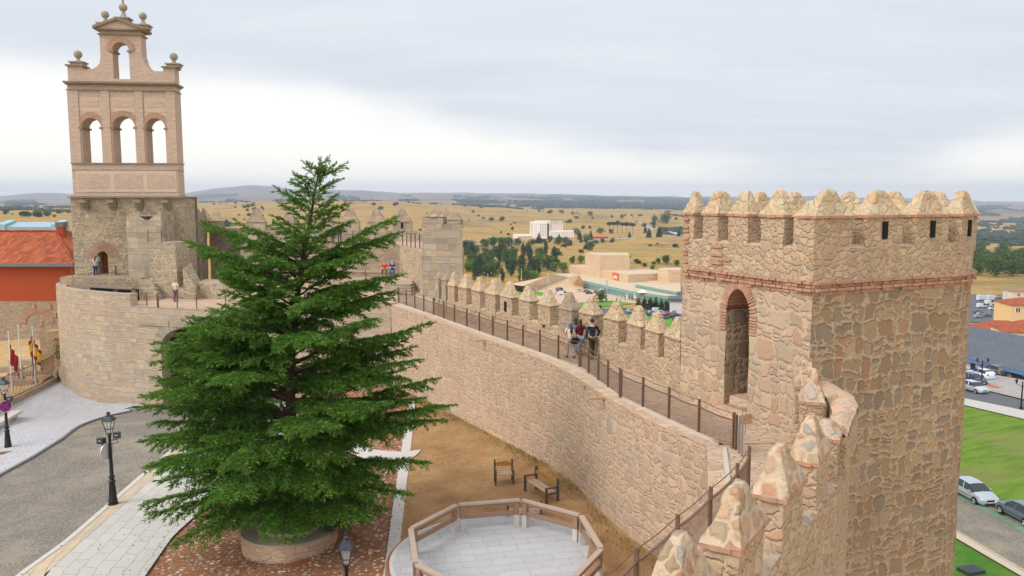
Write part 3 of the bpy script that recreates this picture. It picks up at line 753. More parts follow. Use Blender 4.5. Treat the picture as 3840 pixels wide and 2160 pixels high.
# ---- masonry base under the belfry
base=empty('gate_tower',tuple(BO[:2])+(4,),0,'square rubble masonry gate tower carrying the brick belfry, with a small arched door','tower')
x0,x1=bx(258),bx(676); ztop=zb(741)
dl,dr=bx(345),bx(384); zsp2=GD(365,962,68).z; zd=7.15
hole=[(dl,zd),(dr,zd),(dr,zsp2)]+[((dl+dr)/2+(dr-dl)/2*math.cos(math.pi*i/10),zsp2+(dr-dl)/2*math.sin(math.pi*i/10)) for i in range(1,10)]+[(dl,zsp2)]
mb=MB(); TT=4.5
addF(mb,polyholes([(x0,-3),(x1,-3),(x1,ztop),(x0,ztop)],[hole],1.2),lambda x,z,y:BL(x,y+.6,z))
for a,b in((x0,x0+.9),(x1-.9,x1)):
    q=[BL(a,1.2,0),BL(b,1.2,0),BL(b,TT,0),BL(a,TT,0)]; mb.prism([(p[0],p[1]) for p in q],-3,ztop)
q=[BL(x0,TT-.9,0),BL(x1,TT-.9,0),BL(x1,TT,0),BL(x0,TT,0)]; mb.prism([(p[0],p[1]) for p in q],-3,ztop-.01,1)
q=[BL(x0,0,0),BL(x1,0,0),BL(x1,TT,0),BL(x0,TT,0)]; mb.prism([(p[0],p[1]) for p in q],ztop-.02,ztop+.05)
mb.build('rubble_wall',[M_base,M_base],base)
mb=MB()
for i in range(21):
    a=math.pi*(i)/20; c=(dl+dr)/2; rr=(dr-dl)/2; w=.022; ca,sa=math.cos(a),math.sin(a); pts=[]
    for rad,s in((rr+.02,-w),(rr+.02,w),(rr+.85,w*1.6),(rr+.85,-w*1.6)): pts.append((c+rad*ca-s*sa,zsp2+rad*sa+s*ca))
    f=[BL(x,-.04,z) for x,z in pts]; b=[BL(x,.1,z) for x,z in pts]; mb.face(f,0)
    for e in range(4): mb.face([f[e],b[e],b[(e+1)%4],f[(e+1)%4]],0)
mb.build('door_arch',M_brickr,base)
q=[BL(dl-.1,1.5,0),BL(dr+.1,1.5,0),BL(dr+.1,1.6,0),BL(dl-.1,1.6,0)]; mb=MB(); mb.prism([(p[0],p[1]) for p in q],zd,zsp2+1); mb.build('inner_door',plain('terracotta_backing',(190,96,64)),base)  # red back panel standing for the red building seen through the arch
mb=MB()
for px in(315,416,514,617):
    x=bx(px); 
    for k,(o,z0,z1) in enumerate(((.95,.0,.28),(.62,-.28,0),(.32,-.5,-.28))):
        q=[BL(x-.28,-o,0),BL(x+.28,-o,0),BL(x+.28,.05,0),BL(x-.28,.05,0)]; mb.prism([(p[0],p[1]) for p in q],ztop-.45+z0,ztop-.45+z1-.003)
    mb.build('corbel',M_mould,base); mb=MB()
slab(mb,252,682,737,742,.35,TT-.6); mb.build('ledge',M_mould,base)

# ---- left gate tower side (grey ashlar) beside the belfry
def rag(mb,path,z0,zf,mat=0,step=.35,amp=.05,flip=False,nz=20):
    """wall strip with a top profile zf(s) in metres along path"""
    p=resample([Vector((q[0],q[1])) for q in path],step); acc=[0]
    for a,b in zip(p[:-1],p[1:]): acc.append(acc[-1]+(b-a).length)
    mb.grid(lambda i,j: nd((p[int(i)].x,p[int(i)].y,z0+(zf(acc[int(i)])-z0)*j/nz),amp),list(range(len(p))),list(range(nz+1)),mat,lambda i,j:(acc[int(i)],z0+(zf(acc[int(i)])-z0)*j/nz),True,not flip)
lt=empty('gate_tower',(-29.5,72,2),0,'weathered grey ashlar gate tower with a ragged top right of the belfry','tower')
mb=MB(); zf=lambda s:12.25+.35*abs(math.sin(s*1.45))+.15*math.sin(s*5)
rag(mb,[(-28.2,65.4),(-29.3,78)],2,zf,0); rag(mb,[(-31.4,66.2),(-28.2,65.4)],2,lambda s:12.1+.3*math.sin(s*2.4),0)
rag(mb,[(-29.3,78),(-33,78)],2,lambda s:12.2,0)
mb.face([(-28.2,65.4,12.1),(-29.3,78,12.1),(-33,78,12.1),(-31.4,66.2,12.1)],0)
mb.build('ashlar_wall',M_grey,lt)
mb=MB()
for k in range(5):
    q=Vector((-28.2,65.4)).lerp(Vector((-29.3,78)),.08+.2*k); mb.box((q.x+.06,q.y,6.2),(.12,.16,5.4),R(5))
mb.build('worn_buttress',M_grey,lt)
mb=MB(); p0=GD(565,1095,64.6); p1=GD(700,1095,64.6)
zt=GD(600,908,64.8).z
mb.prism([(p0.x,64.6),(p1.x-.6,64.3),(p1.x-.4,66.6),(p0.x,67.9)],3,zt); 
q=GD(688,1000,63.6); mb.prism([(q.x-.9,63.4),(q.x+1.0,63.2),(q.x+.8,65),(q.x-.8,65.3)],3,[6.3,6.0,6.3,6.6])
mb.prism([(q.x-.15,63.8),(q.x+.9,63.5),(q.x+.8,65),(q.x-.1,65.3)],5,[8.0,6.6,6.8,8.4])
mb.prism([(q.x+.8,64.2),(q.x+6.5,62.6),(q.x+6.5,65),(q.x+.8,66)],3,[6.9,6.7,6.8,7.0])
mb.build('rubble_buttress',M_base,lt)
railing('landing_railing',[(GD(606,912,64.9).x-1.1,64.95),(GD(606,912,64.9).x,64.9)],zt,.95,'small railing of two posts on the ledge below the grey ashlar tower',mesh=False)

# ---- rear curtain over the gate
rc=empty('gate_rear_wall',(-25,79,2),0,'pinkish rubble wall with low battlements behind the tree, between the two gate towers','wall')
mb=MB(); wallface(mb,[(-29.3,78.6),(-22.6,76.5)],2,10.7,.6,.04,0,False,.6); mb.prism([(-29.3,78.6),(-22.6,76.5),(-22.4,77.4),(-29.1,79.5)],9.5,10.7)
mb.build('rubble_wall',M_old,rc)
for k,px in enumerate((712,760,806)):
    q=GD(px,840,78.2-k*.8); merlon(rc,(q.x,q.y+.5),(.95,-.3),1.3,.7,10.6,11.4,12.4,(M_old,M_cap),.06,100+k,brick=False)

# ---- right gate tower with the upper terrace
rt=empty('gate_tower',(-12,64,2),0,'squat gate tower with an upper terrace and gabled merlons, behind the top of the tree','tower')
foot=[(-23.4,71.5),(-22.9,68.3),(-9.25,66.6),(-7.25,61.3),(-6.3,56.9),(-3.45,56.3),(-3.7,62),(-6.2,70.6),(-9.5,71.6)]
mb=MB()
wallface(mb,foot[:3],2,9.75,.6,.04,0,False,.5); wallface(mb,foot[2:5],2,9.75,.5,.05,2,False,.4)
wallface(mb,foot[4:7],-6,9.75,.5,.03,1,False,.5); wallface(mb,foot[6:]+[foot[0]],-6,9.75,.6,.03,1,False,.6)
mb.build('tower_wall',[M_old,M_grey,M_base],rt)
mb=MB(); mb.prism([(a,b) for a,b in foot],9.6,9.8); mb.build('terrace_floor',M_flag,rt)
mb=MB(); pp=[(-9.6,71.1),(-6.6,69.9),(-4.2,62),(-3.95,59.6)]
mb.prism([(-23.1,70.6),(-9.9,70.6),(-9.9,71.2),(-23.1,71.2)],9.7,10.75); 
mb.prism([(-9.9,70.6),(-6.9,69.6),(-6.5,70.2),(-9.9,71.2)],9.7,10.74)
mb.prism([(-6.9,69.6),(-4.45,60),(-3.85,60),(-6.5,70.2)],9.7,10.73)
mb.build('parapet',M_grey,rt)
for k,px in enumerate((962,1090,1217,1313,1413,1509)):
    q=GD(px,820,70.9); merlon(rt,(q.x,q.y),(1,0),1.65 if k!=1 else 1.5,.62,10.7,11.5,12.62,(M_grey,M_old),.05,110+k,slit=k in(2,5),brick=False)
for k,(x,y) in enumerate(((-5.9,67.3),(-5.2,64.6),(-4.55,61.9))): merlon(rt,(x,y),(.26,-.96),1.5,.6,10.7,11.5,12.6,(M_grey,M_old),.05,120+k,brick=False)
mb=MB(); zf=lambda s:12.35+.22*math.sin(s*3.3)+.12*math.sin(s*9)
for a,b in(((-6.3,56.9),(-3.45,56.3)),((-3.45,56.3),(-3.85,60.2)),((-3.85,60.2),(-6.5,60.4)),((-6.5,60.4),(-6.3,56.9))):
    wallface(mb,[a,b],9.5,11.75,.4,.03,0,False,.3)
mb.face([(-6.3,56.9,11.75),(-3.45,56.3,11.75),(-3.85,60.2,11.75),(-6.5,60.4,11.75)],0)
mb.build('ashlar_block',M_grey,rt)
merlon(rt,(-5.45,57.1),(.98,-.2),1.55,.75,11.7,12.25,12.65,(M_grey,M_old),.09,131,brick=False)
merlon(rt,(-3.95,56.8),(.98,-.2),.95,.7,11.7,12.05,12.55,(M_grey,M_old),.06,132,brick=False)
railing('terrace_railing',[(GD(1510,907,64.6).x,64.6),(GD(1525.5,912,63.4).x,63.4),(GD(1541,916,62.4).x,62.4),(GD(1557,921,61.4).x,61.4),(GD(1574,927,60.4).x,60.4)],9.8,1.1,'short railing on the upper terrace beside the grey ashlar block',mesh=False)
railing('upper_railing',[(x,67.2) for x in(-21,-18.4,-15.8,-13.2,-10.2)],9.8,1.0,'thin railing along the upper terrace edge behind the tree',mesh=False)
# ---- gate wall facing the plaza
gw=empty('gate_wall',(-20,58,-2),0,'curved masonry wall of the gate with a big arched passage half hidden by the tree','wall')
path=[(-38.4,70.5),(-38.0,67.2),(-36.3,64.2),(-33.4,61.6),(-30.4,60.1),(-28.2,59.5)]
mb=MB(); ztl=[GD(238,1040,70).z,GD(236,1064,67).z,GD(262,1075,64.5).z,GD(330,1088,61.8).z,GD(430,1098,60.3).z,GD(507,1103,59.7).z]
L=[0]
for a,b in zip(path[:-1],path[1:]): L.append(L[-1]+math.dist(a,b))
zt_=lambda s: float(np.interp(s,L,ztl))
rag(mb,path,-3,zt_,0,.4,.035)
ino=offs(path,-.75); rag(mb,[(q.x,q.y) for q in ino],3,zt_,0,.4,.02)
pr=resample([Vector(q) for q in path],.4); pi_=resample([Vector(q) for q in ino],.4)
n=60
for i in range(n):
    a,b=along(path,i/n)[0],along(path,(i+1)/n)[0]; c,d=along(ino,(i+1)/n)[0],along(ino,i/n)[0]
    za,zb2=zt_(L[-1]*i/n),zt_(L[-1]*(i+1)/n)
    mb.face([(a.x,a.y,za),(b.x,b.y,zb2),(c.x,c.y,zb2),(d.x,d.y,za)],0)
a,b=Vector(path[-1]),ino[-1]; mb.face([(a.x,a.y,3),(b.x,b.y,3),(b.x,b.y,ztl[-1]),(a.x,a.y,ztl[-1])],0)
# straight part with arch opening
ga=Vector((-28.2,59.5)); gb=Vector((-8.0,52.95)); gd=(gb-ga).normalized(); GLn=(gb-ga).length
s0=2.55; s1=7.4; zs_=3.3; 
harch=[(s0,-4),(s1,-4),(s1,zs_-.7)]+[((s0+s1)/2+(s1-s0)/2*math.cos(math.pi*i/16),zs_-.7+1.6*math.sin(math.pi*i/16)) for i in range(1,16)]+[(s0,zs_-.7)]
gn=Vector((-gd.y,gd.x))
GW=lambda s,o,z:(ga.x+gd.x*s+gn.x*o,ga.y+gd.y*s+gn.y*o,z)
zr=lambda s: 5.6 if s<8.5 else 6.62
outl=[(0,-5)]+harch[0:1]; 
out2=[(0,-4.5),(s0,-4.5),(s0,zs_-.7)]+harch[3:][::-1][1:]+[(s1,zs_-.7),(s1,-4.5),(GLn,-4.5),(GLn,6.6),(8.5,6.6),(8.5,5.58),(0,5.58)]
addF(mb,polyholes(out2,[],.9),lambda x,z,y:GW(x,y+.45,z))
mb.build('masonry',M_gate,gw)
mb=MB(); mb.prism([GW(s0-.5,1.1,0)[:2],GW(s1+.5,1.1,0)[:2],GW(s1+.5,1.3,0)[:2],GW(s0-.5,1.3,0)[:2]],-4,4.5); mb.build('passage_shadow',plain('passage_shade',(52,40,30)),gw)  # dark panel behind the arch, its colour standing in for the passage's shade
mb=MB()
for i in range(13):
    a0,a1=math.pi*i/13+.012,math.pi*(i+1)/13-.012; c=(s0+s1)/2; 
    q=[(c+(s1-s0)/2*math.cos(a),zs_-.7+1.6*math.sin(a)) for a in(a0,a1)]+[(c+((s1-s0)/2+.75)*math.cos(a),zs_-.7+2.35*math.sin(a)) for a in(a1,a0)]
    f=[GW(x,-.05,z) for x,z in q]; b=[GW(x,.1,z) for x,z in q]; mb.face(f)
    for e in range(4): mb.face([f[e],b[e],b[(e+1)%4],f[(e+1)%4]])
mb.box(GW(2.0,-.04,4.25),(1.4,.06,.42),math.atan2(gd.y,gd.x)); mb.box(GW(5.5,-.04,4.25),(1.9,.06,.42),math.atan2(gd.y,gd.x))
mb.build('voussoir_arch',M_grey,gw)
mb=MB(); A=GW(0,0.02,0)[:2]; B=GW(8.5,.02,0)[:2]
mb.face([(A[0],A[1],5.6),(B[0],B[1],5.6),(-20,66,5.6),(-27,70,5.6),(-29.2,66,5.6),(-29.9,62.5,5.6)],0)
C_=GW(8.5,.02,0)[:2]; D_=GW(GLn,0.02,0)[:2]
mb.face([(C_[0],C_[1],6.64),(D_[0],D_[1],6.64),(-6.2,53.8,6.64),(-5.4,57.2,6.64),(-6.9,61.2,6.64),(-18,64,6.64)],0)
mb.build('gate_walkway',M_flag,gw)
# landing and sunk bench left
mb=MB(); mb.prism([(-37.2,66.4),(GD(530,1050,65.6).x,65.4),(GD(560,1050,65.6).x,68),(-37.2,68.4)],3,7.08); mb.build('landing',M_old,gw)
mb=MB()
a=GD(322,1072,63.6); b=GD(500,1072,62.2)
mb.bar((a.x,a.y,a.z),(b.x,b.y,a.z-.05),.35,.16); mb.box((b.x,b.y,4.8),(.12,.12,a.z-5.0)); mb.box((a.x+2.6,a.y-.6,4.8),(.12,.12,a.z-5))
mb.build('stone_lintel',M_mould,gw)
mb=MB(); mb.prism([(a.x,a.y+.6),(b.x,b.y+.6),(b.x,b.y+.9),(a.x,a.y+.9)],5,a.z-.2); mb.build('sunken_recess',M_dark,gw)  # near-black slab painting the shade of the hollow behind the lintel
mb=MB(); 
for k in range(5):
    q=GD(548,1045,65); mb.box((q.x+.1+.25*k,64.9-.32*k,5.6),(.7,.2,1.45-.28*k),R(-15))
mb.build('stair',M_grey,gw)
def pr_(lst,z): return [(G(x,y,z).x,G(x,y,z).y) for x,y in lst]
railing('gate_walk_railing',pr_([(513.5,1142),(551,1148),(590.5,1153),(665,1156),(738,1158.4)],5.6)+[(-20.5,57.6)],5.6,1.0,'low steel railing on the gate wall beside the person in the pink shirt',mesh=False,double=(2,))
railing('landing_railing',pr_([(272,1064),(354.5,1059),(434.8,1055),(512,1047)],6.55),6.55,1.35,'dark railing in front of the small arched door under the belfry',mesh=False)
# ---- seating terrace, steps, bench
stt=empty('seating_terrace',(-14,63,6),0,'raised paved terrace with stone steps and a long bench before the gate tower','terrace')
mb=MB(); TZ=7.25; mb.prism([(-20,60.6),(-9.05,59.6),(-7.5,59.3),(-7.6,62.0),(-9.4,66.5),(-22.9,68.2)],5.5,TZ); mb.build('terrace_block',M_flag,stt)
for k in range(4):
    q=G(1496,1065+11*k,TZ-.05-.15*k); mb=MB(); mb.prism([(q.x-.95,q.y-.55),(q.x+.95,q.y-.7),(q.x+1.1,q.y+.7),(q.x-.95,q.y+.7)],6.0,TZ-.005-.15*(k)); mb.build('step',M_grey,stt)
bn=empty('stone_bench',(-12,65.6,TZ),0,'long pale stone bench against the tower wall where the two men sit','bench')
mb=MB(); mb.prism([(-20,65.9),(-9.6,64.9),(-9.55,65.45),(-20,66.45)],TZ+.38,TZ+.5); mb.build('seat',plain('bench_stone',(170,158,140)),bn)
for x in(-9.75,-12.0,-14.3,-16.6,-19):
    mb=MB(); mb.box((x,65.2+(-9.6-x)*.095+.1,TZ),(.16,.22,.38)); mb.build('leg',plain('bench_stone',(170,158,140)),bn)
railing('terrace_edge_railing',[(-19,60.9),(-16,60.6),(-13.3,60.35),(G(1364,1066,TZ).x,60.1),(G(1447,1065,TZ).x,59.95)],TZ,1.0,'railing with fine wire mesh along the edge of the seating terrace',double=(4,))

# ================================================================ RED BUILDING on the left
rb=empty('red_building',(-50,76,-2),0,'low terracotta-red building with a tiled roof and stone ground floor at the left edge','building')
M_red=plain('terracotta_render',(168,76,42),.85,vary=.06,vs=.6)
M_tile=None
def tilemat():
    t=NT('clay_roof_tiles'); uv=t.uv(); s=t.n.new('ShaderNodeSeparateXYZ'); t.l.new(uv,s.inputs[0])
    cx=t.M('FLOOR',t.M('MULTIPLY',s.outputs[0],3.6)); wv=t.M('ABSOLUTE',t.M('SINE',t.M('MULTIPLY',s.outputs[0],3.6*math.pi)))
    fy=t.M('FRACT',t.M('MULTIPLY',s.outputs[1],2.6)); cy=t.M('FLOOR',t.M('MULTIPLY',s.outputs[1],2.6))
    wn=t.N('ShaderNodeTexWhiteNoise',noise_dimensions='3D'); cb=t.N('ShaderNodeCombineXYZ'); t.l.new(cx,cb.inputs[0]); t.l.new(cy,cb.inputs[1]); t.l.new(cb.outputs[0],wn.inputs['Vector'])
    c=t.ramp(wn.outputs['Value'],[(0,lin((166,86,56))),(.3,lin((186,102,66))),(.6,lin((174,92,66))),(.85,lin((146,78,56)))],'CONSTANT')
    c=t.V('SCALE',c,t.M('ADD',.75,t.M('MULTIPLY',t.noise(t.obj(),.7,3),.5)))
    t.col(c); t.bump(t.M('ADD',wv,t.M('MULTIPLY',fy,-.6)),1,.09); return t.m
M_tile=tilemat()
FY=75.; za=GD(100,992,FY).z; zl=GD(100,1130,FY).z
xl=-75; xr=GD(275,1000,FY).x
mb=MB(); mb.prism([(xl,FY),(xr,FY),(xr,FY+16),(xl,FY+16)],-3,zl); mb.build('stone_ground_floor',M_old,rb)
mb=MB(); mb.prism([(xl,FY+.02),(xr-.02,FY+.02),(xr-.02,FY+15.9),(xl,FY+15.9)],zl,za); 
mb.build('red_wall',M_red,rb)
mb=MB(); mb.bar((xl,FY-.45,za+.0),(xr+.3,FY-.45,za+.0),.25,.3); mb.bar((xl,FY-.1,za-.1),(xr+.1,FY-.1,za-.1),.5,.2); mb.build('eave_gutter',plain('grey_gutter',(120,118,116)),rb)
zr2=GD(100,868,FY+6.5).z; xh=GD(212,868,FY+6.5).x
mb=MB()
def rq(pts,ax):
    mb.face(pts,0,[((p[0] if ax==0 else p[1]),math.hypot((p[1]-FY) if ax==0 else (p[0]-xr),p[2])) for p in pts])
ex=xr+.45; ey=FY-.55; zz=za+.12
rq([(xl,ey,zz),(ex,ey,zz),(xh,FY+6.5,zr2),(xl,FY+6.5,zr2)],0)
rq([(ex,ey,zz),(ex,FY+16.5,zz),(xh,FY+8.5,zr2),(xh,FY+6.5,zr2)],1)
rq([(xl,FY+8.5,zr2),(xh,FY+8.5,zr2),(ex,FY+16.5,zz),(xl,FY+16.5,zz)],0)
mb.face([(xl,FY+6.5,zr2),(xh,FY+6.5,zr2),(xh,FY+8.5,zr2),(xl,FY+8.5,zr2)])
mb.build('tiled_roof',M_tile,rb)
mb=MB(); mb.tube([(xl,FY+6.5,zr2+.02),(xh,FY+6.5,zr2+.02),(ex,ey,zz+.05)],.14,6,0); mb.build('ridge_tiles',M_tile,rb)
mb=MB(); gl=plain('skylight_glass',(150,176,186),.15,0,.5); fr=plain('teal_frame',(150,188,190),.5)
for k in range(5):
    x=xh-.6-k*5.4; mb.prism([(x-4.6,FY+6.7),(x,FY+6.7),(x,FY+8.4),(x-4.6,FY+8.4)],zr2,[zr2+.45,zr2+.45,zr2+.9,zr2+.9],0); mb.prism([(x,FY+6.6),(x+.8,FY+6.6),(x+.8,FY+8.5),(x,FY+8.5)],zr2,[zr2+.7,zr2+.7,zr2+1.1,zr2+1.1],1)
mb.build('skylight',[gl,fr],rb)
q=GD(231,868,FY+6); mb=MB(); mb.box((q.x,q.y,zr2-.9),(.33,.33,1.35)); mb.box((q.x,q.y,zr2+.45),(.4,.4,.5),0,1); mb.build('chimney',[M_red,plain('zinc',(120,108,100))],rb)
mb=MB(); q0=GD(229,1125,FY-.15); mb.tube([(q0.x,FY-.15,zl+.2),(q0.x,FY-.15,-1)],.09,8); mb.build('drainpipe',M_steel,rb)
mb=MB(); cxa=GD(141,1210,FY).x; zc=GD(141,1210,FY).z; ro=(GD(205,1210,FY).x-GD(77,1210,FY).x)/2
for i in range(40):
    a=math.pi*(i+.5)/40; w=.04; ca,sa=math.cos(a),math.sin(a); pts=[]
    for rad,s in((ro*.66,-w*.8),(ro*.66,w*.8),(ro,w*1.2),(ro,-w*1.2)): pts.append((cxa+rad*ca-s*sa,zc+rad*sa*.88+s*ca))
    f=[(x,FY-.05,z) for x,z in pts]; b=[(x,FY+.1,z) for x,z in pts]; mb.face(f,0)
    for e in range(4): mb.face([f[e],b[e],b[(e+1)%4],f[(e+1)%4]],0)
mb.build('blocked_arch',M_brickr,rb); mb=MB()
for (px,py) in((128,1158),(188,1160),(208,1190),(157,1222)): 
    q=GD(px,py,FY); mb=MB(); mb.box((q.x,FY-.02,q.z),(.12,.06,.5),R(0)); mb.build('brick_patch',M_brickr,rb)
# ================================================================ PLAZA GROUND
def cobble():
    t=NT('cobbles'); uv=t.uv()
    b=t.N('ShaderNodeTexBrick',i_Color1=(.30,.265,.225,1),i_Color2=(.20,.185,.17,1),i_Mortar=(.14,.115,.085,1),i_Scale=1.,i_Mortar_Size=.02,i_Brick_Width=.2,i_Row_Height=.13,i_Mortar_Smooth=.4)
    w=t.N('ShaderNodeTexNoise',i_Scale=3.,i_Detail=2.); t.l.new(uv,w.inputs['Vector']); t.l.new(t.V('ADD',uv,t.V('SCALE',w.outputs['Color'],.08)),b.inputs['Vector'])
    n=t.noise(t.obj(),.35,5,.65); n2=t.noise(uv,7,3,.7)
    c=t.mix(t.M('MULTIPLY',t.sstep(.42,.72,n),.6),b.outputs['Color'],(.36,.30,.22,1)); c=t.V('SCALE',c,t.M('ADD',.6,t.M('MULTIPLY',n2,.95)))
    t.col(c); t.bump(t.M('SUBTRACT',t.M('MULTIPLY',n2,.5),b.outputs['Fac']),.9,.02); return t.m
def slabs(name,c1,c2,mort,bw,bh,ms=.012,n_=.2):
    m=brickmat(name,c1,c2,mort,bw,bh,ms,.006,dirty=n_); return m
def pebble():
    t=NT('pebbled_earth'); uv=t.uv()
    vo=t.N('ShaderNodeTexVoronoi',voronoi_dimensions='2D',feature='F1',i_Scale=5.5,i_Randomness=1.); q=t.V('ADD',uv,t.V('SCALE',t.N('ShaderNodeTexNoise',i_Scale=6.).outputs['Color'],.0)); t.l.new(q,vo.inputs['Vector'])
    s=t.n.new('ShaderNodeSeparateColor'); t.l.new(vo.outputs['Color'],s.inputs[0])
    r=t.M('ADD',.18,t.M('MULTIPLY',s.outputs[0],.26))
    m=t.M('MULTIPLY',t.sstep(t.M('ADD',r,.05),t.M('SUBTRACT',r,.04),vo.outputs['Distance']),t.M('GREATER_THAN',s.outputs[1],.3))
    earth=t.ramp(t.noise(t.obj(),1.1,5,.7),[(.3,(.20,.075,.035,1)),(.7,(.33,.15,.075,1))])
    st=t.ramp(s.outputs[2],[(0,(.36,.24,.18,1)),(.3,(.48,.36,.26,1)),(.55,(.33,.28,.25,1)),(.8,(.62,.54,.42,1))],'CONSTANT')
    t.col(t.V('SCALE',t.mix(m,earth,st),t.M('ADD',.75,t.M('MULTIPLY',t.noise(uv,25,3),.5)))); t.bump(m,.9,.04); return t.m
def soil():
    t=NT('garden_earth'); p=t.obj()
    n=t.noise(p,.55,5,.7); g=t.noise(p,6,5,.75); s=t.n.new('ShaderNodeSeparateXYZ'); t.l.new(p,s.inputs[0])
    c=t.ramp(n,[(.3,(.27,.135,.06,1)),(.52,(.37,.205,.095,1)),(.72,(.45,.29,.14,1))])
    far=t.sstep(28,36,s.outputs[1])
    gm=t.M('MULTIPLY',t.sstep(.5,.62,g),t.M('ADD',.18,t.M('MULTIPLY',far,.6)))
    c=t.mix(gm,c,(.20,.17,.05,1)); c=t.V('SCALE',c,t.M('ADD',.7,t.M('MULTIPLY',t.noise(p,18,4,.7),.6)))
    t.col(c); t.bump(g,.8,.04); return t.m
M_cob=cobble(); M_side=slabs('grey_granite_slabs',(184,182,184),(174,172,176),(146,142,140),1.0,.62,.022,.16)
M_slab=slabs('light_granite_slabs',(190,186,178),(182,178,172),(160,152,144),1.1,.55,.018,.2)
M_tan=slabs('tan_stone_slabs',(202,180,150),(182,170,154),(156,138,118),.9,.5,.02,.3)
M_deck=slabs('deck_granite',(184,184,186),(176,176,180),(158,156,154),.95,.45,.009,.16)
M_strip=plain('pale_granite',(196,190,184),.8,vary=.12,vs=1.5)
M_peb=pebble(); M_soil=soil()
M_kerb=plain('kerb_granite',(122,120,120),.85,vary=.15,vs=3)
def frange(a,b,n): return [a+(b-a)*i/n for i in range(n+1)]
gm=MB(); xs=frange(-75,9,84); ys=frange(2,80,78)
def gfn(x,y): 
    return (x,y,gz(x,y)-(.05 if True else 0))
# clip: keep inside the curtain wall line
CL=[(-1.6,7.7),(1.75,12.75),(4.6,18.4),(5.0,20.3),(5.41,21.95),(3.75,26),(3.1,28.4),(2.25,32.6),(-1.2,39.5),(-5.2,47.3),(-8,52.9),(-8.2,60),(-8,80)]
def wallx(y):
    ys_=[p[1] for p in CL]; return float(np.interp(y,ys_,[p[0] for p in CL]))+.5
gm.grid(lambda i,y:(lambda x:(x,y,gz(x,y)-.05))(-75+(min(wallx(y),8)+75)*i/90),list(range(91)),ys,0,lambda i,y:(-75+(min(wallx(y),8)+75)*i/90,y))
gm.build('plaza_ground',M_peb,None,kind='structure')
def drape(name,A,B,mat,off,nx=6,step=.8,kerb=None,world=False,zf=None):
    a=[Vector(q[:2]) if world else GG(*q).xy for q in A]; b=[Vector(q[:2]) if world else GG(*q).xy for q in B]
    L=max(sum((q-p).length for p,q in zip(a[:-1],a[1:])),1); n=max(4,int(L/step)); mb=MB(); zf=zf or gz
    la=[0]
    for i in range(n): la.append(la[-1]+((along(a,(i+1)/n)[0]-along(a,i/n)[0]).length+(along(b,(i+1)/n)[0]-along(b,i/n)[0]).length)/2)
    def P(i,j):
        p=along(a,i/n)[0].lerp(along(b,i/n)[0],j/nx); return (p.x,p.y,zf(p.x,p.y)+off)
    W=lambda i: (along(a,i/n)[0]-along(b,i/n)[0]).length
    mb.grid(P,list(range(n+1)),list(range(nx+1)),0,lambda i,j:(la[int(i)],W(i)*j/nx))
    if kerb:
        for e in kerb:
            pth=a if e=='a' else b
            for i in range(n):
                p,q=along(pth,i/n)[0],along(pth,(i+1)/n)[0]; mb.face([(p.x,p.y,zf(p.x,p.y)-.04),(q.x,q.y,zf(q.x,q.y)-.04),(q.x,q.y,zf(q.x,q.y)+off),(p.x,p.y,zf(p.x,p.y)+off)],0)
    return mb.build(name,mat,None,kind='structure')
stL=[(-420,1995),(-150,1870),(0,1782),(110,1722),(230,1648),(330,1586),(400,1562),(480,1546),(560,1530),(640,1500),(690,1470)]
stR=[(-60,2330),(60,2160),(230,2040),(330,1955),(425,1872),(520,1790),(600,1722),(690,1650),(760,1600),(820,1540),(840,1500)]
drape('street',stL,stR,M_cob,.0,10)
drape('pavement',[(-600,1700),(-300,1610),(0,1545),(110,1490),(200,1445),(225,1424),(300,1424),(400,1466),(515,1520),(560,1528)],[(-420,1995),(-150,1870),(0,1782),(110,1722),(230,1648),(330,1586),(400,1562),(450,1552),(520,1540),(565,1530)],M_side,.10,8,kerb='b')
kb=MB(); kp=[GG(*q,).xy for q in stL[:9]]; k2=offs(kp,.16)
for i in range(60):
    a,b=along(kp,i/60)[0],along(kp,(i+1)/60)[0]; c,d=along(k2,(i+1)/60)[0],along(k2,i/60)[0]
    z=lambda q:gz(q.x,q.y)+.105
    kb.face([(a.x,a.y,z(a)),(b.x,b.y,z(b)),(c.x,c.y,z(c)),(d.x,d.y,z(d))]); kb.face([(d.x,d.y,z(d)-.12),(c.x,c.y,z(c)-.12),(c.x,c.y,z(c)),(d.x,d.y,z(d))])
kb.build('kerb',M_kerb,None,kind='structure')
eR=[(150,2330),(165,2160),(290,2048),(400,1950),(520,1845),(610,1765),(700,1690),(780,1625),(840,1560),(870,1510)]
sR=[(x,y) for x,y in zip([-60,60,230,330,425,520,600,690,760,800],[2330,2160,2040,1955,1872,1790,1722,1650,1600,1560])]
drape('stone_verge',sR,eR,M_tan,.035,3,kerb='a')
kb=MB(); kp=[GG(*q).xy for q in sR]; k2=offs(kp,.22)
for i in range(50):
    a,b=along(kp,i/50)[0],along(kp,(i+1)/50)[0]; c,d=along(k2,(i+1)/50)[0],along(k2,i/50)[0]; z=lambda q:gz(q.x,q.y)+.05
    kb.face([(a.x,a.y,z(a)),(b.x,b.y,z(b)),(c.x,c.y,z(c)),(d.x,d.y,z(d))])
kb.build('kerb',M_strip,None,kind='structure')
drape('slab_path',eR,[(430,2330),(545,2160),(650,2010),(740,1930),(830,1850),(920,1790),(1000,1730),(1080,1640),(1120,1560),(1130,1500)],M_slab,.03,6)
wS=[(1390,2330),(1439,2160),(1479,1861),(1518,1610),(1534,1494)]; wE=[(1450,2330),(1488,2160),(1521,1851),(1550,1599),(1556,1505)]
drape('stone_strip',wS,wE,M_strip,.05,2,kerb='ab')
drape('cross_path',[(1180,1640),(1300,1700),(1400,1735),(1500,1745),(1560,1712)],[(1180,1600),(1300,1655),(1400,1690),(1500,1700),(1580,1690)],M_strip,.06,2)
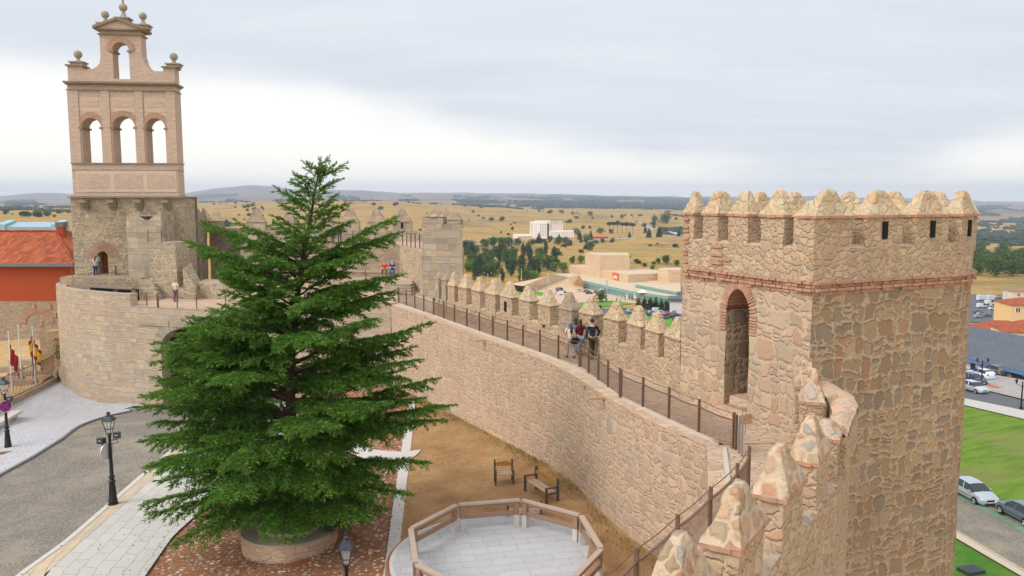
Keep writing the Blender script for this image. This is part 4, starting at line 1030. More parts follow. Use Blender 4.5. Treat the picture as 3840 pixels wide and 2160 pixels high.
# garden earth between strip and wall
A=[(GG(*q).x+.0,GG(*q).y) for q in wE]; B=[(wallx(y),y) for x,y in A]
drape('garden_earth',A,B,M_soil,.02,12,world=True,step=.5)
# tufts of grass along the wall foot (stuff)
def leafmesh(P,N,size,asp,name,mats,parent=None,mi=None,local=False,droop=None,**k):
    """many small leaf quads: P centres (n,3), N axis dirs (n,3)"""
    n=len(P); P=np.asarray(P,float); N=np.asarray(N,float); N/=np.linalg.norm(N,axis=1)[:,None]+1e-9
    r=RNG.normal(size=(n,3)); S_=np.cross(N,r); S_/=np.linalg.norm(S_,axis=1)[:,None]+1e-9
    sz=(np.asarray(size)*np.ones(n))[:,None]; w=sz*asp
    v=np.stack([P-S_*w*.5,P+N*sz*.45-S_*w*.5*.9,P+N*sz,P+N*sz*.45+S_*w*.5],1).reshape(-1,3)
    me=bpy.data.meshes.new(name); me.vertices.add(4*n); me.vertices.foreach_set('co',v.astype(np.float32).ravel())
    me.loops.add(4*n); me.loops.foreach_set('vertex_index',np.arange(4*n,dtype=np.int32))
    me.polygons.add(n); me.polygons.foreach_set('loop_start',np.arange(0,4*n,4,dtype=np.int32)); me.polygons.foreach_set('loop_total',np.full(n,4,dtype=np.int32))
    for m in (mats if isinstance(mats,list) else [mats]): me.materials.append(m)
    if mi is not None: me.polygons.foreach_set('material_index',np.asarray(mi,dtype=np.int32))
    me.update(calc_edges=True); o=bpy.data.objects.new(name,me); COL.objects.link(o)
    if parent is not None:
        o.parent=parent
        if not local: o.matrix_parent_inverse=wm(parent).inverted()
    return tag(o,**k)
def leafmat(name,dark,mid,light,sc=1.2,trans=.15):
    t=NT(name); g=t.n.new('ShaderNodeNewGeometry')
    n=t.noise(g.outputs['Position'],sc,3,.6)
    f=t.M('ADD',t.M('MULTIPLY',g.outputs['Random Per Island'],.55),t.M('MULTIPLY',n,.45))
    t.col(t.ramp(f,[(.15,dark),(.5,mid),(.85,light)])); t.b.inputs['Roughness'].default_value=.65
    if trans:
        tr=t.N('ShaderNodeBsdfTranslucent'); t.put(tr.inputs[0],light+(1,) if len(light)==3 else light)
        mx=t.n.new('ShaderNodeMixShader'); mx.inputs[0].default_value=trans; t.l.new(t.b.outputs[0],mx.inputs[1]); t.l.new(tr.outputs[0],mx.inputs[2]); t.l.new(mx.outputs[0],t.n['Material Output'].inputs[0])
    return t.m
M_grass=leafmat('tuft_grass',(.10,.13,.03),(.20,.19,.05),(.34,.27,.09),.8)
P=[];N=[]
for i in range(6000):
    y=random.uniform(21,50); wx=wallx(y)-.5; d=abs(random.gauss(0,.45))+.02
    if noise.noise(Vector((y*.35,d*.6,3)))+ .25-d*.35< random.uniform(-.2,.35): continue
    x=wx-d; P.append((x,y,gz(x,y))); N.append((random.gauss(0,.35),random.gauss(0,.35),1))
for i in range(1500):
    q=Vector((random.uniform(-6,2.5),random.uniform(33,47)));
    if q.x<wallx(q.y)-.6 and noise.noise(Vector((q.x*.5,q.y*.5,8)))>.12: P.append((q.x,q.y,gz(q.x,q.y))); N.append((random.gauss(0,.5),random.gauss(0,.5),.8))
leafmesh(P,N,RNG.uniform(.05,.19,len(P)),.14,'grass_tuft',M_grass,kind='stuff',label='dry and green grass tufts along the foot of the inner wall',cat='grass')

P=[];N=[]
for i in range(2600):
    a=random.uniform(0,6.28); r=1.7+abs(random.gauss(0,1.9)); x=-7.75+r*math.cos(a); y=27.25+r*math.sin(a)
    if x<wallx(y)-.3: P.append((x,y,gz(x,y)+.065)); N.append((random.gauss(0,1),random.gauss(0,1),.08))
for i in range(700):
    x=random.uniform(-24,-1); y=random.uniform(20,52)
    if x<wallx(y)-.3: P.append((x,y,gz(x,y)+.13 if x<-26 else gz(x,y)+.065)); N.append((random.gauss(0,1),random.gauss(0,1),.08))
leafmesh(P,N,RNG.uniform(.03,.10,len(P)),.5,'leaf_litter',leafmat('litter',(.07,.045,.02),(.14,.09,.04),(.26,.19,.09),2.,0),kind='stuff',label='brown fallen twigs and needles scattered around the conifer',cat='leaf litter')
# ---- low kerb wall, ruin ground, railing fence, flags at left
q1=[GG(-260,1660),GG(0,1548),GG(110,1492),GG(170,1462),GG(222,1432)]
mb=MB(); qa=[q.xy for q in q1]; qb=offs(qa,-.45)
for i in range(len(qa)-1):
    a,b,c,d=qa[i],qa[i+1],qb[i+1],qb[i]
    mb.prism([tuple(a),tuple(b),tuple(c),tuple(d)],[gz(*a)-.2,gz(*b)-.2,gz(*c)-.2,gz(*d)-.2],[gz(*a)+.5,gz(*b)+.5,gz(*c)+.5,gz(*d)+.5])
mb.build('low_wall',M_old,None,label='low grey stone kerb wall edging the left pavement',cat='low wall')
def rz_(x,y): return gz(x,y)+.35+ (2.2)*sm(62,75,y)+.25*noise.noise(Vector((x*.4,y*.4,0)))
mb=MB(); mb.grid(lambda i,j:(lambda f,g:(lambda p:(p.x,p.y,rz_(p.x,p.y)))(along(qb,f)[0].lerp(Vector((-70+34*f,75.3)),g)))(i/20,j/16),list(range(21)),list(range(17)))
M_dry=plain('dry_earth',(184,156,112),.95,vary=.3,vs=1.2)
mb.build('ruin_ground',M_dry,None,kind='structure')
for k,(px,py,w) in enumerate(((95,1335,1.3),(20,1350,1.2),(125,1385,2.0),(30,1395,1.1),(90,1430,.9))):
    q=GD(px,py,68-k*1.2); z=rz_(q.x,q.y); mb=MB(); mb.prism([tuple(nd((q.x+a*w,q.y+b,0),.15))[:2] for a,b in((-1,-.35),(1,-.3),(1,.4),(-1,.3))],z-.3,z+.35)
    mb.build('ruin_wall_stub',M_old,None,label='pale broken foundation stones %s, behind the fence'%(['below the blocked brick arch','at the far left','in the middle of the plot','near the left lamp','closest to the low wall'][k]),cat='ruin')
fe=empty('iron_fence',(qb[1].x,qb[1].y,gz(*qb[1])),0,'thin rusty vertical-bar fence on the low wall in front of the dry ruins','fence')
mb=MB(); n=95
M_rust=plain('rusty_iron',(120,92,70),.8,vary=.3)
for i in range(n):
    p=along([q for q in offs(qa,-.22)],i/n)[0]; z=gz(p.x,p.y)+.45; mb.bar((p.x,p.y,z),(p.x,p.y,z+1.9),.03,.03)
mb.build('bar',M_rust,fe); mb=MB()
oq=[q for q in offs(qa,-.22)]
for h in(.55,2.25):
    for a,b in zip(oq[:-1],oq[1:]): mb.bar((a.x,a.y,gz(*a)+h),(b.x,b.y,gz(*b)+h),.04,.04)
mb.build('rail',M_rust,fe)
for px,nm in((132,'end'),):
    q=GG(132,1455); mb=MB(); mb.box((q.x-.3,q.y+.6,gz(q.x,q.y)),(.1,.1,2.6)); mb.build('post',M_iron,fe)
# stub wall with plant, boulder
sw=empty('stub_wall',(-38.6,66.3,-2),0,'short broken stub of masonry wall with a plant on top beside the gate wall','wall')
a=GG(178,1445); b=GG(262,1428); zt1=GD(160,1245,a.y).z
wx0=GD(162,1300,66).x; wx1=GD(276,1300,66).x
mb=MB(); rag(mb,[(wx0,65.6),(wx1+.6,66.4)],-2.5,lambda s:GD(200,1243,66).z+.12*math.sin(s*4)+.1*s,0,.3,.08); rag(mb,[(wx1+.6,67.6),(wx0,67)],-2.5,lambda s:GD(200,1243,66).z,0,.3,.05)
mb.face([(wx0,65.6,GD(200,1243,66).z),(wx1+.6,66.4,GD(200,1243,66).z+.15),(wx1+.6,67.6,GD(200,1243,66).z),(wx0,67,GD(200,1243,66).z)]); rag(mb,[(wx0,67),(wx0,65.6)],-2.5,lambda s:GD(200,1243,66).z,0,.3,.05)
mb.build('rubble',masonry('ochre_rubble',.6,.34,[(196,160,112),(178,150,116),(160,146,128),(204,168,120),(170,150,124)],(198,166,122),.025,True,.06,.3,.03),sw)
M_ivy=leafmat('ivy_leaf',(.02,.035,.012),(.05,.07,.02),(.10,.12,.04),2.)
c=GD(248,1290,65.7); P=[];N=[]
for i in range(900):
    k=random.random(); p=Vector((c.x+random.gauss(0,.32)-.1*k,65.7+random.gauss(0,.2)-.15,c.z+.55-k*1.7)); P.append(p); N.append((random.gauss(0,1),-abs(random.gauss(0,1)),random.gauss(-.3,.7)))
leafmesh(P,N,.16,.6,'wall_plant',M_ivy,label='dark bushy plant growing out of the stub wall by the gate',cat='plant')
bm=bmesh.new(); bmesh.ops.create_icosphere(bm,subdivisions=3,radius=1)
q=GD(266,1400,65.2)
for v in bm.verts: v.co=nd((v.co.x*.95,v.co.y*.8,v.co.z*1.05-.15),.28,.7,4)+Vector((q.x,q.y,q.z))
for f in bm.faces: f.smooth=True
me=bpy.data.meshes.new('boulder'); bm.to_mesh(me); bm.free(); me.materials.append(plain('boulder_rock',(166,142,122),.9,vary=.3,vs=2)); o=bpy.data.objects.new('boulder',me); COL.objects.link(o); tag(o,'big brown boulder at the foot of the gate wall corner','boulder')
def flag(px,base,top,kind):
    g=GG(px[0],base); h=GD(px[1],top,g.y).z-g.z
    names={'none':'bare white flagpole between the two flags','spain':'white flagpole with a yellow and red flag','red':'white flagpole with a faded red flag at the left edge'}
    r=empty('flagpole',tuple(g),0,names[kind],'flagpole'); mb=MB(); mb.tube([(0,0,0),(0,0,h)],[.07,.035],8); mb.ball((0,0,h),.07,8); mb.build('pole',plain('white_pole',(210,212,208),.5),r,local=True)
    if kind!='none':
        y_,rd=plain('flag_yellow',(210,180,60),.8),plain('flag_red',(158,52,48),.8)
        mb=MB()
        def fn(i,j):
            x=-.0+i/12*.62; z=h-.9-j/9*1.5-(i/12)*1.1; return (x*(1 if kind=='red' else 1)+(-.35 if kind=='spain' and j>0 else 0)*0, .12*math.sin(i*1.3+j*.4),z)
        for i in range(12):
            for j in range(9):
                m=1 if (kind=='red' or j<2 or j>=7) else 0
                mb.face([fn(i,j),fn(i+1,j),fn(i+1,j+1),fn(i,j+1)],m,None,True)
        if kind=='spain':
            for i in range(6):
                for j in range(9):
                    mb.face([(-x,-y,z+1*0+.3) for x,y,z in(fn(i,j),fn(i+1,j),fn(i+1,j+1),fn(i,j+1))],1 if j<2 or j>=6 else 0,None,True)
        mb.build('flag',[y_,rd],r,local=True)
flag((48,33),1490,1245,'red'); flag((84,70),1462,1222,'none'); flag((136,127),1462,1228,'spain')
# stone seat at left
g=GG(40,1615); sb_=empty('slab_bench',tuple(g),0,'low granite slab seat on the left pavement behind the no-stopping sign','bench')
a=GG(-60,1650); b=GG(78,1572); zt_s=.52
mb=MB(); A=Vector((a.x,a.y,a.z+zt_s)); B=Vector((b.x-.2,b.y,b.z+zt_s)); mb.bar(A,B,.62,.16); mb.build('slab',M_strip,sb_)
for f in(.25,.82):
    p=A.lerp(B,f); mb=MB(); mb.box((p.x,p.y,gz(p.x,p.y)+.08),(.4,.24,.4),math.atan2(B.y-A.y,B.x-A.x)+math.pi/2*0); mb.build('leg',M_copg,sb_)
mb=MB(); g=GG(30,1700); mb.box((g.x-.1,g.y-.3,g.z+.1),(.45,.28,.012),.3); mb.build('manhole_cover',plain('rusty_cover',(120,88,60)),None,label='brown metal cover plate in the pavement at the foot of the left lamp',cat='cover')

# ---- street lamps
def lamp(name,p,h,label,extras=0):
    r=empty(name,tuple(p),0,label,'street lamp','cast-iron lanterns on the square')
    mb=MB(); k=h/4.1
    mb.lathe([(.24,0),(.24,.05),(.2,.07),(.18,.16),(.20,.2),(.17,.26),(.14,.75),(.115,1.0),(.15,1.03),(.15,1.08),(.10,1.12),(.09,1.2),(.13,1.24),(.13,1.28),(.085,1.34),(.07,2.2),(.055,3.0),(.075,3.05),(.05,3.12),(.04,3.2)],(0,0,0),14); 
    o=mb.build('column',M_iron,r,local=True); o.scale=(k,k,k)
    lb=MB(); z0=3.2; z1=3.78
    for a in range(4):
        t=math.pi/4+a*math.pi/2; lb.bar((.11*math.cos(t),.11*math.sin(t),z0),(.27*math.cos(t),.27*math.sin(t),z1),.022,.022)
        t2=t+math.pi/2
        for zz,rr in((z0,.11),(z0+.22,.17),(z1,.27)): lb.bar((rr*math.cos(t),rr*math.sin(t),zz),(rr*math.cos(t2),rr*math.sin(t2),zz),.022,.022)
    for a in range(4): 
        t=math.pi/4+a*math.pi/2; lb.bar((.03*math.cos(t),.03*math.sin(t),z0-.12),(.11*math.cos(t),.11*math.sin(t),z0),.02,.02)
    o=lb.build('lantern_frame',M_iron,r,local=True); o.scale=(k,k,k)
    lb=MB(); lb.lathe([(.33,3.78),(.30,3.84),(.14,4.0)],(0,0,0),4,0,1,1,math.pi/4); lb.lathe([(.33,3.78),(.0001,3.79)],(0,0,0),4,0,1,1,math.pi/4); lb.lathe([(.14,4.0),(.10,4.02),(.05,4.07),(.09,4.1),(.09,4.13),(.03,4.17),(.0001,4.19)],(0,0,0),12)
    o=lb.build('lantern_hood',plain('hood_metal',(58,64,72),.4,.4,.5),r,local=True); o.scale=(k,k,k)
    gl=MB(); gl.lathe([(.10,3.22),(.24,3.76)],(0,0,0),4,0,1,1,math.pi/4)
    m=bpy.data.materials.get('lantern_glass')
    if not m:
        t=NT('lantern_glass'); t.col((.9,.95,.95,1)); t.b.inputs['Roughness'].default_value=.05; t.b.inputs['Alpha'].default_value=.18; m=t.m
    o=gl.build('glass',m,r,local=True); o.scale=(k,k,k)
    if extras:
        fl=MB()
        for sx,z,ry in(((-.32,2.9,-1),(.34,3.15,1)) if extras==1 else ((.3,2.95,1),)):
            fl.bar((0,0,z-.25),(sx,0,z-.2),.03,.03); fl.tube([(sx*.2,0,z-.4),(sx,-.02,z-.35),(sx*1.1,0,z-.1)],.018,6)
            fl.box((sx*1.05,-.05,z-.12),(.15,.12,.24),.3*ry,1)
            fl.lathe([(.0001,0),(.1,.0),(.11,.05)],(sx*1.05,-.1,z-.0),10,2)
        o=fl.build('floodlight',[M_iron,plain('floodlight_body',(70,74,78),.4,.5,.5),plain('lamp_glass',(190,196,196),.15,0,.5)],r,local=True); o.scale=(k,k,k)
    return r
g2=GG(425,1893); h2=GD(403,1550,g2.y).z-g2.z
L1=lamp('street_lamp',g2,h2,'black iron lantern post with two floodlights and a round sign back, between street and tree',1)
g1=GG(31,1683); h1=GD(15,1420,g1.y).z-g1.z
L2=lamp('street_lamp',g1,h1,'black iron lantern post at the left edge carrying a no-stopping sign',2)
L3p=GD(1300,2160,19.5); L3z=gz(L3p.x,L3p.y); h3=GD(1297,2018,19.5).z-L3z
L3=lamp('street_lamp',Vector((L3p.x,19.5,L3z)),h3,'black iron lantern whose top shows at the bottom edge below the tree',0)
L3.rotation_euler=(0,0,R(6))
mb=MB(); mb.lathe([(.0001,0),(.33,0),(.33,.05),(.0001,.05)],(0,0,0),20,0); o=mb.build('sign_back',plain('sign_alu',(196,200,204),.4,.4,.5),L1,local=True); o.location=(-.12,-.05,GD(400,1690,g2.y).z-g2.z); o.rotation_euler=(R(90),0,R(68))
# no stopping sign facing the camera: blue disc, red ring and red cross
t=NT('no_stopping_face'); uv=t.uv(); s=t.n.new('ShaderNodeSeparateXYZ'); t.l.new(uv,s.inputs[0]); X,Y=s.outputs[0],s.outputs[1]
rr=t.M('SQRT',t.M('ADD',t.M('MULTIPLY',X,X),t.M('MULTIPLY',Y,Y)))
cr=t.M('MINIMUM',t.M('ABSOLUTE',t.M('ADD',X,Y)),t.M('ABSOLUTE',t.M('SUBTRACT',X,Y)))
red=t.M('MAXIMUM',t.M('GREATER_THAN',rr,.235),t.M('LESS_THAN',cr,.045))
t.col(t.mix(red,lin((40,70,150)),lin((190,40,48)))); t.b.inputs['Roughness'].default_value=.4
mb=MB(); n=28; pts=[(.3*math.cos(2*math.pi*i/n),.3*math.sin(2*math.pi*i/n)) for i in range(n)]
mb.face([(x,-.03,z) for x,z in pts],0,pts); 
for i in range(n): a,b=pts[i],pts[(i+1)%n]; mb.face([(a[0],-.03,a[1]),(a[0],.02,a[1]),(b[0],.02,b[1]),(b[0],-.03,b[1])],1)
mb.face([(x*1.08,-.026,z*1.08) for x,z in pts],1)
o=mb.build('no_stopping_sign',[t.m,plain('sign_rim',(214,214,214),.4)],L2,local=True); o.location=(.06,-.1,GD(30,1522,g1.y).z-g1.z); o.rotation_euler=(0,0,R(38))
# ---- circular planter
pc=Vector((-7.75,27.25)); pz=gz(*pc)
pl=empty('round_planter',(pc.x,pc.y,pz),0,'round stone planter ring at the foot of the big conifer','planter')
mb=MB(); mb.lathe([(1.62,-.1),(1.66,.5)],(0,0,0),48,0); mb.lathe([(1.66,.5),(1.66,.58),(1.15,.6),(1.12,.55)],(0,0,0),48,1); mb.lathe([(1.12,.55),(1.12,.75),(.8,.78),(.78,.4)],(0,0,0),40,1); mb.build('stone_ring',[M_copg,plain('ring_top',(176,162,144),.85,vary=.2,vs=2)],pl,local=True)
mb=MB(); mb.lathe([(.79,.6),(.0001,.66)],(0,0,0),24); mb.build('soil',M_soil,pl,local=True)
# ---- benches in the garden
M_wood=plain('bench_wood',(182,130,70),.6,vary=.2,vs=5); M_woodg=plain('weathered_plank',(186,156,136),.7,vary=.2,vs=5); M_cast=plain('bench_frame',(92,84,78),.5,.2,.4)
def bench(name,p,rz,W,label,cat,group=None):
    r=empty(name,tuple(p),rz,label,cat,group)
    for s in(-1,1):
        x=s*W/2; mb=MB(); mb.box((x,-.26,0),(.035,.04,.6)); mb.build('leg',M_cast,r,local=True)
        mb=MB(); mb.box((x,.24,0),(.035,.045,.93)); mb.build('leg',M_cast,r,local=True)
        mb=MB(); mb.bar((x,-.3,.62),(x,.26,.6),.07,.05); mb.bar((x,-.26,.38),(x,.24,.38),.05,.05); mb.build('armrest',M_cast,r,local=True)
    for y in(-.13,.09):
        mb=MB(); mb.box((0,y,.41),(W/2-.03,.1,.035)); mb.build('seat_plank',M_woodg,r,local=True)
    mb=MB(); n=10
    for i in range(n):
        x0,x1=-W/2+.04+(W-.08)*i/n,-W/2+.04+(W-.08)*(i+1)/n; z=lambda x:.78+.08*(1-(2*x/W)**2)
        for a,b in((.2,.235),):
            mb.face([(x0,a,.66),(x1,a,.66),(x1,a,z(x1)),(x0,a,z(x0))]); mb.face([(x1,b,.66),(x0,b,.66),(x0,b,z(x0)),(x1,b,z(x1))]); mb.face([(x0,a,z(x0)),(x1,a,z(x1)),(x1,b,z(x1)),(x0,b,z(x0))])
    mb.build('backrest',M_wood,r,local=True); return r
g=GG(1890,1812); bench('garden_chair',g,R(6),.72,'single-seat wooden chair with dark frame on the dry garden earth','chair')
g=GG(2030,1862); bench('garden_bench',g,R(-62),1.65,'two-seat wooden bench standing close to the inner face of the wall','bench')
g=GG(1966,1948); bench('garden_bench',Vector((g.x,g.y+.15,g.z-.18)),R(180),1.2,'dark-framed bench mostly hidden behind the wooden octagon railing','bench')
# ---- octagonal viewing deck
dc=Vector((-.35,24.6)); dz=2.22
dk=empty('round_deck',(dc.x,dc.y,dz-.4),0,'round pale granite platform inside the wooden octagon railing','platform')
mb=MB(); mb.lathe([(3.5,-.55),(3.5,.0),(3.38,.0)],(dc.x,dc.y,dz),72,1); mb.lathe([(3.38,-.01),(3.3,-.01)],(dc.x,dc.y,dz),72,1)
n=72; pts=[(dc.x+3.4*math.cos(2*math.pi*i/n),dc.y+3.4*math.sin(2*math.pi*i/n)) for i in range(n)]; mb.face([(x,y,dz-.003) for x,y in pts],0,[(x*.97+y*.2,y*.97-x*.2) for x,y in pts])
mb.build('paving',[M_deck,M_strip],dk)
mb=MB(); mb.lathe([(3.62,-.5),(3.62,-.08),(3.52,-.08)],(dc.x,dc.y,dz),72); mb.build('edge_band',plain('rust_edge',(146,98,74),.8,vary=.3,vs=2),dk)
M_beam=plain('weathered_beam',(150,122,102),.7,vary=.22,vs=6); M_beamt=plain('beam_top',(178,158,142),.7,vary=.15,vs=5)
oc=[G(1540,1976,3.2).xy,G(1715,1886,3.2).xy,G(1955,1868,3.2).xy,G(2178,1926,3.2).xy,G(2256,2052,3.2).xy]
oc=[Vector(q) for q in oc]; lastA=G(1548,2125,3.2).xy
ctr=Vector((-.45,24.3))
oc=[Vector((-2.75,22.15))]+oc+[Vector((1.5,20.9)),Vector((-.9,20.3))]
of=empty('octagon_railing',(dc.x,dc.y,dz),0,'octagonal railing of weathered wooden beams on short concrete posts','railing')
n=len(oc)
for i in range(n):
    a,b=oc[i],oc[(i+1)%n]; d=(b-a).normalized(); L=(b-a).length; a2=a+d*.06; b2=b-d*.06; nrm=Vector((-d.y,d.x))
    if nrm.dot(ctr-a)<0: nrm=-nrm
    mb=MB(); mb.bar((*a2,3.14),(*b2,3.14),.17,.07,1); mb.bar((*(a2+nrm*0),3.05),(*b2,3.05),.07,.11,0); mb.bar((*(a2+d*.12),2.70),(*(b2-d*.12),2.70),.08,.15,0); mb.build('beam',[M_beam,M_beamt],of)
    for e,s in((a2+d*.12,1),(b2-d*.12,-1)):
        mb=MB(); mb.box((e.x,e.y,2.62),(.08,.07,.46),math.atan2(d.y,d.x),0); mb.box((e.x,e.y,2.18),(.09,.09,.46),math.atan2(d.y,d.x),1); mb.build('post',[M_beam,M_strip],of)
# ================================================================ THE BIG CONIFER
M_bark=plain('bark',(74,56,44),.95,vary=.4,vs=5)
M_need=leafmat('needles',(.018,.056,.009),(.064,.165,.018),(.20,.36,.055),.9,.22)
tr=empty('conifer_tree',(-7.75,27.25,1.9),0,'tall dark green cedar-like conifer growing out of the round planter','tree')
tb=Vector((-7.75,27.25,1.9)); tt=GD(1197,604,27.25)
def trunk(z):
    f=(z-tb.z)/(tt.z-tb.z); return Vector((tb.x+(tt.x-tb.x)*(f**2.2)+.06*math.sin(f*9),tb.y+.08*math.sin(f*7),z))
mb=MB(); zs=[tb.z+(tt.z-tb.z)*i/24 for i in range(25)]; mb.tube([trunk(z) for z in zs],[max(.015,.24*(1-i/24)**.8) for i in range(25)],9); mb.build('trunk',M_bark,tr)
NP=[];ND=[];NS=[]; lm=MB()
def needles(pts,dens,size,spread=.75):
    """pts polyline (k,3)"""
    P=np.array([tuple(p) for p in pts]); 
    seg=np.diff(P,axis=0); L=np.linalg.norm(seg,axis=1)
    for a,s,l in zip(P[:-1],seg,L):
        n=max(1,int(l*dens)); f=RNG.random(n)[:,None]; base=a+s*f
        d=s/(l+1e-9); r=RNG.normal(size=(n,3)); r-=(r@d)[:,None]*d; r/=np.linalg.norm(r,axis=1)[:,None]+1e-9
        r[:,2]=r[:,2]*.55+.10; 
        NP.append(base+r*.01); ND.append(d*1.0+r*spread); NS.append(size*RNG.uniform(.6,1.25,n))
def limb(z0,az,L,rise,droop,tipup=0.,side=1.,dens=1.):
    s=trunk(z0); h=Vector((math.cos(az),math.sin(az),0)); n=max(5,int(L/.28)); pts=[]
    bend=random.uniform(-.12,.12)
    for i in range(n+1):
        f=i/n; d=L*f; hh=Vector((math.cos(az+bend*f),math.sin(az+bend*f),0))
        pts.append(s+hh*d+Vector((0,0,rise*f*L-droop*L*f*f+tipup*L*max(0,f-.6)**2))+Vector((random.gauss(0,.02),random.gauss(0,.02),random.gauss(0,.015))))
    lm.tube(pts,[max(.006,.018*L*(1-i/n)**1.1) for i in range(n+1)],5)
    st=.13; k=int(L/st); sgn=1
    for i in range(k):
        f=(i+.5)/k
        if f<.12 or random.random()<.06: continue
        q=pts[int(f*n)].lerp(pts[min(n,int(f*n)+1)],f*n-int(f*n)); tdir=(pts[min(n,int(f*n)+1)]-pts[max(0,int(f*n)-0)]).normalized() if int(f*n)<n else h
        sgn=-sgn; an=R(random.uniform(38,66))*sgn
        bl=side*(min(1.5,.44*L)*(1-f)**.7*(.45+.55*min(1,f*3))+.16)*random.uniform(.65,1.2)
        dd=Vector((tdir.x*math.cos(an)-tdir.y*math.sin(an),tdir.x*math.sin(an)+tdir.y*math.cos(an),tdir.z*.6)).normalized()
        bp=[]; m=max(2,int(bl/.16)); dr=random.uniform(.1,.5)
        for j in range(m+1):
            g=j/m; bp.append(q+dd*bl*g+Vector((0,0,-dr*bl*g*g+.02))+h*bl*.22*g*g)
        needles(bp,80*dens,.14)
        if bl>.42:
            for j in range(1,m):
                for s2 in(-1,1):
                    a2=R(46)*s2; d2=Vector((dd.x*math.cos(a2)-dd.y*math.sin(a2),dd.x*math.sin(a2)+dd.y*math.cos(a2),dd.z-.15)); l2=bl*.42*(1-j/m)+.1
                    needles([bp[j],bp[j]+d2*l2*.5,bp[j]+d2*l2+Vector((0,0,-.07))],66*dens,.13)
    needles(pts[int(n*.2):],90*dens,.15,.9)
    needles([pts[-1],pts[-1]+(pts[-1]-pts[-2]).normalized()*.18],90,.12,.45)
prof=[(0,3.7),(.12,4.75),(.28,5.0),(.42,4.1),(.55,3.1),(.68,2.1),(.79,1.35),(.88,.75),(.95,.4),(1,.2)]
H0,H1=2.75,tt.z-.25
N=150
for i in range(N):
    h=(i+.5)/N; h=h**1.06; z=H0+(H1-H0)*h; R_=float(np.interp(h,[a for a,b in prof],[b for a,b in prof]))
    az=i*2.39996+random.uniform(-.3,.3)
    if math.sin(az)>.35 and i%3==0 and h<.6: continue
    L=R_*random.choice([random.uniform(.45,.7),random.uniform(.72,.95),random.uniform(.9,1.06)])
    if math.sin(az)<-.2 and h<.14: L*=.72
    if math.cos(az)>.1 and h<.22: L*=.78
    if noise.noise(Vector((math.cos(az)*1.6,math.sin(az)*1.6,h*7)))>.46: continue
    rise=np.interp(h,[0,.2,.45,.75,1],[.0,.17,.5,.8,1.05])+random.uniform(-.1,.1); dr=np.interp(h,[0,.3,.7,1],[.16,.22,.26,.2])+random.uniform(-.05,.08)
    limb(z,az,L,rise,dr,random.uniform(0,.5),1.,1. if math.sin(az)<.5 else .6)
def tiplimb(px,py,Yo,pys,side=.9):
    t=GD(px*1.4907,py*1.4907,27.25+Yo); z0=GD(1100,pys*1.4907,27.25).z; s=trunk(z0); d=t-s; L=math.hypot(d.x,d.y); dr=.12
    limb(z0,math.atan2(d.y,d.x),L*1.0,(d.z)/L+dr,dr,0,side)
for a in [(527,562,.3,668),(482,606,-.4,735),(600,560,-1,640),(474,808,-1.2,905),(395,866,-.8,930),(347,1016,-1.0,1050),(367,1182,-.8,1150),(405,880,.2,925),(415,925,.6,985),(398,945,-.7,1000),(440,865,-.2,925),(425,905,-.9,960),(470,830,.1,890),(362,1268,-.9,1215),(400,905,-.3,965),(430,882,-.6,950),(420,965,-1.1,1010),(378,1000,-.3,1065),(500,850,-.9,900),(455,838,.5,905),(520,780,.6,850),(560,735,.3,800),(540,640,.7,720),(372,1100,-.5,1130),(390,1060,-1.4,1090),(440,1120,-2.0,1130),(400,1200,-1.8,1190),(372,1310,-1.4,1235),(450,1372,-2.6,1235),(690,1362,-3.2,1240),(905,1305,-2.6,1230),
          (866,416,.1,452),(838,418,0,440),(742,462,-.3,490),(700,476,-.2,530),(870,512,-.3,560),(990,547,.2,682),(1000,585,1.2,690),(985,735,-.6,820),(905,640,-1.6,700),(960,800,-2.,880),(1074,818,-.5,962),(1050,905,-1.4,990),(1146,1010,-.6,1118),(1105,1060,-1.5,1140),(1088,1152,-1.0,1190),(1022,1245,-1.8,1215),(1040,870,.3,985),(1090,960,-.2,1075),(1060,1000,-1.,1080),(1010,690,-.2,790),(940,700,-.6,780),(560,690,-1.8,790),(640,740,-2.4,820),(455,930,-2.2,980)]:
    tiplimb(*a)
for k in range(7):
    z=tt.z-.15-k*.2; limb(z,k*2.4+.6,.3+.09*k,.9,.2,0,.9)
lm.build('limb',M_bark,tr)
needles([tt-Vector((.02,0,.9)),tt-Vector((0,0,.3)),tt+Vector((.03,0,.12))],140,.12,.7)
print('needles',sum(len(a) for a in NP))
leafmesh(np.concatenate(NP),np.concatenate(ND),np.concatenate(NS),.27,'crown',M_need,tr)
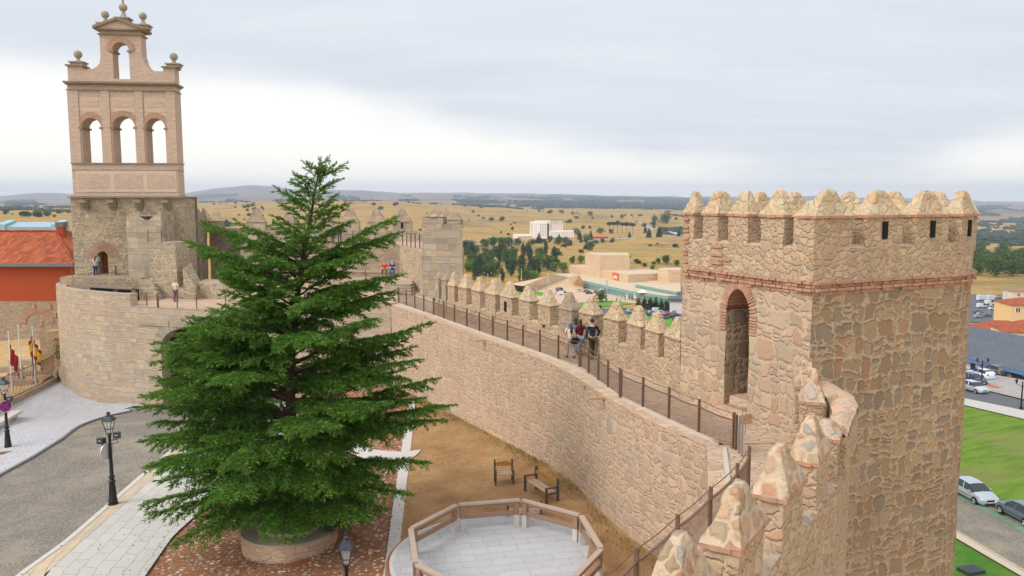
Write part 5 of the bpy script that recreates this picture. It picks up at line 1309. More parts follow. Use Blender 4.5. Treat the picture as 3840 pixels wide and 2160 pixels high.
# ================================================================ TERRAIN
Dk=[5,60,140,250,330,520,700,1100,1300,1900,2600,3300,4500,6500,9000,13000,15000,22000]
cols={ # src x : z for first five (near), then y_src for the rest up to 13000
 -900:([-11,-9,-7,-6,-6,-6],[832,812,806,794,784,780,770,762,755,745]),
 0:([-11,-9,-7,-6,-6,-6],[832,812,806,794,784,780,770,762,755,737]),
 150:([-11,-9,-7,-6,-6,-6],[832,813,806,794,784,779,770,762,754,721]),
 260:([-11,-9,-7,-6,-6,-7],[835,815,808,795,785,780,770,762,754,724]),
 700:([-11,-11,-12,-15,-20,-25],[860,845,833,800,775,768,762,752,742,724]),
 800:([-11,-11,-12,-16,-22,-27],[865,848,836,797,770,767,761,751,740,706]),
 960:([-11,-12,-14,-20,-28,-32],[885,858,848,790,760,765,758,748,735,691]),
 1060:([-11,-12,-14,-22,-30,-34],[895,868,858,793,757,763,758,747,735,701]),
 1200:([-11,-12,-16,-26,-34,-38],[912,880,866,800,755,760,757,746,736,715]),
 1350:([-11,-12,-18,-32,-40,-42],[930,895,876,803,757,761,758,747,737,713]),
 1500:([-11,-12,-18,-36,-44,-44],[950,905,885,810,760,762,760,748,738,721]),
 1733:([-11,-12,-18,-40,-44,-44],[965,912,893,825,774,775,768,752,738,725]),
 2000:([-11,-12,-18,-42,-44,-44],[965,912,895,842,795,788,775,756,740,727]),
 2300:([-11,-12,-18,-42,-44,-44],[970,915,897,850,808,798,780,760,742,735]),
 2600:([-11,-12,-18,-42,-44,-44],[985,920,895,850,818,803,787,768,750,738]),
 3000:([-11,-11.5,-16,-40,-44,-44],[1000,925,900,858,828,812,793,772,752,735]),
 3300:([-11,-11.5,-15.5,-38,-44,-44],[1010,930,905,868,842,822,803,778,760,742]),
 3600:([-11,-11.5,-15.5,-36,-44,-44],[1010,932,915,880,856,838,812,788,770,752]),
 3840:([-11,-11.5,-15.5,-36,-44,-44],[1010,935,917,886,862,842,816,790,773,759]),
 4700:([-11,-11.5,-15.5,-36,-44,-44],[1010,935,917,886,862,842,816,790,773,757])}
cu=[]; cz=[]
for x,(a,b) in sorted(cols.items()):
    cu.append((x-1920)/F); zz=list(a)
    for D,y in zip(Dk[6:16],b): zz.append(GD(x,y,D).z)
    zz+= [zz[-1]-80,zz[-1]-200]; cz.append(zz)
cu=np.array(cu); cz=np.array(cz); lDk=np.log(Dk)
def hN(u,D):
    D=max(D,5.); l=math.log(D); j=min(max(int(np.searchsorted(lDk,l))-1,0),len(Dk)-2)
    g=(D-Dk[j])/(Dk[j+1]-Dk[j]); g=max(0,min(1,g))
    a=float(np.interp(u,cu,cz[:,j])); b=float(np.interp(u,cu,cz[:,j+1])); return a+(b-a)*g
def hT(x,y):
    D=math.hypot(x,y) if y<=0 else y
    if y>0: u=max(-.95,min(.95,x/max(y,1)))
    else: u=.95 if x>0 else -.95
    if y>0 and abs(x/max(y,1))>.95: D=math.hypot(x,y)*.725
    z=hN(u,D)
    if D>560:
        k=min(1,(D-560)/400); z+=k*D*.0016*noise.noise(Vector((x/D*9,D*.0011,1)))+k*D*.0007*noise.noise(Vector((x/D*40,D*.004,5)))
        if D>7000: z+=min(1,(D-7000)/4000)*16*noise.noise(Vector((x*.0009,y*.0004,2)))+10*noise.noise(Vector((x*.003,y*.001,7)))*min(1,(D-7000)/4000)
    return z
angs=[i*.22-44 for i in range(401)]; angs=[a for a in angs]+[46+4*i for i in range(67)]+[316-.001]
angs=sorted(set([round(a,3) for a in angs]))
rs=[3,12,25,40,60]; 
while rs[-1]<330: rs.append(rs[-1]*1.05)
while rs[-1]<21000: rs.append(rs[-1]*1.028)
V=[];colr=[]
for r in rs:
    for a in angs:
        ar=R(a); x=r*math.sin(ar); y=r*math.cos(ar); z=hT(x,y); V.append((x,y,z))
na=len(angs); Fc=[]
for i in range(len(rs)-1):
    for j in range(na):
        k=(j+1)%na; Fc.append((i*na+j,i*na+k,(i+1)*na+k,(i+1)*na+j))
me=bpy.data.meshes.new('terrain'); me.from_pydata(V,[],Fc); me.polygons.foreach_set('use_smooth',[True]*len(Fc))
# land cover mask: r = scrub/forest, g = heath (brown-mauve), b = green meadow
def cover(x,y):
    D=max(y,1.); px=1920+F*x/D if y>0 else 1920; n=noise.noise(Vector((px*.0055,math.log(D)*3.2,1)))+.5*noise.noise(Vector((px*.02,math.log(D)*9,4)))
    fo=0.; he=sm(3300,6000,D)
    if D>3500:
        base=-.05
        if 1900<px<2700: base=.45 if D>4200 else .1
        if 1700<px<=1900: base=.25
        if px>=2700: base=.12 if D<7500 else -.05
        if 1230<px<1350 and 4000<D<8000: base=.1
        fo=sm(.08,.42,n*.8+base)
        if D>10000: fo*= .9 if 2050<px<2700 else .25
    if px>3550 and 1250<D<3200: fo=max(fo,sm(-.25,.15,n+.15*sm(2600,1900,D)))
    if px<700 and 1900<D<3600: fo=max(fo,sm(.0,.35,n+.18))
    if px>2450 and px<3000 and 1400<D<3000: fo=max(fo,sm(.05,.4,n+.05))
    return fo,he,0.
ca=me.color_attributes.new('cover','FLOAT_COLOR','POINT'); buf=[]
for v in V:
    f,h,g=cover(v[0],v[1]); buf+= [f,h,g,1]
ca.data.foreach_set('color',buf)
t=NT('dry_grassland'); at=t.N('ShaderNodeAttribute',attribute_name='cover'); s=t.n.new('ShaderNodeSeparateColor'); t.l.new(at.outputs['Color'],s.inputs[0]); p=t.obj()
n1=t.noise(p,.006,6,.65); n2=t.noise(p,.05,5,.7); n3=t.noise(p,.0012,6,.7)
grass=t.ramp(t.M('ADD',t.M('MULTIPLY',n1,.6),t.M('MULTIPLY',n2,.4)),[(.40,(.22,.15,.055,1)),(.46,(.35,.22,.075,1)),(.53,(.46,.285,.09,1)),(.60,(.29,.21,.07,1))])
grass=t.mix(t.sstep(.56,.68,t.noise(p,.018,5,.75)),grass,(.20,.17,.07,1))
heath=t.ramp(n3,[(.35,(.12,.095,.075,1)),(.5,(.22,.15,.105,1)),(.62,(.34,.235,.14,1))])
trk=t.noise(t.V('MULTIPLY',p,(.25,1.,1.)),.010,5,.75); grass=t.mix(t.M('MULTIPLY',t.sstep(.55,.66,trk),.65),grass,(.20,.20,.075,1)); grass=t.mix(t.M('MULTIPLY',t.sstep(.64,.68,t.noise(p,.0035,3,.5)),.5),grass,(.42,.33,.20,1))
c=t.mix(s.outputs[1],grass,heath)
fo=t.M('ADD',s.outputs[0],t.M('MULTIPLY',t.M('SUBTRACT',t.noise(p,.012,4,.75),.5),1.1))
c=t.mix(t.sstep(.42,.58,fo),c,(.035,.052,.03,1)); t.col(c); t.b.inputs['Specular IOR Level'].default_value=.05
me.materials.append(t.m); o=bpy.data.objects.new('terrain',me); COL.objects.link(o); tag(o,kind='structure')
def TP(px,py,D): 
    q=GD(px,py,D); return q
def onT(px,D): 
    x=(px-1920)/F*(D*1.0); q=Vector((x,D,0)); 
    for i in range(3): q.z=hT(q.x,D); f=D*cP-(q.z-EYE)*sP; q.x=(px-1920)/F*f
    return q
def hit(px,py,D0=330,D1=9000):
    """first point where the sight line meets the terrain"""
    d=_d(px,py); D=D0
    while D<D1:
        t_=D/d[1]; z=EYE+d[2]*t_
        if z<=hT(d[0]*t_,D): break
        D*=1.01
    return Vector((d[0]*D/d[1],D,hT(d[0]*D/d[1],D)))
# ================================================================ FAR TREES
def crownpts(kind,n,h,w):
    P=[];N_=[]
    blobs=[]
    if kind=='round': 
        for i in range(13): 
            a=random.uniform(0,6.28); r=random.uniform(0,.3)*w; blobs.append((r*math.cos(a),r*math.sin(a),h*random.uniform(.3,.78),w*random.uniform(.2,.34)))
    elif kind=='poplar':
        for i in range(14): 
            f=(i+.5)/14; blobs.append((random.gauss(0,.09)*w,random.gauss(0,.09)*w,h*(.08+.9*f),w*.5*(math.sin(math.pi*min(1,f*.85+.12))**.6)*random.uniform(.6,1)))
    elif kind=='conifer':
        for i in range(16):
            f=(i+.5)/16; blobs.append((random.gauss(0,.12)*w*(1-f),random.gauss(0,.12)*w*(1-f),h*(.06+.92*f),w*.5*(1-f)**.8*random.uniform(.7,1.05)+.15))
    elif kind=='pine':
        for i in range(12):
            a=random.uniform(0,6.28); r=random.uniform(0,.36)*w; blobs.append((r*math.cos(a),r*math.sin(a),h*random.uniform(.74,.9),w*random.uniform(.14,.24)))
    elif kind=='shrub':
        for i in range(9):
            a=random.uniform(0,6.28); r=random.uniform(0,.34)*w; blobs.append((r*math.cos(a),r*math.sin(a),h*random.uniform(.25,.62),w*random.uniform(.18,.3)))
    vol=np.array([b[3]**2 for b in blobs]); pr_=vol/vol.sum(); idx=RNG.choice(len(blobs),n,p=pr_); B=np.array(blobs)[idx]
    d=RNG.normal(size=(n,3)); d/=np.linalg.norm(d,axis=1)[:,None]; r=RNG.uniform(.55,1.06,n)[:,None]
    sq=np.array([1,1,.55 if kind=='pine' else (.8 if kind in('shrub','round') else 1.1)])
    P=B[:,:3]+d*r*B[:,3:4]*sq; P[:,2]=np.maximum(P[:,2],.05)
    return P,d+RNG.normal(size=(n,3))*.7
ML={'round':leafmat('broadleaf',(.030,.060,.012),(.065,.115,.022),(.15,.21,.045),.25),
    'poplar':leafmat('poplar_leaf',(.016,.042,.014),(.034,.078,.024),(.075,.13,.04),.25),
    'conifer':leafmat('far_conifer',(.010,.026,.014),(.022,.05,.024),(.05,.09,.035),.25),
    'pine':leafmat('pine_leaf',(.016,.034,.012),(.032,.06,.02),(.065,.10,.03),.25),
    'shrub':leafmat('shrub_leaf',(.028,.040,.016),(.055,.070,.026),(.11,.12,.045),.25),
    'bright':leafmat('bright_leaf',(.06,.12,.015),(.12,.21,.03),(.22,.32,.06),.25)}
protos={}
def proto(kind,h,w,n,leaf,matk=None,trunkr=.25,var=3):
    key=(kind,h,w,matk); 
    if key not in protos:
        L=[]
        for v in range(var):
            P,D_=crownpts(kind,n,h,w); L.append((P,D_))
        protos[key]=[]
        for P,D_ in L:
            o=leafmesh(P,D_,RNG.uniform(.7,1.3,len(P))*leaf,.75,'crown',ML[matk or kind]); me_=o.data; bpy.data.objects.remove(o)
            mb=MB(); mb.tube([(0,0,-.3),(.05*w*.3,0,h*.35),(0,0,h*.75)],[trunkr,trunkr*.7,trunkr*.2],6)
            if kind=='pine': mb=MB(); [mb.tube([(dx*.2,0,-.3),(dx,dx*.4,h*.8)],[trunkr,trunkr*.5],5) for dx in(0,)]
            q=mb.build('trunk',M_bark); protos[key].append((me_,q.data)); bpy.data.objects.remove(q)
    return protos[key]
def plant_tree(name,kind,p,h,w,n,leaf,label,group,cat='tree',matk=None,scale=1.,trunkr=.25,parts=True):
    me_,tm_=random.choice(proto(kind,h,w,n,leaf,matk,trunkr))
    if not parts:
        o=bpy.data.objects.new(name,me_); COL.objects.link(o); o.location=p; o.rotation_euler=(0,0,random.uniform(0,6.28)); s=scale; o.scale=(s*random.uniform(.9,1.15),s*random.uniform(.9,1.15),s*random.uniform(.85,1.1)); return tag(o,label,cat,group)
    e=empty(name,tuple(p),random.uniform(0,6.28),label,cat,group); e.scale=(scale,scale,scale)
    for nm,m_ in(('crown',me_),('trunk',tm_)):
        o=bpy.data.objects.new(nm,m_); COL.objects.link(o); o.parent=e
    return e
# scattered holm-oak shrubs on the dry hill (individually placed)
cnt=0; tries=0
while cnt<230 and tries<20000:
    tries+=1; px=random.uniform(600,3840) if random.random()<.8 else random.uniform(0,260); D=random.choice([random.uniform(1000,1900),random.uniform(1900,3000)])
    if px>2540 and px<3650: continue
    q=onT(px,D); 
    if noise.noise(Vector((px*.006,D*.002,3)))<random.uniform(-.35,.3): continue
    if 1900<px<2600 and 1150<D<1450: continue
    s=random.choice([.55,.75,.95,1.2,1.5])*(1 if D<1900 else 1.25)
    plant_tree('hillside_shrub','shrub',q,5.,6.5,150,1.5,'small dark round shrub dotted over the dry yellow hillside','shrubs on the dry hillside','shrub',scale=s,parts=False); cnt+=1
for i in range(70):
    px=random.choice([random.uniform(1740,2560),random.uniform(1740,2150)]); D=random.uniform(640,1180); q=onT(px,D)
    if noise.noise(Vector((px*.008,D*.004,6)))<random.uniform(-.25,.3) or (px<2080 and D<740): continue
    plant_tree('slope_bush','shrub',q,5.,6.5,150,1.5,'round bush scattered on the dry slope above the hall','bushes on the dry slope','shrub',scale=random.uniform(.45,1.15),parts=False)
# thick scrub of the far forests: one mass
def blobmass(name,pts,sizes,mat,label,cat):
    base=[]; bm=bmesh.new(); bmesh.ops.create_icosphere(bm,subdivisions=1,radius=1); bv=np.array([v.co[:] for v in bm.verts]); bf=[[v.index for v in f.verts] for f in bm.faces]; bm.free()
    VV=[];FF=[]; 
    bf=np.array(bf)
    for i,(p,s) in enumerate(zip(pts,sizes)):
        jit=1+RNG.uniform(-.3,.3,(len(bv),1)); v=bv*jit*np.array([s,s,s*.62])+np.array([p[0],p[1],p[2]+s*.3]); VV.append(v); FF.append(bf+i*len(bv))
    VV=np.concatenate(VV); FF=np.concatenate(FF); me_=bpy.data.meshes.new(name); me_.from_pydata(VV.tolist(),[],FF.tolist()); me_.materials.append(mat); o=bpy.data.objects.new(name,me_); COL.objects.link(o); return tag(o,label,cat,None,'stuff')
pts=[];sz=[]
for i in range(60000):
    px=random.uniform(-100,3950); D=math.exp(random.uniform(math.log(1250),math.log(9500))); x=(px-1920)/F*D
    f,h,g=cover(x,D)
    if f<random.uniform(.25,.9) : continue
    n_=noise.noise(Vector((x*.006,D*.004,2)))
    if n_<random.uniform(-.3,.12): continue
    pts.append((x,D,hT(x,D))); sz.append(random.uniform(3,7)*(1 if D<3000 else 1.6 if D<5500 else 2.4))
    if len(pts)>9000: break
M_far=leafmat('far_scrub',(.018,.032,.018),(.032,.05,.026),(.05,.07,.032),.02,0)
blobmass('distant_woodland',pts,sz,M_far,'dark scrub and woodland covering the far hills','woodland')
# tree belt in the valley left of the hall
random.seed(21)
for i in range(64):
    px=random.uniform(1700,2115); D=random.uniform(545,720); 
    if px>2060 and D<600: D+=70
    q=onT(px,D); k=random.random()
    if k<.36: plant_tree('poplar_tree','poplar',q,20,6.5,900,1.15,'tall narrow dark poplar in the tree belt behind the battlements','trees of the valley belt',scale=random.uniform(.5,.78))
    elif k<.85: plant_tree('broadleaf_tree','round',q,11,12,900,1.2,'rounded green tree in the tree belt behind the battlements','trees of the valley belt',scale=random.uniform(.55,.95))
    else: plant_tree('broadleaf_tree','round',q,11,12,900,1.2,'bright yellow-green tree in the tree belt behind the battlements','trees of the valley belt',matk='bright',scale=random.uniform(.5,.8))
# named groups of trees nearer the hotel, measured by their feet
def T(kind,px,py,h,label,group=None,matk=None,D0=330):
    q=hit(px,py,D0); base={'round':(11,12,900,1.2),'shrub':(5.,6.5,150,1.5),'conifer':(14,8,900,1.1),'poplar':(20,6.5,900,1.15),'pine':(14,8.5,700,1.0)}[kind]
    hh=h/F*q.y  # h given in picture pixels of height
    return plant_tree({'round':'broadleaf_tree','shrub':'bush','conifer':'conifer_tree','poplar':'poplar_tree','pine':'stone_pine'}[kind],kind,q,base[0],base[1],base[2],base[3],label,group,'bush' if kind=='shrub' else 'tree',matk,hh/base[0],.3)
P_=lambda cx,cy:(1700+cx/2.862,700+cy/2.862)
L_=[('round',180,690,40,'bushy olive-green trees left of the filling station'),('round',120,640,20,'low bush in front of the parked cars'),('round',350,660,34,'dense dark green bush under the green canopy'),('round',430,650,36,'dense dark green bush beside the canopy'),('round',520,655,38,'dense dark green bush right of the canopy'),('round',590,650,36,'dense dark green bush by the flat white annexe'),
 ('pine',590,570,26,'broad flat-topped pine beside the white annexe'),('conifer',430,590,22,'dark conifer in front of the green canopy'),('round',690,640,30,'grey-green tree in front of the white annexe'),('conifer',920,612,44,'big blue-green conifer in front of the hotel'),('round',850,635,24,'bush left of the big conifer at the hotel'),('round',1040,600,24,'olive tree at the foot of the white hotel'),('round',1130,630,32,'green trees below the hotel wing'),('round',1200,620,28,'green tree at the right end below the hotel wing'),('conifer',1135,580,26,'dark conifer rising in front of the hotel wing'),
 ('conifer',1355,572,34,'dark pointed conifer right of the hotel'),('conifer',1475,575,36,'second dark conifer right of the hotel'),('round',1325,520,28,'light green tree behind the hotel wing end'),('round',1420,590,30,'yellowish green tree between two conifers'),('round',1585,510,24,'light green tree by the red-roofed inn'),
 ('pine',1670,500,42,'umbrella pine, leftmost of the grove'),('pine',1720,500,44,'umbrella pine in the left half of the grove'),('pine',1760,500,45,'tall umbrella pine at the middle of the grove'),('pine',1810,500,42,'umbrella pine right of the middle of the grove'),('pine',1860,510,44,'umbrella pine near the right of the grove'),('pine',1925,510,42,'umbrella pine, rightmost of the grove'),('round',1690,505,18,'bush under the grove of umbrella pines'),('conifer',1890,550,24,'small conifer below the pine grove'),
 ('round',1600,610,18,'bush on the slope below the inn'),('round',1710,600,16,'brown bush on the slope below the inn'),('round',1470,690,36,'olive tree alone on the slope above the hall'),('conifer',2100,550,38,'dark conifer in the right group by the road'),('conifer',2210,545,42,'broad dark conifer in the right group by the road'),('conifer',2060,500,26,'smaller dark conifer behind the right group'),('conifer',2425,535,28,'dark conifer beside the tower edge'),
 ('round',2280,400,42,'big pale green tree beside the winding road'),('round',2160,390,26,'pale tree left of the big tree beside the road'),('round',1465,320,20,'pale green tree near the top of the yellow hill'),('round',1280,305,14,'small green trees at the top of the yellow hill'),('round',1170,292,16,'dark tree at the top of the yellow hill'),('round',1810,345,16,'green tree by the far road'),('round',1700,340,12,'small green tree by the far road'),
 ('shrub',335,705,18,'grey bush on the slope left of the valley trees'),('shrub',375,770,20,'green bush on the slope above the valley belt'),('round',560,790,36,'green trees on the dry slope above the valley belt'),('round',640,830,34,'dark green trees on the dry slope above the belt'),('round',730,830,30,'bushy green clump on the dry slope'),('round',565,835,22,'brown-green bush on the dry slope'),('shrub',680,705,12,'small bush high on the dry slope'),('shrub',810,765,14,'round bush in the row above the poplars'),('shrub',870,800,16,'round bush left in the line of bushes'),('shrub',935,805,20,'green bush in the middle of the line of bushes'),('shrub',1000,765,12,'dark bush at the right of the line'),('shrub',1010,800,16,'green bush behind the light mast'),('shrub',1115,830,16,'round dark bush near the hall'),('shrub',1140,840,12,'brown bush near the hall'),
 ('round',1275,835,24,'dark green bush against the hall wall'),('round',1370,830,30,'bright green tree against the tall block'),('round',1290,785,14,'brown bush above the hall'),('shrub',1960,822,16,'round bush right of the tall block'),('shrub',2050,860,16,'dark bush on the slope right of the hall'),('shrub',2150,840,14,'bush on the slope right of the hall, higher'),('round',2285,840,34,'green tree clump on the right slope'),('round',2200,835,22,'green bush left in the clump on the right slope'),('round',2400,860,24,'green bush right in the clump on the right slope'),('round',2140,900,20,'bright bush behind the hall roof'),
 ('round',150,910,34,'bright green tree beside the grey ashlar block'),('poplar',915,960,50,'slim poplar left of the hall'),('round',1180,925,40,'bright green tree left of the hall'),('round',1080,920,36,'yellow-green tree beside the light mast')]
for k,cx,cy,h,lab in L_:
    T(k,*P_(cx,cy),h,lab,None,'bright' if 'bright' in lab or 'light green' in lab or 'yellow' in lab and k=='round' else None)
# green woodland right of the tower
for i in range(34):
    px=random.uniform(3640,3900); D=random.uniform(610,900); q=onT(px,D); plant_tree('broadleaf_tree','round',q,11,12,900,1.2,'leafy green tree in the wood right of the big tower','trees right of the big tower',matk='round',scale=random.uniform(.9,1.5))
# ================================================================ VALLEY: lawns, paving, buildings
def sheet(name,px,mat,off=.25,D0=300,n=10,kind='structure',world=False):
    """4-corner sheet (tl,tr,br,bl) draped on the terrain"""
    c=[hit(*q,D0).xy if not world else Vector(q) for q in px]; mb=MB()
    def f(i,j):
        p=c[0].lerp(c[1],i/n).lerp(c[3].lerp(c[2],i/n),j/n); return (p.x,p.y,hT(p.x,p.y)+off)
    mb.grid(f,list(range(n+1)),list(range(n+1)),0,lambda i,j:(f(i,j)[0],f(i,j)[1])); return mb.build(name,mat,None,kind=kind)
def grassmat(name,a,b,dry,sc=.12):
    t=NT(name); p=t.obj(); n=t.noise(p,sc,5,.65); s=t.n.new('ShaderNodeSeparateXYZ'); t.l.new(p,s.inputs[0]); cb=t.n.new('ShaderNodeCombineXYZ'); t.l.new(t.M('MULTIPLY',t.M('ADD',s.outputs[0],t.M('MULTIPLY',s.outputs[1],1.6)),.35),cb.inputs[0]); t.l.new(t.M('MULTIPLY',t.M('SUBTRACT',s.outputs[1],t.M('MULTIPLY',s.outputs[0],.55)),2.2),cb.inputs[1]); n2=t.noise(cb.outputs[0],sc*5,6,.75)
    c=t.mix(t.sstep(.3,.7,n2),a,b); c=t.mix(t.M('MULTIPLY',t.sstep(.46,.62,n),.8),c,dry); t.col(c); return t.m
M_lawn=grassmat('lawn',(.075,.15,.012,1),(.17,.27,.025,1),(.20,.19,.06,1),.06)
M_lawn2=grassmat('far_lawn',(.09,.26,.02,1),(.13,.33,.03,1),(.10,.28,.03,1))
M_plz=plain('pinkish_paving',(198,170,148),.9,vary=.06,vs=.05); M_asph=plain('asphalt',(96,98,102),.9,vary=.15,vs=.4); M_hall=brickmat('travertine_cladding',(212,184,150),(202,174,142),(184,156,126),3.2,1.6,.10,.0,dirty=.1)
M_roofh=plain('hall_roof',(200,180,154),.9,vary=.06,vs=.1)
def S2(x,y): return (2000+x/4.025,1050+y/4.025)
sheet('hall_forecourt',[P_(560,1100),P_(1960,1110),P_(1960,1260),P_(420,1260)],M_plz,.12,300,16)
sheet('lawn',[P_(1180,1262),P_(1700,1228),P_(1960,1262),P_(1280,1330)],M_lawn2,.26,300)
sheet('lawn',[P_(640,1130),P_(830,1120),P_(1100,1168),P_(640,1190)],M_lawn2,.26,300)
sheet('car_park_ground',[P_(1250,1320),P_(2480,1325),P_(2480,1500),P_(1200,1500)],M_asph,.30,240,12)
sheet('lawn',[P_(1730,1380),P_(2480,1440),P_(2480,1600),P_(1500,1500)],M_lawn2,.42,240)
sheet('car_park_ground',[(3560,1105),(3760,1110),(3800,1215),(3560,1215)],M_asph,.3,300)
hall=empty('concert_hall',(110,520,-44),0,'large angular cream-stone hall with teal glass wings down in the valley','building')
ZG=-44
def vol(name,pxs,zt,mat,z0=ZG-1,top=None):
    pts=[G(*P_(*q),zt) for q in pxs]; mb=MB(); mb.prism([(p.x,p.y) for p in pts],z0,zt,0,1 if top else 0); return mb.build(name,[mat,top or mat],hall)
vol('stage_tower',[(1418,712),(1578,735),(1893,735),(1868,708),(1480,705)],-24,M_hall,-40,M_roofh)
vol('main_block',[(1250,840),(1880,942),(2196,930),(2196,895),(1893,872),(1418,838)],-34,M_hall,ZG,M_roofh)
vol('low_block',[(1840,985),(1905,985),(2435,1062),(2435,985),(2196,965),(1880,955)],-38.5,M_hall,ZG,M_roofh)
vol('side_block',[(2196,880),(2310,893),(2440,893),(2440,868),(2250,868)],-30.5,M_hall,-40,M_roofh)
# glass wings
t=NT('teal_glass'); uv=t.uv(); s=t.n.new('ShaderNodeSeparateXYZ'); t.l.new(uv,s.inputs[0]); m_=t.M('GREATER_THAN',t.M('FRACT',t.M('MULTIPLY',s.outputs[0],.22)),.95)
t.col(t.mix(m_,lin((96,140,126)),lin((150,176,168)))); t.b.inputs['Roughness'].default_value=.15; t.b.inputs['Specular IOR Level'].default_value=.6; M_teal=t.m
t=NT('teal_fins'); uv=t.uv(); s=t.n.new('ShaderNodeSeparateXYZ'); t.l.new(uv,s.inputs[0]); m_=t.M('GREATER_THAN',t.M('FRACT',t.M('MULTIPLY',s.outputs[0],1.1)),.5)
t.col(t.mix(m_,lin((150,176,170)),lin((104,140,134)))); M_fin=t.m
def wing(name,pxs,zt,front=()):
    pts=[G(*P_(*q),zt) for q in pxs]; XY=[(p.x,p.y) for p in pts]
    mb=MB(); mb.prism(XY,zt-1.7,zt,0,1); mb.build(name+'_band',[M_fin,M_roofh],hall)
    c=sum((Vector(q) for q in XY),Vector((0,0)))/len(XY); X2=[tuple(c+(Vector(q)-c)*.985) for q in XY]
    mb=MB(); mb.prism(X2,ZG,zt-1.7,0); mb.build(name+'_glass',[M_teal],hall)
wing('entrance',[(1375,1002),(1900,1118),(2400,1190),(2435,1064),(1880,985),(1250,930),(1080,938),(1240,972)],-39.2)
pts=[G(*P_(*q),-37.2) for q in((1952,1047),(2395,1128),(2440,1122),(2440,1062),(2050,1035))]
mb=MB(); mb.prism([(p.x,p.y) for p in pts],-38.3,-37.2,0,1); mb.build('pavilion_band',[M_fin,M_roofh],hall)
mb=MB(); c=sum((p.xy for p in pts),Vector((0,0)))/5; mb.prism([tuple(c+(p.xy-c)*.985) for p in pts],-42.,-38.3,0); mb.build('pavilion_glass',M_teal,hall)
mb=MB(); mb.prism([tuple(c+(p.xy-c)*1.004) for p in pts],-43.2,-41.8,0); mb.build('pavilion_band',M_fin,hall)
# banner: plain orange poster with a pale shape
a=G(*P_(1712,915),-35); b=G(*P_(1776,928),-35)
A=GD(*P_(1712,918),a.y-.6); 
p1=G(*P_(1250,840),-34); p2=G(*P_(1880,942),-34); dwn=(p2-p1).normalized(); nn=Vector((dwn.y,-dwn.x,0)); 
if nn.y>0: nn=-nn
def onw(px,z): 
    # intersect vertical sight plane with the main block front
    dx,dy,_=_d(*P_(px,950)); m=np.array([[dx,-dwn.x],[dy,-dwn.y]]); s_=np.linalg.solve(m,np.array([p1.x,p1.y])); return Vector((p1.x+dwn.x*s_[1],p1.y+dwn.y*s_[1],z))+nn*.4
l,r_=onw(1712,0),onw(1776,0); mb=MB(); zt_,zb_=GD(*P_(1744,918),l.y).z,GD(*P_(1744,1030),l.y).z
mb.face([(l.x,l.y,zb_),(r_.x,r_.y,zb_),(r_.x,r_.y,zt_),(l.x,l.y,zt_)],0); lm_,rm_=l.lerp(r_,.15),l.lerp(r_,.85); zm=(zt_+zb_)/2
n8=[(0,-.35),(.5,-.2),(1,-.3),(.9,.15),(.6,.3),(.35,.2),(.1,.1)]
mb.face([tuple(lm_.lerp(rm_,u).xy+nn.xy*.1)+(zm+v*(zt_-zb_)*.5+.6,) for u,v in n8],1); mb.face([tuple(l.xy+nn.xy*.08)+(zb_+.2,),tuple(l.lerp(r_,.75).xy+nn.xy*.08)+(zb_+.2,),tuple(l.xy+nn.xy*.08)+(zb_+3.5,)],2)
mb.build('banner',[plain('orange_banner',(226,104,44),.6),plain('banner_pale',(214,206,206),.6),plain('banner_sand',(206,170,120),.6)],hall)
# faceted ramp volume left with the spike
mb=MB(); Q=lambda x,y,z:G(*P_(x,y),z)
a=Q(592,1048,-40);b=Q(745,1066,-40);c=Q(1000,965,-36.5);d=Q(1245,972,-38.5);e=Q(1350,945,-34);f=Q(1395,1075,-43);g=Q(1290,1050,-42.5);h=Q(1060,1040,-41.5)
g0=[Q(620,1130,ZG),Q(745,1098,ZG),Q(900,1105,ZG),Q(1150,1110,ZG),Q(1270,1150,ZG),Q(1400,1110,ZG)]
mb.face([a,b,h,c]); mb.face([b,g0[1],g0[2],h]); mb.face([h,g0[2],g0[3],g]); mb.face([c,h,g,d]); mb.face([d,g,e]); mb.face([e,g,f]); mb.face([g,g0[3],g0[4],f]); mb.face([f,g0[4],g0[5]])
mb.face([(a.x,a.y,ZG),(b.x,b.y,ZG),b,a],1); mb.face([e,f,Vector((e.x+6,e.y+14,ZG)),]); mb.build('faceted_ramp',[M_hall,M_dark],hall)
mb=MB(); q=[Q(1320,1107,-42.9),Q(1350,1100,-42.6),Q(1395,1112,-43),Q(1350,1118,-43.2)]; mb.face([v+Vector((0,-.6,.3)) for v in q]); mb.build('skylight',plain('teal_pane',(60,130,100),.3),hall)
# hedge of dark conifers in front of the pavilion
for i,cx in enumerate((1985,2050,2110,2170,2230,2285,2330)):
    T('conifer',*P_(cx,1320+i*3),50-abs(i-2)*1.2,'%s dark clipped conifer of the row before the glass pavilion'%('first second third fourth fifth sixth seventh'.split()[i]),'conifers before the glass pavilion',D0=250)
q=hit(*P_(1585,1250),250); plant_tree('broadleaf_tree','round',q,11,12,900,1.2,'small sapling at the edge of the far lawn',None,'tree',None,.55)
for cx,cy in((1518,1325),(1580,1345)): T('conifer',*P_(cx,cy),20,'narrow dark cypress at the edge of the car park, %s one'%('left' if cx<1550 else 'right'),None,D0=250)
# white utility house left of tower
gh=hit(*P_(2390,1370),250); mb=MB(); e=empty('white_house',tuple(gh),0,'small white rendered house with a slate roof beside the far car park','house')
z1=GD(*P_(2380,1228),gh.y).z; mb.prism([(gh.x-3,gh.y),(gh.x+12,gh.y-3),(gh.x+14,gh.y+9),(gh.x-1,gh.y+12)],gh.z-1,z1); mb.build('wall',plain('white_render',(214,206,204),.8),e)
mb=MB(); mb.prism([(gh.x-3.8,gh.y-.6),(gh.x+12.6,gh.y-3.6),(gh.x+14.6,gh.y+9.6),(gh.x-1.6,gh.y+12.6)],z1,z1+1.2); mb.build('roof',plain('slate',(88,92,100),.7,vary=.2),e)
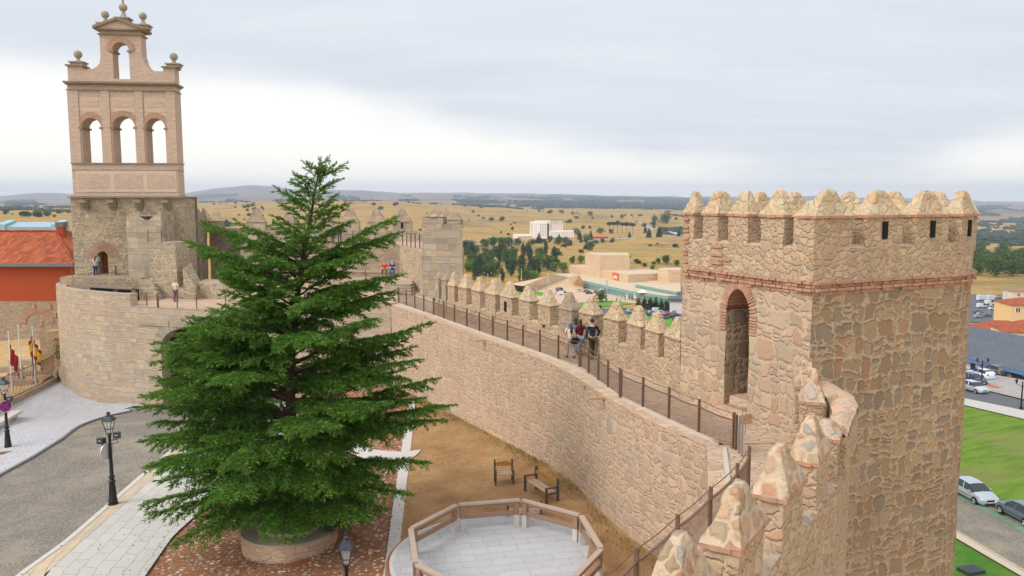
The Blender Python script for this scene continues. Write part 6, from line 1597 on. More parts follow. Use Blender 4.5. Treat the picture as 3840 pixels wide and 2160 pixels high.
# light masts
M_mast=plain('mast_grey',(186,192,192),.5,.3)
for cx,top,bot,big,lab in((370,925,1100,1,'tall floodlight mast standing left of the poplars'),(503,945,1130,0,'slim light mast in front of the valley trees'),(731,865,1120,1,'tallest floodlight mast between the poplars'),(1017,930,1180,0,'slim light mast in front of the faceted ramp'),(1073,900,965,1,'floodlight mast behind the left end of the hall'),(1645,1005,1245,0,'slim light mast in front of the hall entrance')):
    q=hit(*P_(cx,bot),250); z1=GD(*P_(cx,top),q.y).z; e=empty('light_mast',tuple(q),0,lab,'light mast','light masts around the hall'); mb=MB(); mb.tube([(0,0,0),(0,0,z1-q.z)],[.28,.16],6); mb.build('pole',M_mast,e,local=True)
    mb=MB(); w=2.6 if big else .7
    for k in range(3 if big else 4): mb.box((0,0,z1-q.z-(k*.0 if big else k*1.1)-.2),(w-(.6*k if big else 0),.35,.5 if big else .35))
    mb.build('lamp_head',M_mast,e,local=True)
# ---- hotel on the road across the valley
hq=hit(*P_(1000,555),600); HD=hq.y; hz=hq.z
ho=empty('hotel_building',tuple(hq),0,'white multi-storey hotel block with lower wings on the dry slope','building')
M_white=plain('hotel_white',(240,232,226),.8,vary=.04,vs=.05); M_win=plain('hotel_window',(66,62,70),.3,0,.5); M_hc=plain('hotel_cream',(234,220,206),.8,vary=.04,vs=.05)
def hv(x0,x1,yt,yb,dep,mat,name,dy=0):
    a=GD(*P_(x0,yt),HD+dy); b=GD(*P_(x1,yb),HD+dy); mb=MB(); mb.prism([(a.x,HD+dy),(b.x,HD+dy),(b.x,HD+dy+dep),(a.x,HD+dy+dep)],b.z-3,a.z); return mb.build(name,mat,ho)
def hw(x0,x1,y0,y1,nx,ny,wf,hf,dy=0,mat=None):
    mat=mat or M_win
    for i in range(nx):
        for j in range(ny):
            cx=x0+(x1-x0)*(i+.5)/nx; cy=y0+(y1-y0)*(j+.5)/ny; a=GD(*P_(cx-(x1-x0)/nx*wf/2,cy-(y1-y0)/ny*hf/2),HD+dy-.15); b=GD(*P_(cx+(x1-x0)/nx*wf/2,cy+(y1-y0)/ny*hf/2),HD+dy-.15)
            mb=MB(); mb.prism([(a.x,HD+dy-.15),(b.x,HD+dy-.15),(b.x,HD+dy+.1),(a.x,HD+dy+.1)],b.z,a.z); mb.build('window',mat,ho)
hv(822,850,376,540,14,M_hc,'side_wing',1.5); hv(850,1005,378,560,16,M_white,'main_wing'); hv(1005,1027,396,556,14,M_win,'stair_glazing',.4); hv(1027,1177,372,500,14,M_hc,'right_wing',3); hv(1027,1292,474,560,22,M_white,'low_wing',-.5); hv(640,850,512,562,14,M_white,'annexe',-2); hv(870,1170,366,378,9,M_hc,'roof_storey',4)
hw(925,1000,395,535,3,6,.45,.42); hw(835,848,395,535,1,6,.5,.4,1.5); hw(870,900,395,520,2,5,.25,.3); hw(1040,1172,380,472,5,4,.34,.45,3); hw(1045,1288,484,530,9,2,.32,.5,-.5); hw(700,845,530,552,5,1,.7,.5,-2); hw(1040,1285,538,556,11,1,.55,.7,-.5)
fc=bpy.data.curves.new('hotel_sign','FONT'); fc.body='HOTEL'; fc.size=7.4; fc.extrude=.15; fc.space_character=1.25; so=bpy.data.objects.new('rooftop_sign',fc); COL.objects.link(so); a=GD(*P_(1042,386),HD+2.9); so.location=(a.x,HD+2.9,a.z); so.rotation_euler=(R(90),0,0); dg=bpy.context.evaluated_depsgraph_get(); dg.update(); sm_=bpy.data.meshes.new_from_object(so.evaluated_get(dg)); s2=bpy.data.objects.new('rooftop_sign',sm_); COL.objects.link(s2); s2.location=so.location; s2.rotation_euler=so.rotation_euler; bpy.data.objects.remove(so); sm_.materials.clear(); sm_.materials.append(plain('sign_green',(40,90,64),.6)); s2.parent=ho; s2.matrix_parent_inverse=wm(ho).inverted()
# petrol station canopy, inn
q=hit(*P_(500,590),600); e=empty('filling_station',tuple(q),0,'filling station with a long green canopy left of the hotel','filling station'); mb=MB(); a=GD(*P_(375,545),q.y); b=GD(*P_(635,572),q.y); mb.prism([(a.x,q.y),(b.x,q.y),(b.x,q.y+10),(a.x,q.y+10)],b.z,a.z); mb.build('canopy',plain('canopy_green',(50,142,100),.5),e)
mb=MB(); [mb.box((a.x+(b.x-a.x)*f,q.y+3,q.z-1),(.4,.4,b.z-q.z+1)) for f in(.1,.35,.6,.9)]; mb.build('pillar',M_white,e)
q=hit(*P_(1590,568),600); e=empty('roadside_inn',tuple(q),0,'low inn with a red tiled roof on the road beside the pine grove','house'); a=GD(*P_(1505,540),q.y); b=GD(*P_(1665,566),q.y)
mb=MB(); mb.prism([(a.x,q.y),(b.x,q.y),(b.x,q.y+14),(a.x,q.y+14)],b.z-2,a.z); mb.build('wall',plain('inn_wall',(196,160,140),.9),e); zr=GD(*P_(1590,513),q.y+7).z
mb=MB(); mb.face([(a.x-1,q.y-1,a.z),(b.x+1,q.y-1,a.z),(b.x-6,q.y+7,zr),(a.x+6,q.y+7,zr)]); mb.face([(b.x+1,q.y-1,a.z),(b.x+1,q.y+15,a.z),(b.x-6,q.y+7,zr)]); mb.face([(a.x-1,q.y-1,a.z),(a.x+6,q.y+7,zr),(a.x-1,q.y+15,a.z)]); mb.face([(a.x-1,q.y+15,a.z),(a.x+6,q.y+7,zr),(b.x-6,q.y+7,zr),(b.x+1,q.y+15,a.z)]); mb.build('roof',plain('inn_roof',(196,110,78),.9),e)
mb=MB(); 
for k in range(6): 
    c_=GD(*P_(1520+26*k,552),q.y-.2); mb.box((c_.x,c_.y,c_.z),(1.3,.1,2.2))
mb.build('window_row',M_win,e)
# roads across the hillside
M_road=plain('far_road',(176,168,164),.9,vary=.05)
def roadpx(name,L,w,off=.5,D0=600):
    P0=[hit(*P_(*q),D0) for q in L]; P1=resample([p.xy for p in P0],20); l,r=offs(P1,-w/2),offs(P1,w/2); mb=MB()
    for i in range(len(P1)-1): mb.face([(v.x,v.y,hT(v.x,v.y)+off) for v in(l[i],l[i+1],r[i+1],r[i])])
    mb.build(name,M_road,None,kind='structure')
roadpx('road',[(60,604),(400,604),(700,600),(1000,592),(1400,590),(1750,566),(2000,548),(2450,540)],11)
roadpx('road',[(1880,368),(1990,388),(2080,428),(2140,470)],9,.8); roadpx('road',[(2330,486),(2380,505),(2440,530)],12,.8)
roadpx('footpath',[(330,880),(420,830),(500,800)],3,.4,500)
# ================================================================ RIGHT SIDE: lawn, streets, houses
def S3(x,y): return (3500+x/4.141,1350+y/4.141)
def H3(x,y): return hit(*S3(x,y),45)
def near_sheet(name,pts,mat,off,n=14):
    c=[p.xy for p in pts]; mb=MB()
    def f(i,j):
        p=c[0].lerp(c[1],i/n).lerp(c[3].lerp(c[2],i/n),j/n); return (p.x,p.y,hT(p.x,p.y)+off)
    mb.grid(f,list(range(n+1)),list(range(n+1)),0,lambda i,j:(f(i,j)[0],f(i,j)[1])); return mb.build(name,mat,None,kind='structure')
hh=lambda x,y:hit(x,y,30)
near_sheet('grass_bank',[hh(3400,1440),hh(4250,1640),hh(4300,2240),hh(3300,1790)],M_lawn,.10)
near_sheet('grass_bank',[hh(3480,1972),hh(3840,2186),hh(4250,2432),hh(3300,2330)],grassmat('deep_green_lawn',(.04,.13,.015,1),(.07,.19,.02,1),(.12,.2,.03,1),.3),.12)  # lower bank, darker green than the upper one
near_sheet('road',[hh(3500,1424),hh(4200,1600),hh(4180,1640),hh(3500,1488)],M_asph,.18)
near_sheet('pavement',[hh(3500,1478),hh(4200,1625),hh(4200,1668),hh(3500,1500)],plain('pale_pavement',(186,182,176),.9,vary=.1,vs=1),.22)
near_sheet('lane_marking',[hh(3600,1462),hh(4000,1563),hh(4000,1565),hh(3600,1463.5)],plain('white_paint',(220,220,220),.7),.24,10)
near_sheet('forecourt',[hh(3500,1370),hh(4200,1500),hh(4200,1598),hh(3500,1424)],brickmat('grey_pavers',(176,168,166),(160,152,150),(140,134,130),.6,.4,.03,.0),.24)
near_sheet('tile_patch',[S for S in(H3(700,385),H3(860,395),H3(1050,460),H3(920,475))],plain('red_tactile',(180,116,92),.9),.30,4)
near_sheet('lower_street',[hh(3500,1800),hh(4250,2215),hh(4250,2405),hh(3480,1943)],M_cob,.20)
near_sheet('green_line',[hh(3500,1812),hh(3990,2085),hh(3990,2108),hh(3500,1832)],plain('worn_green_paint',(108,136,112),.9,vary=.5,vs=1.5),.215)
near_sheet('kerb',[hh(3480,1957),hh(4250,2419),hh(4250,2434),hh(3480,1972)],plain('cream_kerb',(190,176,158),.9),.24)
near_sheet('gutter_strip',[hh(3480,1943),hh(4250,2405),hh(4250,2419),hh(3480,1957)],plain('tan_gutter',(172,156,134),.9,vary=.2,vs=2),.225)
mb=MB(); q=hh(3640,2155); mb.box((q.x,q.y,q.z),(.7,.5,.35),.3); mb.build('utility_box',plain('dark_grille',(60,62,64),.6),None,label='dark slatted box roof at the bottom right corner of the grass',cat='box')
# slate-roofed garage building
fl=hh(3600,1381); fr=hh(3830,1425); d=(fr-fl).xy.normalized(); fl2=fl.xy-d*12; fr2=fl.xy+d*38; gn_=Vector((-d.y,d.x)); 
if gn_.y<0: gn_=-gn_
gb_=empty('garage_building',(fl.x,fl.y,fl.z),0,'long white workshop with a grey slate roof and blue doors','building')
zg=fl.z-1; ze=GD(3700,1322,fl.y+3).z
GP=lambda s,o:tuple(fl.xy+d*s+gn_*o)
mb=MB(); mb.prism([GP(-12,0),GP(38,0),GP(38,22),GP(-12,22)],zg-4,ze); mb.build('wall',plain('white_wall',(214,206,206),.85),gb_)
mb=MB(); zr=GD(3700,1240,fl.y+14).z+1.2; A=[GP(-12.5,-.8),GP(38.5,-.8),GP(38.5,11),GP(-12.5,11),GP(38.5,23),GP(-12.5,23)]
mb.face([(*A[0],ze),(*A[1],ze),(*A[2],zr),(*A[3],zr)]); mb.face([(*A[3],zr),(*A[2],zr),(*A[4],ze),(*A[5],ze)]); mb.face([(*A[0],ze),(*A[3],zr),(*A[5],ze)]); mb.face([(*A[1],ze),(*A[4],ze),(*A[2],zr)]); mb.face([(*A[0],ze-.05),(*A[1],ze-.05),(*A[4],ze-.05),(*A[5],ze-.05)])
mb.build('slate_roof',brickmat('slate_roof',(104,110,120),(92,98,108),(78,82,92),.5,.3,.02,.004),gb_)
mb=MB(); mb.bar((*GP(-12.5,-.85),ze-.3),(*GP(38.5,-.85),ze-.3),.12,.5); mb.build('fascia',plain('blue_fascia',(86,120,168),.6),gb_)
Hh=ze-fl.z; M_blue=plain('blue_door',(34,56,100),.6); bz=lambda s:hT(*GP(s,-1))
def sN(px): # position along the front for a picture column
    dx,dy,_=_d(px,1390); m=np.array([[dx,-d.x],[dy,-d.y]]); return float(np.linalg.solve(m,np.array([fl.x,fl.y]))[1])
for a,b,m,nm,z0,z1,gr in((sN(3640),sN(3700),M_blue,'garage_door',0,3.4,1),(sN(3703),sN(3715),plain('blue_poster',(110,150,200),.6),'notice_board',1,2.8,0),(sN(3731),sN(3745),M_win,'window',1.2,3,2),(sN(3753),sN(3782),M_win,'window',1.2,3,2),(sN(3797),sN(3900),M_blue,'garage_door',0,3.2,1)):
    mb=MB(); bz_=min(bz(a),bz(b)); z1=min(z1,ze-bz_-.5); z0=min(z0,z1-1.2) if z0 else 0; mb.prism([GP(a,-.12),GP(b,-.12),GP(b,.05),GP(a,.05)],bz_+z0-(.5 if z0==0 else 0),bz_+z1)
    k=mb.build(nm,m,gb_); mb=MB()
    if gr==1:
        mb.prism([GP(a+.3,-.16),GP(b-.3,-.16),GP(b-.3,-.1),GP(a+.3,-.1)],bz_+min(1.4,z1-.9),bz_+z1-.25); mb.build('glazing',plain('door_glazing',(44,54,72),.3,0,.5),k)
        mb=MB(); mb.prism([GP((a+b)/2-.5,-.2),GP((a+b)/2+.4,-.2),GP((a+b)/2+.4,-.15),GP((a+b)/2-.5,-.15)],bz_+.6,bz_+1.3); mb.build('notice',plain('notice_white',(206,214,224),.6),k)
    if gr==2:
        n=5
        for i in range(n+1): 
            s=a+(b-a)*i/n; mb.prism([GP(s-.04,-.2),GP(s+.04,-.2),GP(s+.04,-.1),GP(s-.04,-.1)],bz_+z0,bz_+z1)
        for i in range(5): z=bz_+z0+(z1-z0)*i/4; mb.prism([GP(a,-.19),GP(b,-.19),GP(b,-.11),GP(a,-.11)],z-.04,z+.04)
        mb.build('window_bars',M_white,k)
for a,b in((sN(3784),sN(3796)),(sN(3702),sN(3730))):
    mb=MB(); mb.prism([GP(a,-.14),GP(b,-.14),GP(b,.02),GP(a,.02)],bz(a)-.5,bz(a)+1.0); mb.build('stone_plinth',M_old,gb_)
# red-tiled houses behind
def house(name,px,py,w,dp,h,rz,label,wc=(222,190,140),rh=2.2,D=None,wins=3,roofc=M_tile):
    q=hit(px,py,170) if D is None else Vector(((px-1920)/F*D,D,GD(px,py,D).z)); e=empty(name,tuple(q),rz,label,'house'); mb=MB(); mb.prism([(-w/2,0),(w/2,0),(w/2,dp),(-w/2,dp)],-6,h); mb.build('wall',plain('render_%d_%d'%wc[:2],wc,.85),e,local=True)
    mb=MB(); o=.5; a=[(-w/2-o,-o),(w/2+o,-o),(w/2+o,dp+o),(-w/2-o,dp+o)]; r0,r1=(-w/2+dp/2,dp/2),(w/2-dp/2,dp/2)
    if w<dp: r0,r1=(-.1,dp/2),(.1,dp/2)
    for pts in(((a[0],h),(a[1],h),(r1,h+rh),(r0,h+rh)),((a[2],h),(a[3],h),(r0,h+rh),(r1,h+rh)),((a[1],h),(a[2],h),(r1,h+rh)),((a[3],h),(a[0],h),(r0,h+rh))): mb.face([(*p,z) for p,z in pts],0)
    mb.face([(*p,h-.05) for p in a][::-1]); rf=mb.build('roof',roofc,e,local=True)
    mb=MB(); mb.box((w*.2,dp*.4,h+.4),(.45,.45,rh*.9)); mb.build('chimney',plain('chimney_white',(206,190,180),.8),rf,local=True)
    for i in range(wins):
        x=-w/2+w*(i+.5)/wins; mb=MB(); mb.box((x,-.03,h-2.6),(.8,.08,1.5)); k=mb.build('window',M_win,e,local=True); mb=MB(); [mb.box((x+s*.8,-.06,h-2.65),(.07,.1,1.6)) for s in(-1,0,1)]; mb.box((x,-.06,h-2.7),(.9,.12,.1)); mb.build('frame',M_white,k,local=True)
    return e
house('town_house',3912,1240,19,14,9.5,R(-8),'yellow rendered house with white-framed windows and a red roof at the right edge',wins=4,D=300)
house('town_house',3800,1262,15,11,1.4,R(-14),'low house whose red tiled roof shows just above the slate roof',(214,180,150),2.6,D=235,wins=2)
house('town_house',3935,1290,18,12,3.0,R(-14),'red tiled roof with white chimneys at the right edge over the slate roof',(220,196,170),2.6,D=215,wins=3)
house('flat_roof_shed',3875,1118,18,9,3.6,0,'cream shed with a flat roof at the right edge near the lamps',(216,200,180),.4,D=430,wins=3,roofc=plain('shed_roof',(160,110,90),.9))
house('long_shed',3790,1000,90,14,3,0,'long white low roof among the trees at the far right',(190,190,180),.8,D=840,wins=3,roofc=plain('white_roof',(196,196,190),.7))
# street lamps on the road
for px,yb,yt,dbl,lab in((3679,1450,1352,1,'tall dark street lamp on the forecourt beside the white hatchback'),(3828,1541,1432,1,'tall dark street lamp at the right edge on the roadside pavement')):
    q=hh(px,yb); h=GD(px,yt,q.y).z-q.z; e=empty('road_lamp',tuple(q),0,lab,'street lamp','street lamps of the outer road'); mb=MB(); mb.lathe([(.22,0),(.2,.5),(.1,.6),(.08,h)],(0,0,0),8); mb.build('column',M_iron,e,local=True)
    mb=MB(); mb.tube([(-.8,0,h-.2),(0,0,h-.7),(.8,0,h-.2)],.04,5); [mb.lathe([(.08,h-.2),(.16,h+.15),(.2,h+.17),(.04,h+.4)],(s*.8,0,0),8) for s in(-1,1)]; mb.build('lantern',M_iron,e,local=True)
for px,yb,yt,lab in((3768,1170,1088,'tall modern road lamp left of the cream shed'),(3708,1130,1078,'slim road lamp above the caravans')):
    D=400; q=onT(px,D); z1=GD(px,yt,D).z; e=empty('road_lamp',tuple(q),0,lab,'street lamp'); mb=MB(); mb.tube([(0,0,0),(0,0,z1-q.z),(-3,0,z1-q.z+.7)],.14,5); mb.build('column',M_mast,e,local=True)
# ================================================================ VEHICLES
M_glass=plain('car_glass',(40,50,54),.08,0,.6,.02); M_tyre=plain('tyre',(26,26,28),.8); M_rim=plain('alloy',(170,172,174),.3,.7,.5); M_plast=plain('black_plastic',(36,38,40),.5); M_lightw=plain('headlight_glass',(214,220,224),.1,0,.6); M_lightr=plain('tail_light',(150,24,26),.2,0,.5)
def paint(rgb):
    nm='paint_%d_%d_%d'%rgb
    if nm in MATS: return MATS[nm]
    m=plain(nm,rgb,.28,.25 if rgb[0]<210 else 0,.5,.03); m.node_tree.nodes['Principled BSDF'].inputs['Coat Weight'].default_value=.5; return m
SHAPE={'hatch':dict(L=4.35,W=.88,st=[(-2.17,.62,.72,.70,0),(-2.1,.80,.92,.98,0),(-1.75,.86,.95,1.30,1),(-1.35,.88,.95,1.44,2),(-.4,.88,.94,1.48,2),(.35,.88,.93,1.42,2),(1.12,.88,.93,.98,1),(1.2,.87,.92,.95,0),(1.75,.84,.82,.84,0),(2.08,.74,.66,.70,0),(2.17,.6,.55,.56,0)]),
'sedan':dict(L=4.6,W=.88,st=[(-2.3,.62,.70,.74,0),(-2.22,.80,.90,.96,0),(-1.7,.86,.95,1.02,0),(-1.55,.87,.95,1.06,1),(-.95,.88,.95,1.40,2),(-.2,.88,.94,1.44,2),(.45,.88,.93,1.38,2),(1.2,.88,.93,.98,1),(1.28,.87,.90,.94,0),(1.9,.84,.80,.82,0),(2.2,.74,.66,.68,0),(2.3,.6,.55,.56,0)]),
'van':dict(L=5.2,W=.98,st=[(-2.6,.94,1.1,2.1,0),(-2.55,.97,1.12,2.25,2),(-1.2,.98,1.12,2.3,2),(.2,.98,1.12,2.3,2),(1.3,.98,1.12,2.15,2),(2.0,.97,1.1,1.25,1),(2.15,.95,1.05,1.1,0),(2.5,.88,.8,.86,0),(2.6,.75,.6,.62,0)]),
'camper':dict(L=6.4,W=1.12,st=[(-3.2,1.1,1.2,2.8,0),(-3.1,1.12,1.2,2.95,0),(-1,1.12,1.2,3.0,0),(1.2,1.12,1.2,2.95,0),(1.9,1.12,1.2,2.75,0),(2.2,1.05,1.15,1.9,2),(2.75,.98,1.1,1.25,1),(2.9,.95,1.0,1.05,0),(3.2,.8,.6,.65,0)])}
def carparts(kind):
    s=SHAPE[kind]; st=s['st']; body=MB(); glass=MB()
    def sec(x,w,zb_,zt_,k):
        wt=w*.9 if k==0 else (w*.74 if k==2 and kind in('hatch','sedan') else w*.93 if k==2 else w*.82)
        zl=.24; zbelt=min(zb_,zt_-.015)
        return [(x,w*.86,zl),(x,w*.97,zl+.12),(x,w,.52 if zbelt>.6 else zbelt*.8),(x,w*.97,zbelt),(x,wt,zt_),(x,0,zt_+.035)]
    secs=[sec(*q) for q in st]
    for i in range(len(st)-1):
        a,b=secs[i],secs[i+1]; ka,kb=st[i][4],st[i+1][4]
        for j in range(5):
            g=False
            if j==3 and ka+kb>=3 and not(kind=='van' and st[i][0]<.1) and not kind=='camper': g=True
            if j==4 and (ka,kb) in((1,2),(2,1)): g=True
            for s_ in(-1,1):
                q=[(a[j][0],s_*a[j][1],a[j][2]),(b[j][0],s_*b[j][1],b[j][2]),(b[j+1][0],s_*b[j+1][1],b[j+1][2]),(a[j+1][0],s_*a[j+1][1],a[j+1][2])]
                (glass if g else body).face(q if s_<0 else q[::-1],0,None,not g)
    for e in(0,-1):
        q=secs[e]; body.face([(x,y,z) for x,y,z in q]+[(x,-y,z) for x,y,z in q[::-1][1:]],0)
    q=[(p[0][0],p[0][1],p[0][2]) for p in secs]; body.face(q+[(x,-y,z) for x,y,z in q[::-1]],0)
    return body,glass,s
def wheel(r=.31): 
    pass
def car(name,kind,rgb,loc,rz,label,group=None,sc=1.):
    body,glass,s=carparts(kind); e=empty(name,tuple(loc),rz,label,'car' if kind in('hatch','sedan') else 'van',group); e.scale=(sc,)*3
    b=body.build('body',paint(rgb),e,local=True); glass.build('window_glass',M_glass,e,local=True); L=s['L']/2; W=s['W']
    for sx in(1,-1):
        for sy in(1,-1):
            we=MB(); x=sx*L*.61; 
            prof=[(.0001,-.0),(.2,-.0),(.21,.02),(.31,.02),(.32,.0),(.32,-.18)]
            t_=MB(); t_.lathe([(.215,0.03),(.30,.03),(.325,0),(.325,-.19),(.2,-.2)],(0,0,0),20); t=t_.build('wheel',M_tyre,e,local=True); t.location=(x,sy*(W+.0),.325); t.rotation_euler=(R(-90*sy),0,0)
            r_=MB(); r_.lathe([(.0001,.04),(.06,.035),(.06,.0),(.19,.0),(.215,.028)],(0,0,0),20); 
            for k in range(5): a=k*2*math.pi/5; r_.bar((.04*math.cos(a),.04*math.sin(a),.02),(.2*math.cos(a),.2*math.sin(a),.02),.05,.03)
            r_.build('rim',M_rim,t,local=True)
            ar=MB(); ar.lathe([(.36,-.02),(.36,.012),(.325,.014)],(0,0,0),20); ar=ar.build('wheel_arch',M_plast,e,local=True); ar.location=(x,sy*W,.33); ar.rotation_euler=(R(-90*sy),0,0)
    for sy in(1,-1):
        mb=MB(); mb.box((L*.905,sy*.60,.60),(.14,.17,.12),-.35*sy); mb.build('headlight',M_lightw,e,local=True)
        mb=MB(); mb.box((-L*.975,sy*.66,.74),(.06,.12,.2),0); mb.build('tail_light',M_lightr,e,local=True)
        mb=MB(); mb.box((L*.36,sy*(W+.08),.93),(.07,.1,.13)); mb.build('mirror',paint(rgb),e,local=True)
        mb=MB(); mb.bar((-L*.55,sy*(W+.004),.56),(L*.42,sy*(W+.004),.56),.03,.035); mb.build('trim_strip',M_plast,e,local=True)
        for xx in (-.55,.35):
            mb=MB(); mb.bar((xx,sy*(W*.985),.85),(xx+.16,sy*(W*.985),.86),.04,.025); mb.build('door_handle',paint(rgb),e,local=True)
        mb=MB(); mb.bar((-.12,sy*(W*.955),.93),(-.22,sy*(W*.76),1.42),.05,.08) if kind in('hatch','sedan') else None
        if mb.v: mb.build('pillar',paint(rgb),e,local=True)
    mb=MB(); mb.box((L*.975,0,.50),(.07,.34,.14)); mb.build('grille',M_plast,e,local=True); mb=MB(); mb.box((L*.985,0,.27),(.05,.55,.10)); mb.build('air_intake',M_plast,e,local=True)
    mb=MB(); mb.box((L*.995,0,.40),(.045,.24,.10)); mb.build('number_plate',plain('plate_white',(210,212,210),.5),e,local=True)
    return e
sd_=(hh(3840,1992)-hh(3652,1904)).xy.normalized(); th=math.atan2(sd_.y,sd_.x)
def place(fn,wx,wy,kind,rgb,head,lx,ly,label,name='parked_car'):
    p=hh(wx,wy); v=Vector((lx,ly)); v.rotate(Matrix.Rotation(head,2)) if False else None; c,s=math.cos(head),math.sin(head); off=Vector((lx*c-ly*s,lx*s+ly*c)); q=p.xy-off
    return car(name,kind,rgb,(q.x,q.y,hT(q.x,q.y)+.22),head,label)
place(None,3652,1903,'hatch',(176,184,194),th,1.33,-.85,'silver hatchback parked nose to nose with the grey estate beside the lawn')
place(None,3748,1947,'hatch',(104,118,132),th+math.pi,1.33,.85,'blue-grey estate car parked at the right edge below the lawn')
rd=(hh(3830,1543)-hh(3640,1494)).xy.normalized(); tr_=math.atan2(rd.y,rd.x)
place(None,3657,1484,'hatch',(190,196,206),tr_,1.33,-.85,'silver hatchback driving on the asphalt road behind the lawn','moving_car')
place(None,3684,1430,'hatch',(214,222,232),tr_+math.pi,-1.33,.85,'white hatchback parked on the forecourt behind the street lamp')
place(None,3733,1415,'hatch',(112,112,108),tr_+math.pi+.05,-1.33,.85,'grey hatchback parked against the white workshop wall')
place(None,3655,1450,'hatch',(44,58,92),tr_,1.33,-.85,'dark blue car mostly hidden behind the big tower, by the road')
# far cars: one mesh per colour and body style
fcm={}
def farcar(kind,rgb,p,rz,label,group):
    key=(kind,rgb)
    if key not in fcm:
        body,glass,s=carparts(kind); b=MB(); n=0
        for m,k in((body,0),(glass,1)):
            pos=0
            for f,sm_ in zip(m.f,m.sm): b.face([m.v[i] for i in f],k,None,sm_)
        for sx in(1,-1):
            for sy in(1,-1): b.box((sx*s['L']*.305,sy*(s['W']-.1),0),(.3,.12,.6),0,2)
        o=b.build('car',[paint(rgb),M_glass,M_tyre]); fcm[key]=o.data; bpy.data.objects.remove(o)
    o=bpy.data.objects.new('parked_van' if kind in('van','camper') else 'parked_car',fcm[key]); COL.objects.link(o); o.location=p; o.rotation_euler=(0,0,rz); return tag(o,label,'van' if kind in('van','camper') else 'car',group)
CW={'white':(216,220,226),'silver':(170,176,184),'dark':(52,58,68),'red':(168,30,36),'blue':(86,104,136),'green':(44,72,66),'grey':(112,116,122),'mauve':(130,120,150)}
cp_lab={}
def fcar(px,py,colr,kind='hatch',rz=0,off=.45,where='in the car park seen between the battlements',D0=250,grp='cars parked in the valley',label=None):
    q=hit(px,py,D0); q.z+=off
    farcar(kind,CW[colr],q,rz,label or '%s %s %s'%({'dark':'dark grey','mauve':'purplish'}.get(colr,colr),{'hatch':'car','sedan':'saloon car','van':'van','camper':'camper van'}[kind],where),grp)
for x,y,c,k in [(615,435,'dark','hatch'),(970,440,'dark','hatch'),(1290,470,'dark','van'),(1310,520,'white','sedan'),(1385,495,'green','hatch'),(1400,528,'silver','hatch'),(1465,500,'white','hatch'),(1600,490,'white','sedan'),(1650,515,'silver','sedan'),(1710,505,'mauve','hatch'),(1870,512,'white','van'),(1620,555,'red','hatch'),(1700,560,'blue','hatch'),(1790,520,'silver','hatch'),(1855,555,'silver','hatch'),(1905,585,'silver','sedan'),(1975,602,'blue','sedan'),(2035,558,'red','sedan'),(2140,560,'grey','sedan'),(2095,600,'dark','hatch'),(2165,632,'dark','sedan'),(2120,530,'silver','hatch'),(1950,540,'white','hatch'),(1560,530,'grey','hatch')]:
    fcar(*S2(x,y),c,k,random.choice([.35,.35,.45,3.4]))
for x,y,c,k,l in [(848,1188,'white','van','white minibus on the grass edge behind the merlons'),(1180,1172,'white','van','white van with a dark side door in the middle of the forecourt'),(1143,1128,'grey','van','small grey truck behind the white van on the forecourt'),(1432,1140,'grey','sedan','grey saloon car behind the dark one before the hall'),(1458,1160,'dark','sedan','dark blue-grey saloon parked before the hall entrance'),(1530,1148,'red','hatch','small red car parked by the hall entrance'),(1593,1152,'white','van','white van parked front-on beside the red car'),(1660,1152,'grey','hatch','grey car right of the white van at the hall')]:
    fcar(*P_(x,y),c,k,{'white':.1}.get(c,.15) if x not in(1593,1530,1660) else -1.4,.25,label=l,D0=300,grp='vehicles on the hall forecourt')
for x,y,c,k,l in [(445,1036,'white','camper','white motorhome next to the tower edge in the far right car park'),(530,1038,'white','camper','white motorhome in the middle of the far row'),(612,1060,'grey','camper','grey motorhome at the right of the far row'),(508,1072,'white','van','white panel van in front of the motorhomes'),(437,1108,'white','van','small white van below the panel van'),(538,1128,'white','sedan','white saloon car right in the far right car park'),(548,1095,'silver','hatch','silver car behind the white saloon'),(430,1178,'silver','hatch','silver car near the tower in the lowest row'),(487,1184,'grey','hatch','grey car at the right of the lowest row'),(408,1200,'silver','sedan','silver saloon partly behind the tower edge'),(400,1160,'blue','hatch','bluish car partly behind the tower edge'),(425,1072,'dark','hatch','dark car left of the white panel van')]:
    fcar(3500+x/2.4147,700+y/2.4147,c,k,.15,.45,label=l,D0=300,grp='vehicles in the right car park')
for x,y,c in [(110,592,'white'),(135,590,'silver'),(160,593,'white'),(190,588,'white'),(215,592,'silver'),(240,588,'white'),(300,594,'silver'),(765,594,'silver'),(1240,580,'dark'),(1275,582,'white'),(1720,558,'dark'),(1750,556,'silver'),(1790,553,'dark'),(1815,550,'white')]:
    fcar(*P_(x,y),c,random.choice(['hatch','van']) if c=='white' else 'hatch',.05,.6,'on the far road by the hotel',600,'vehicles on the far road')

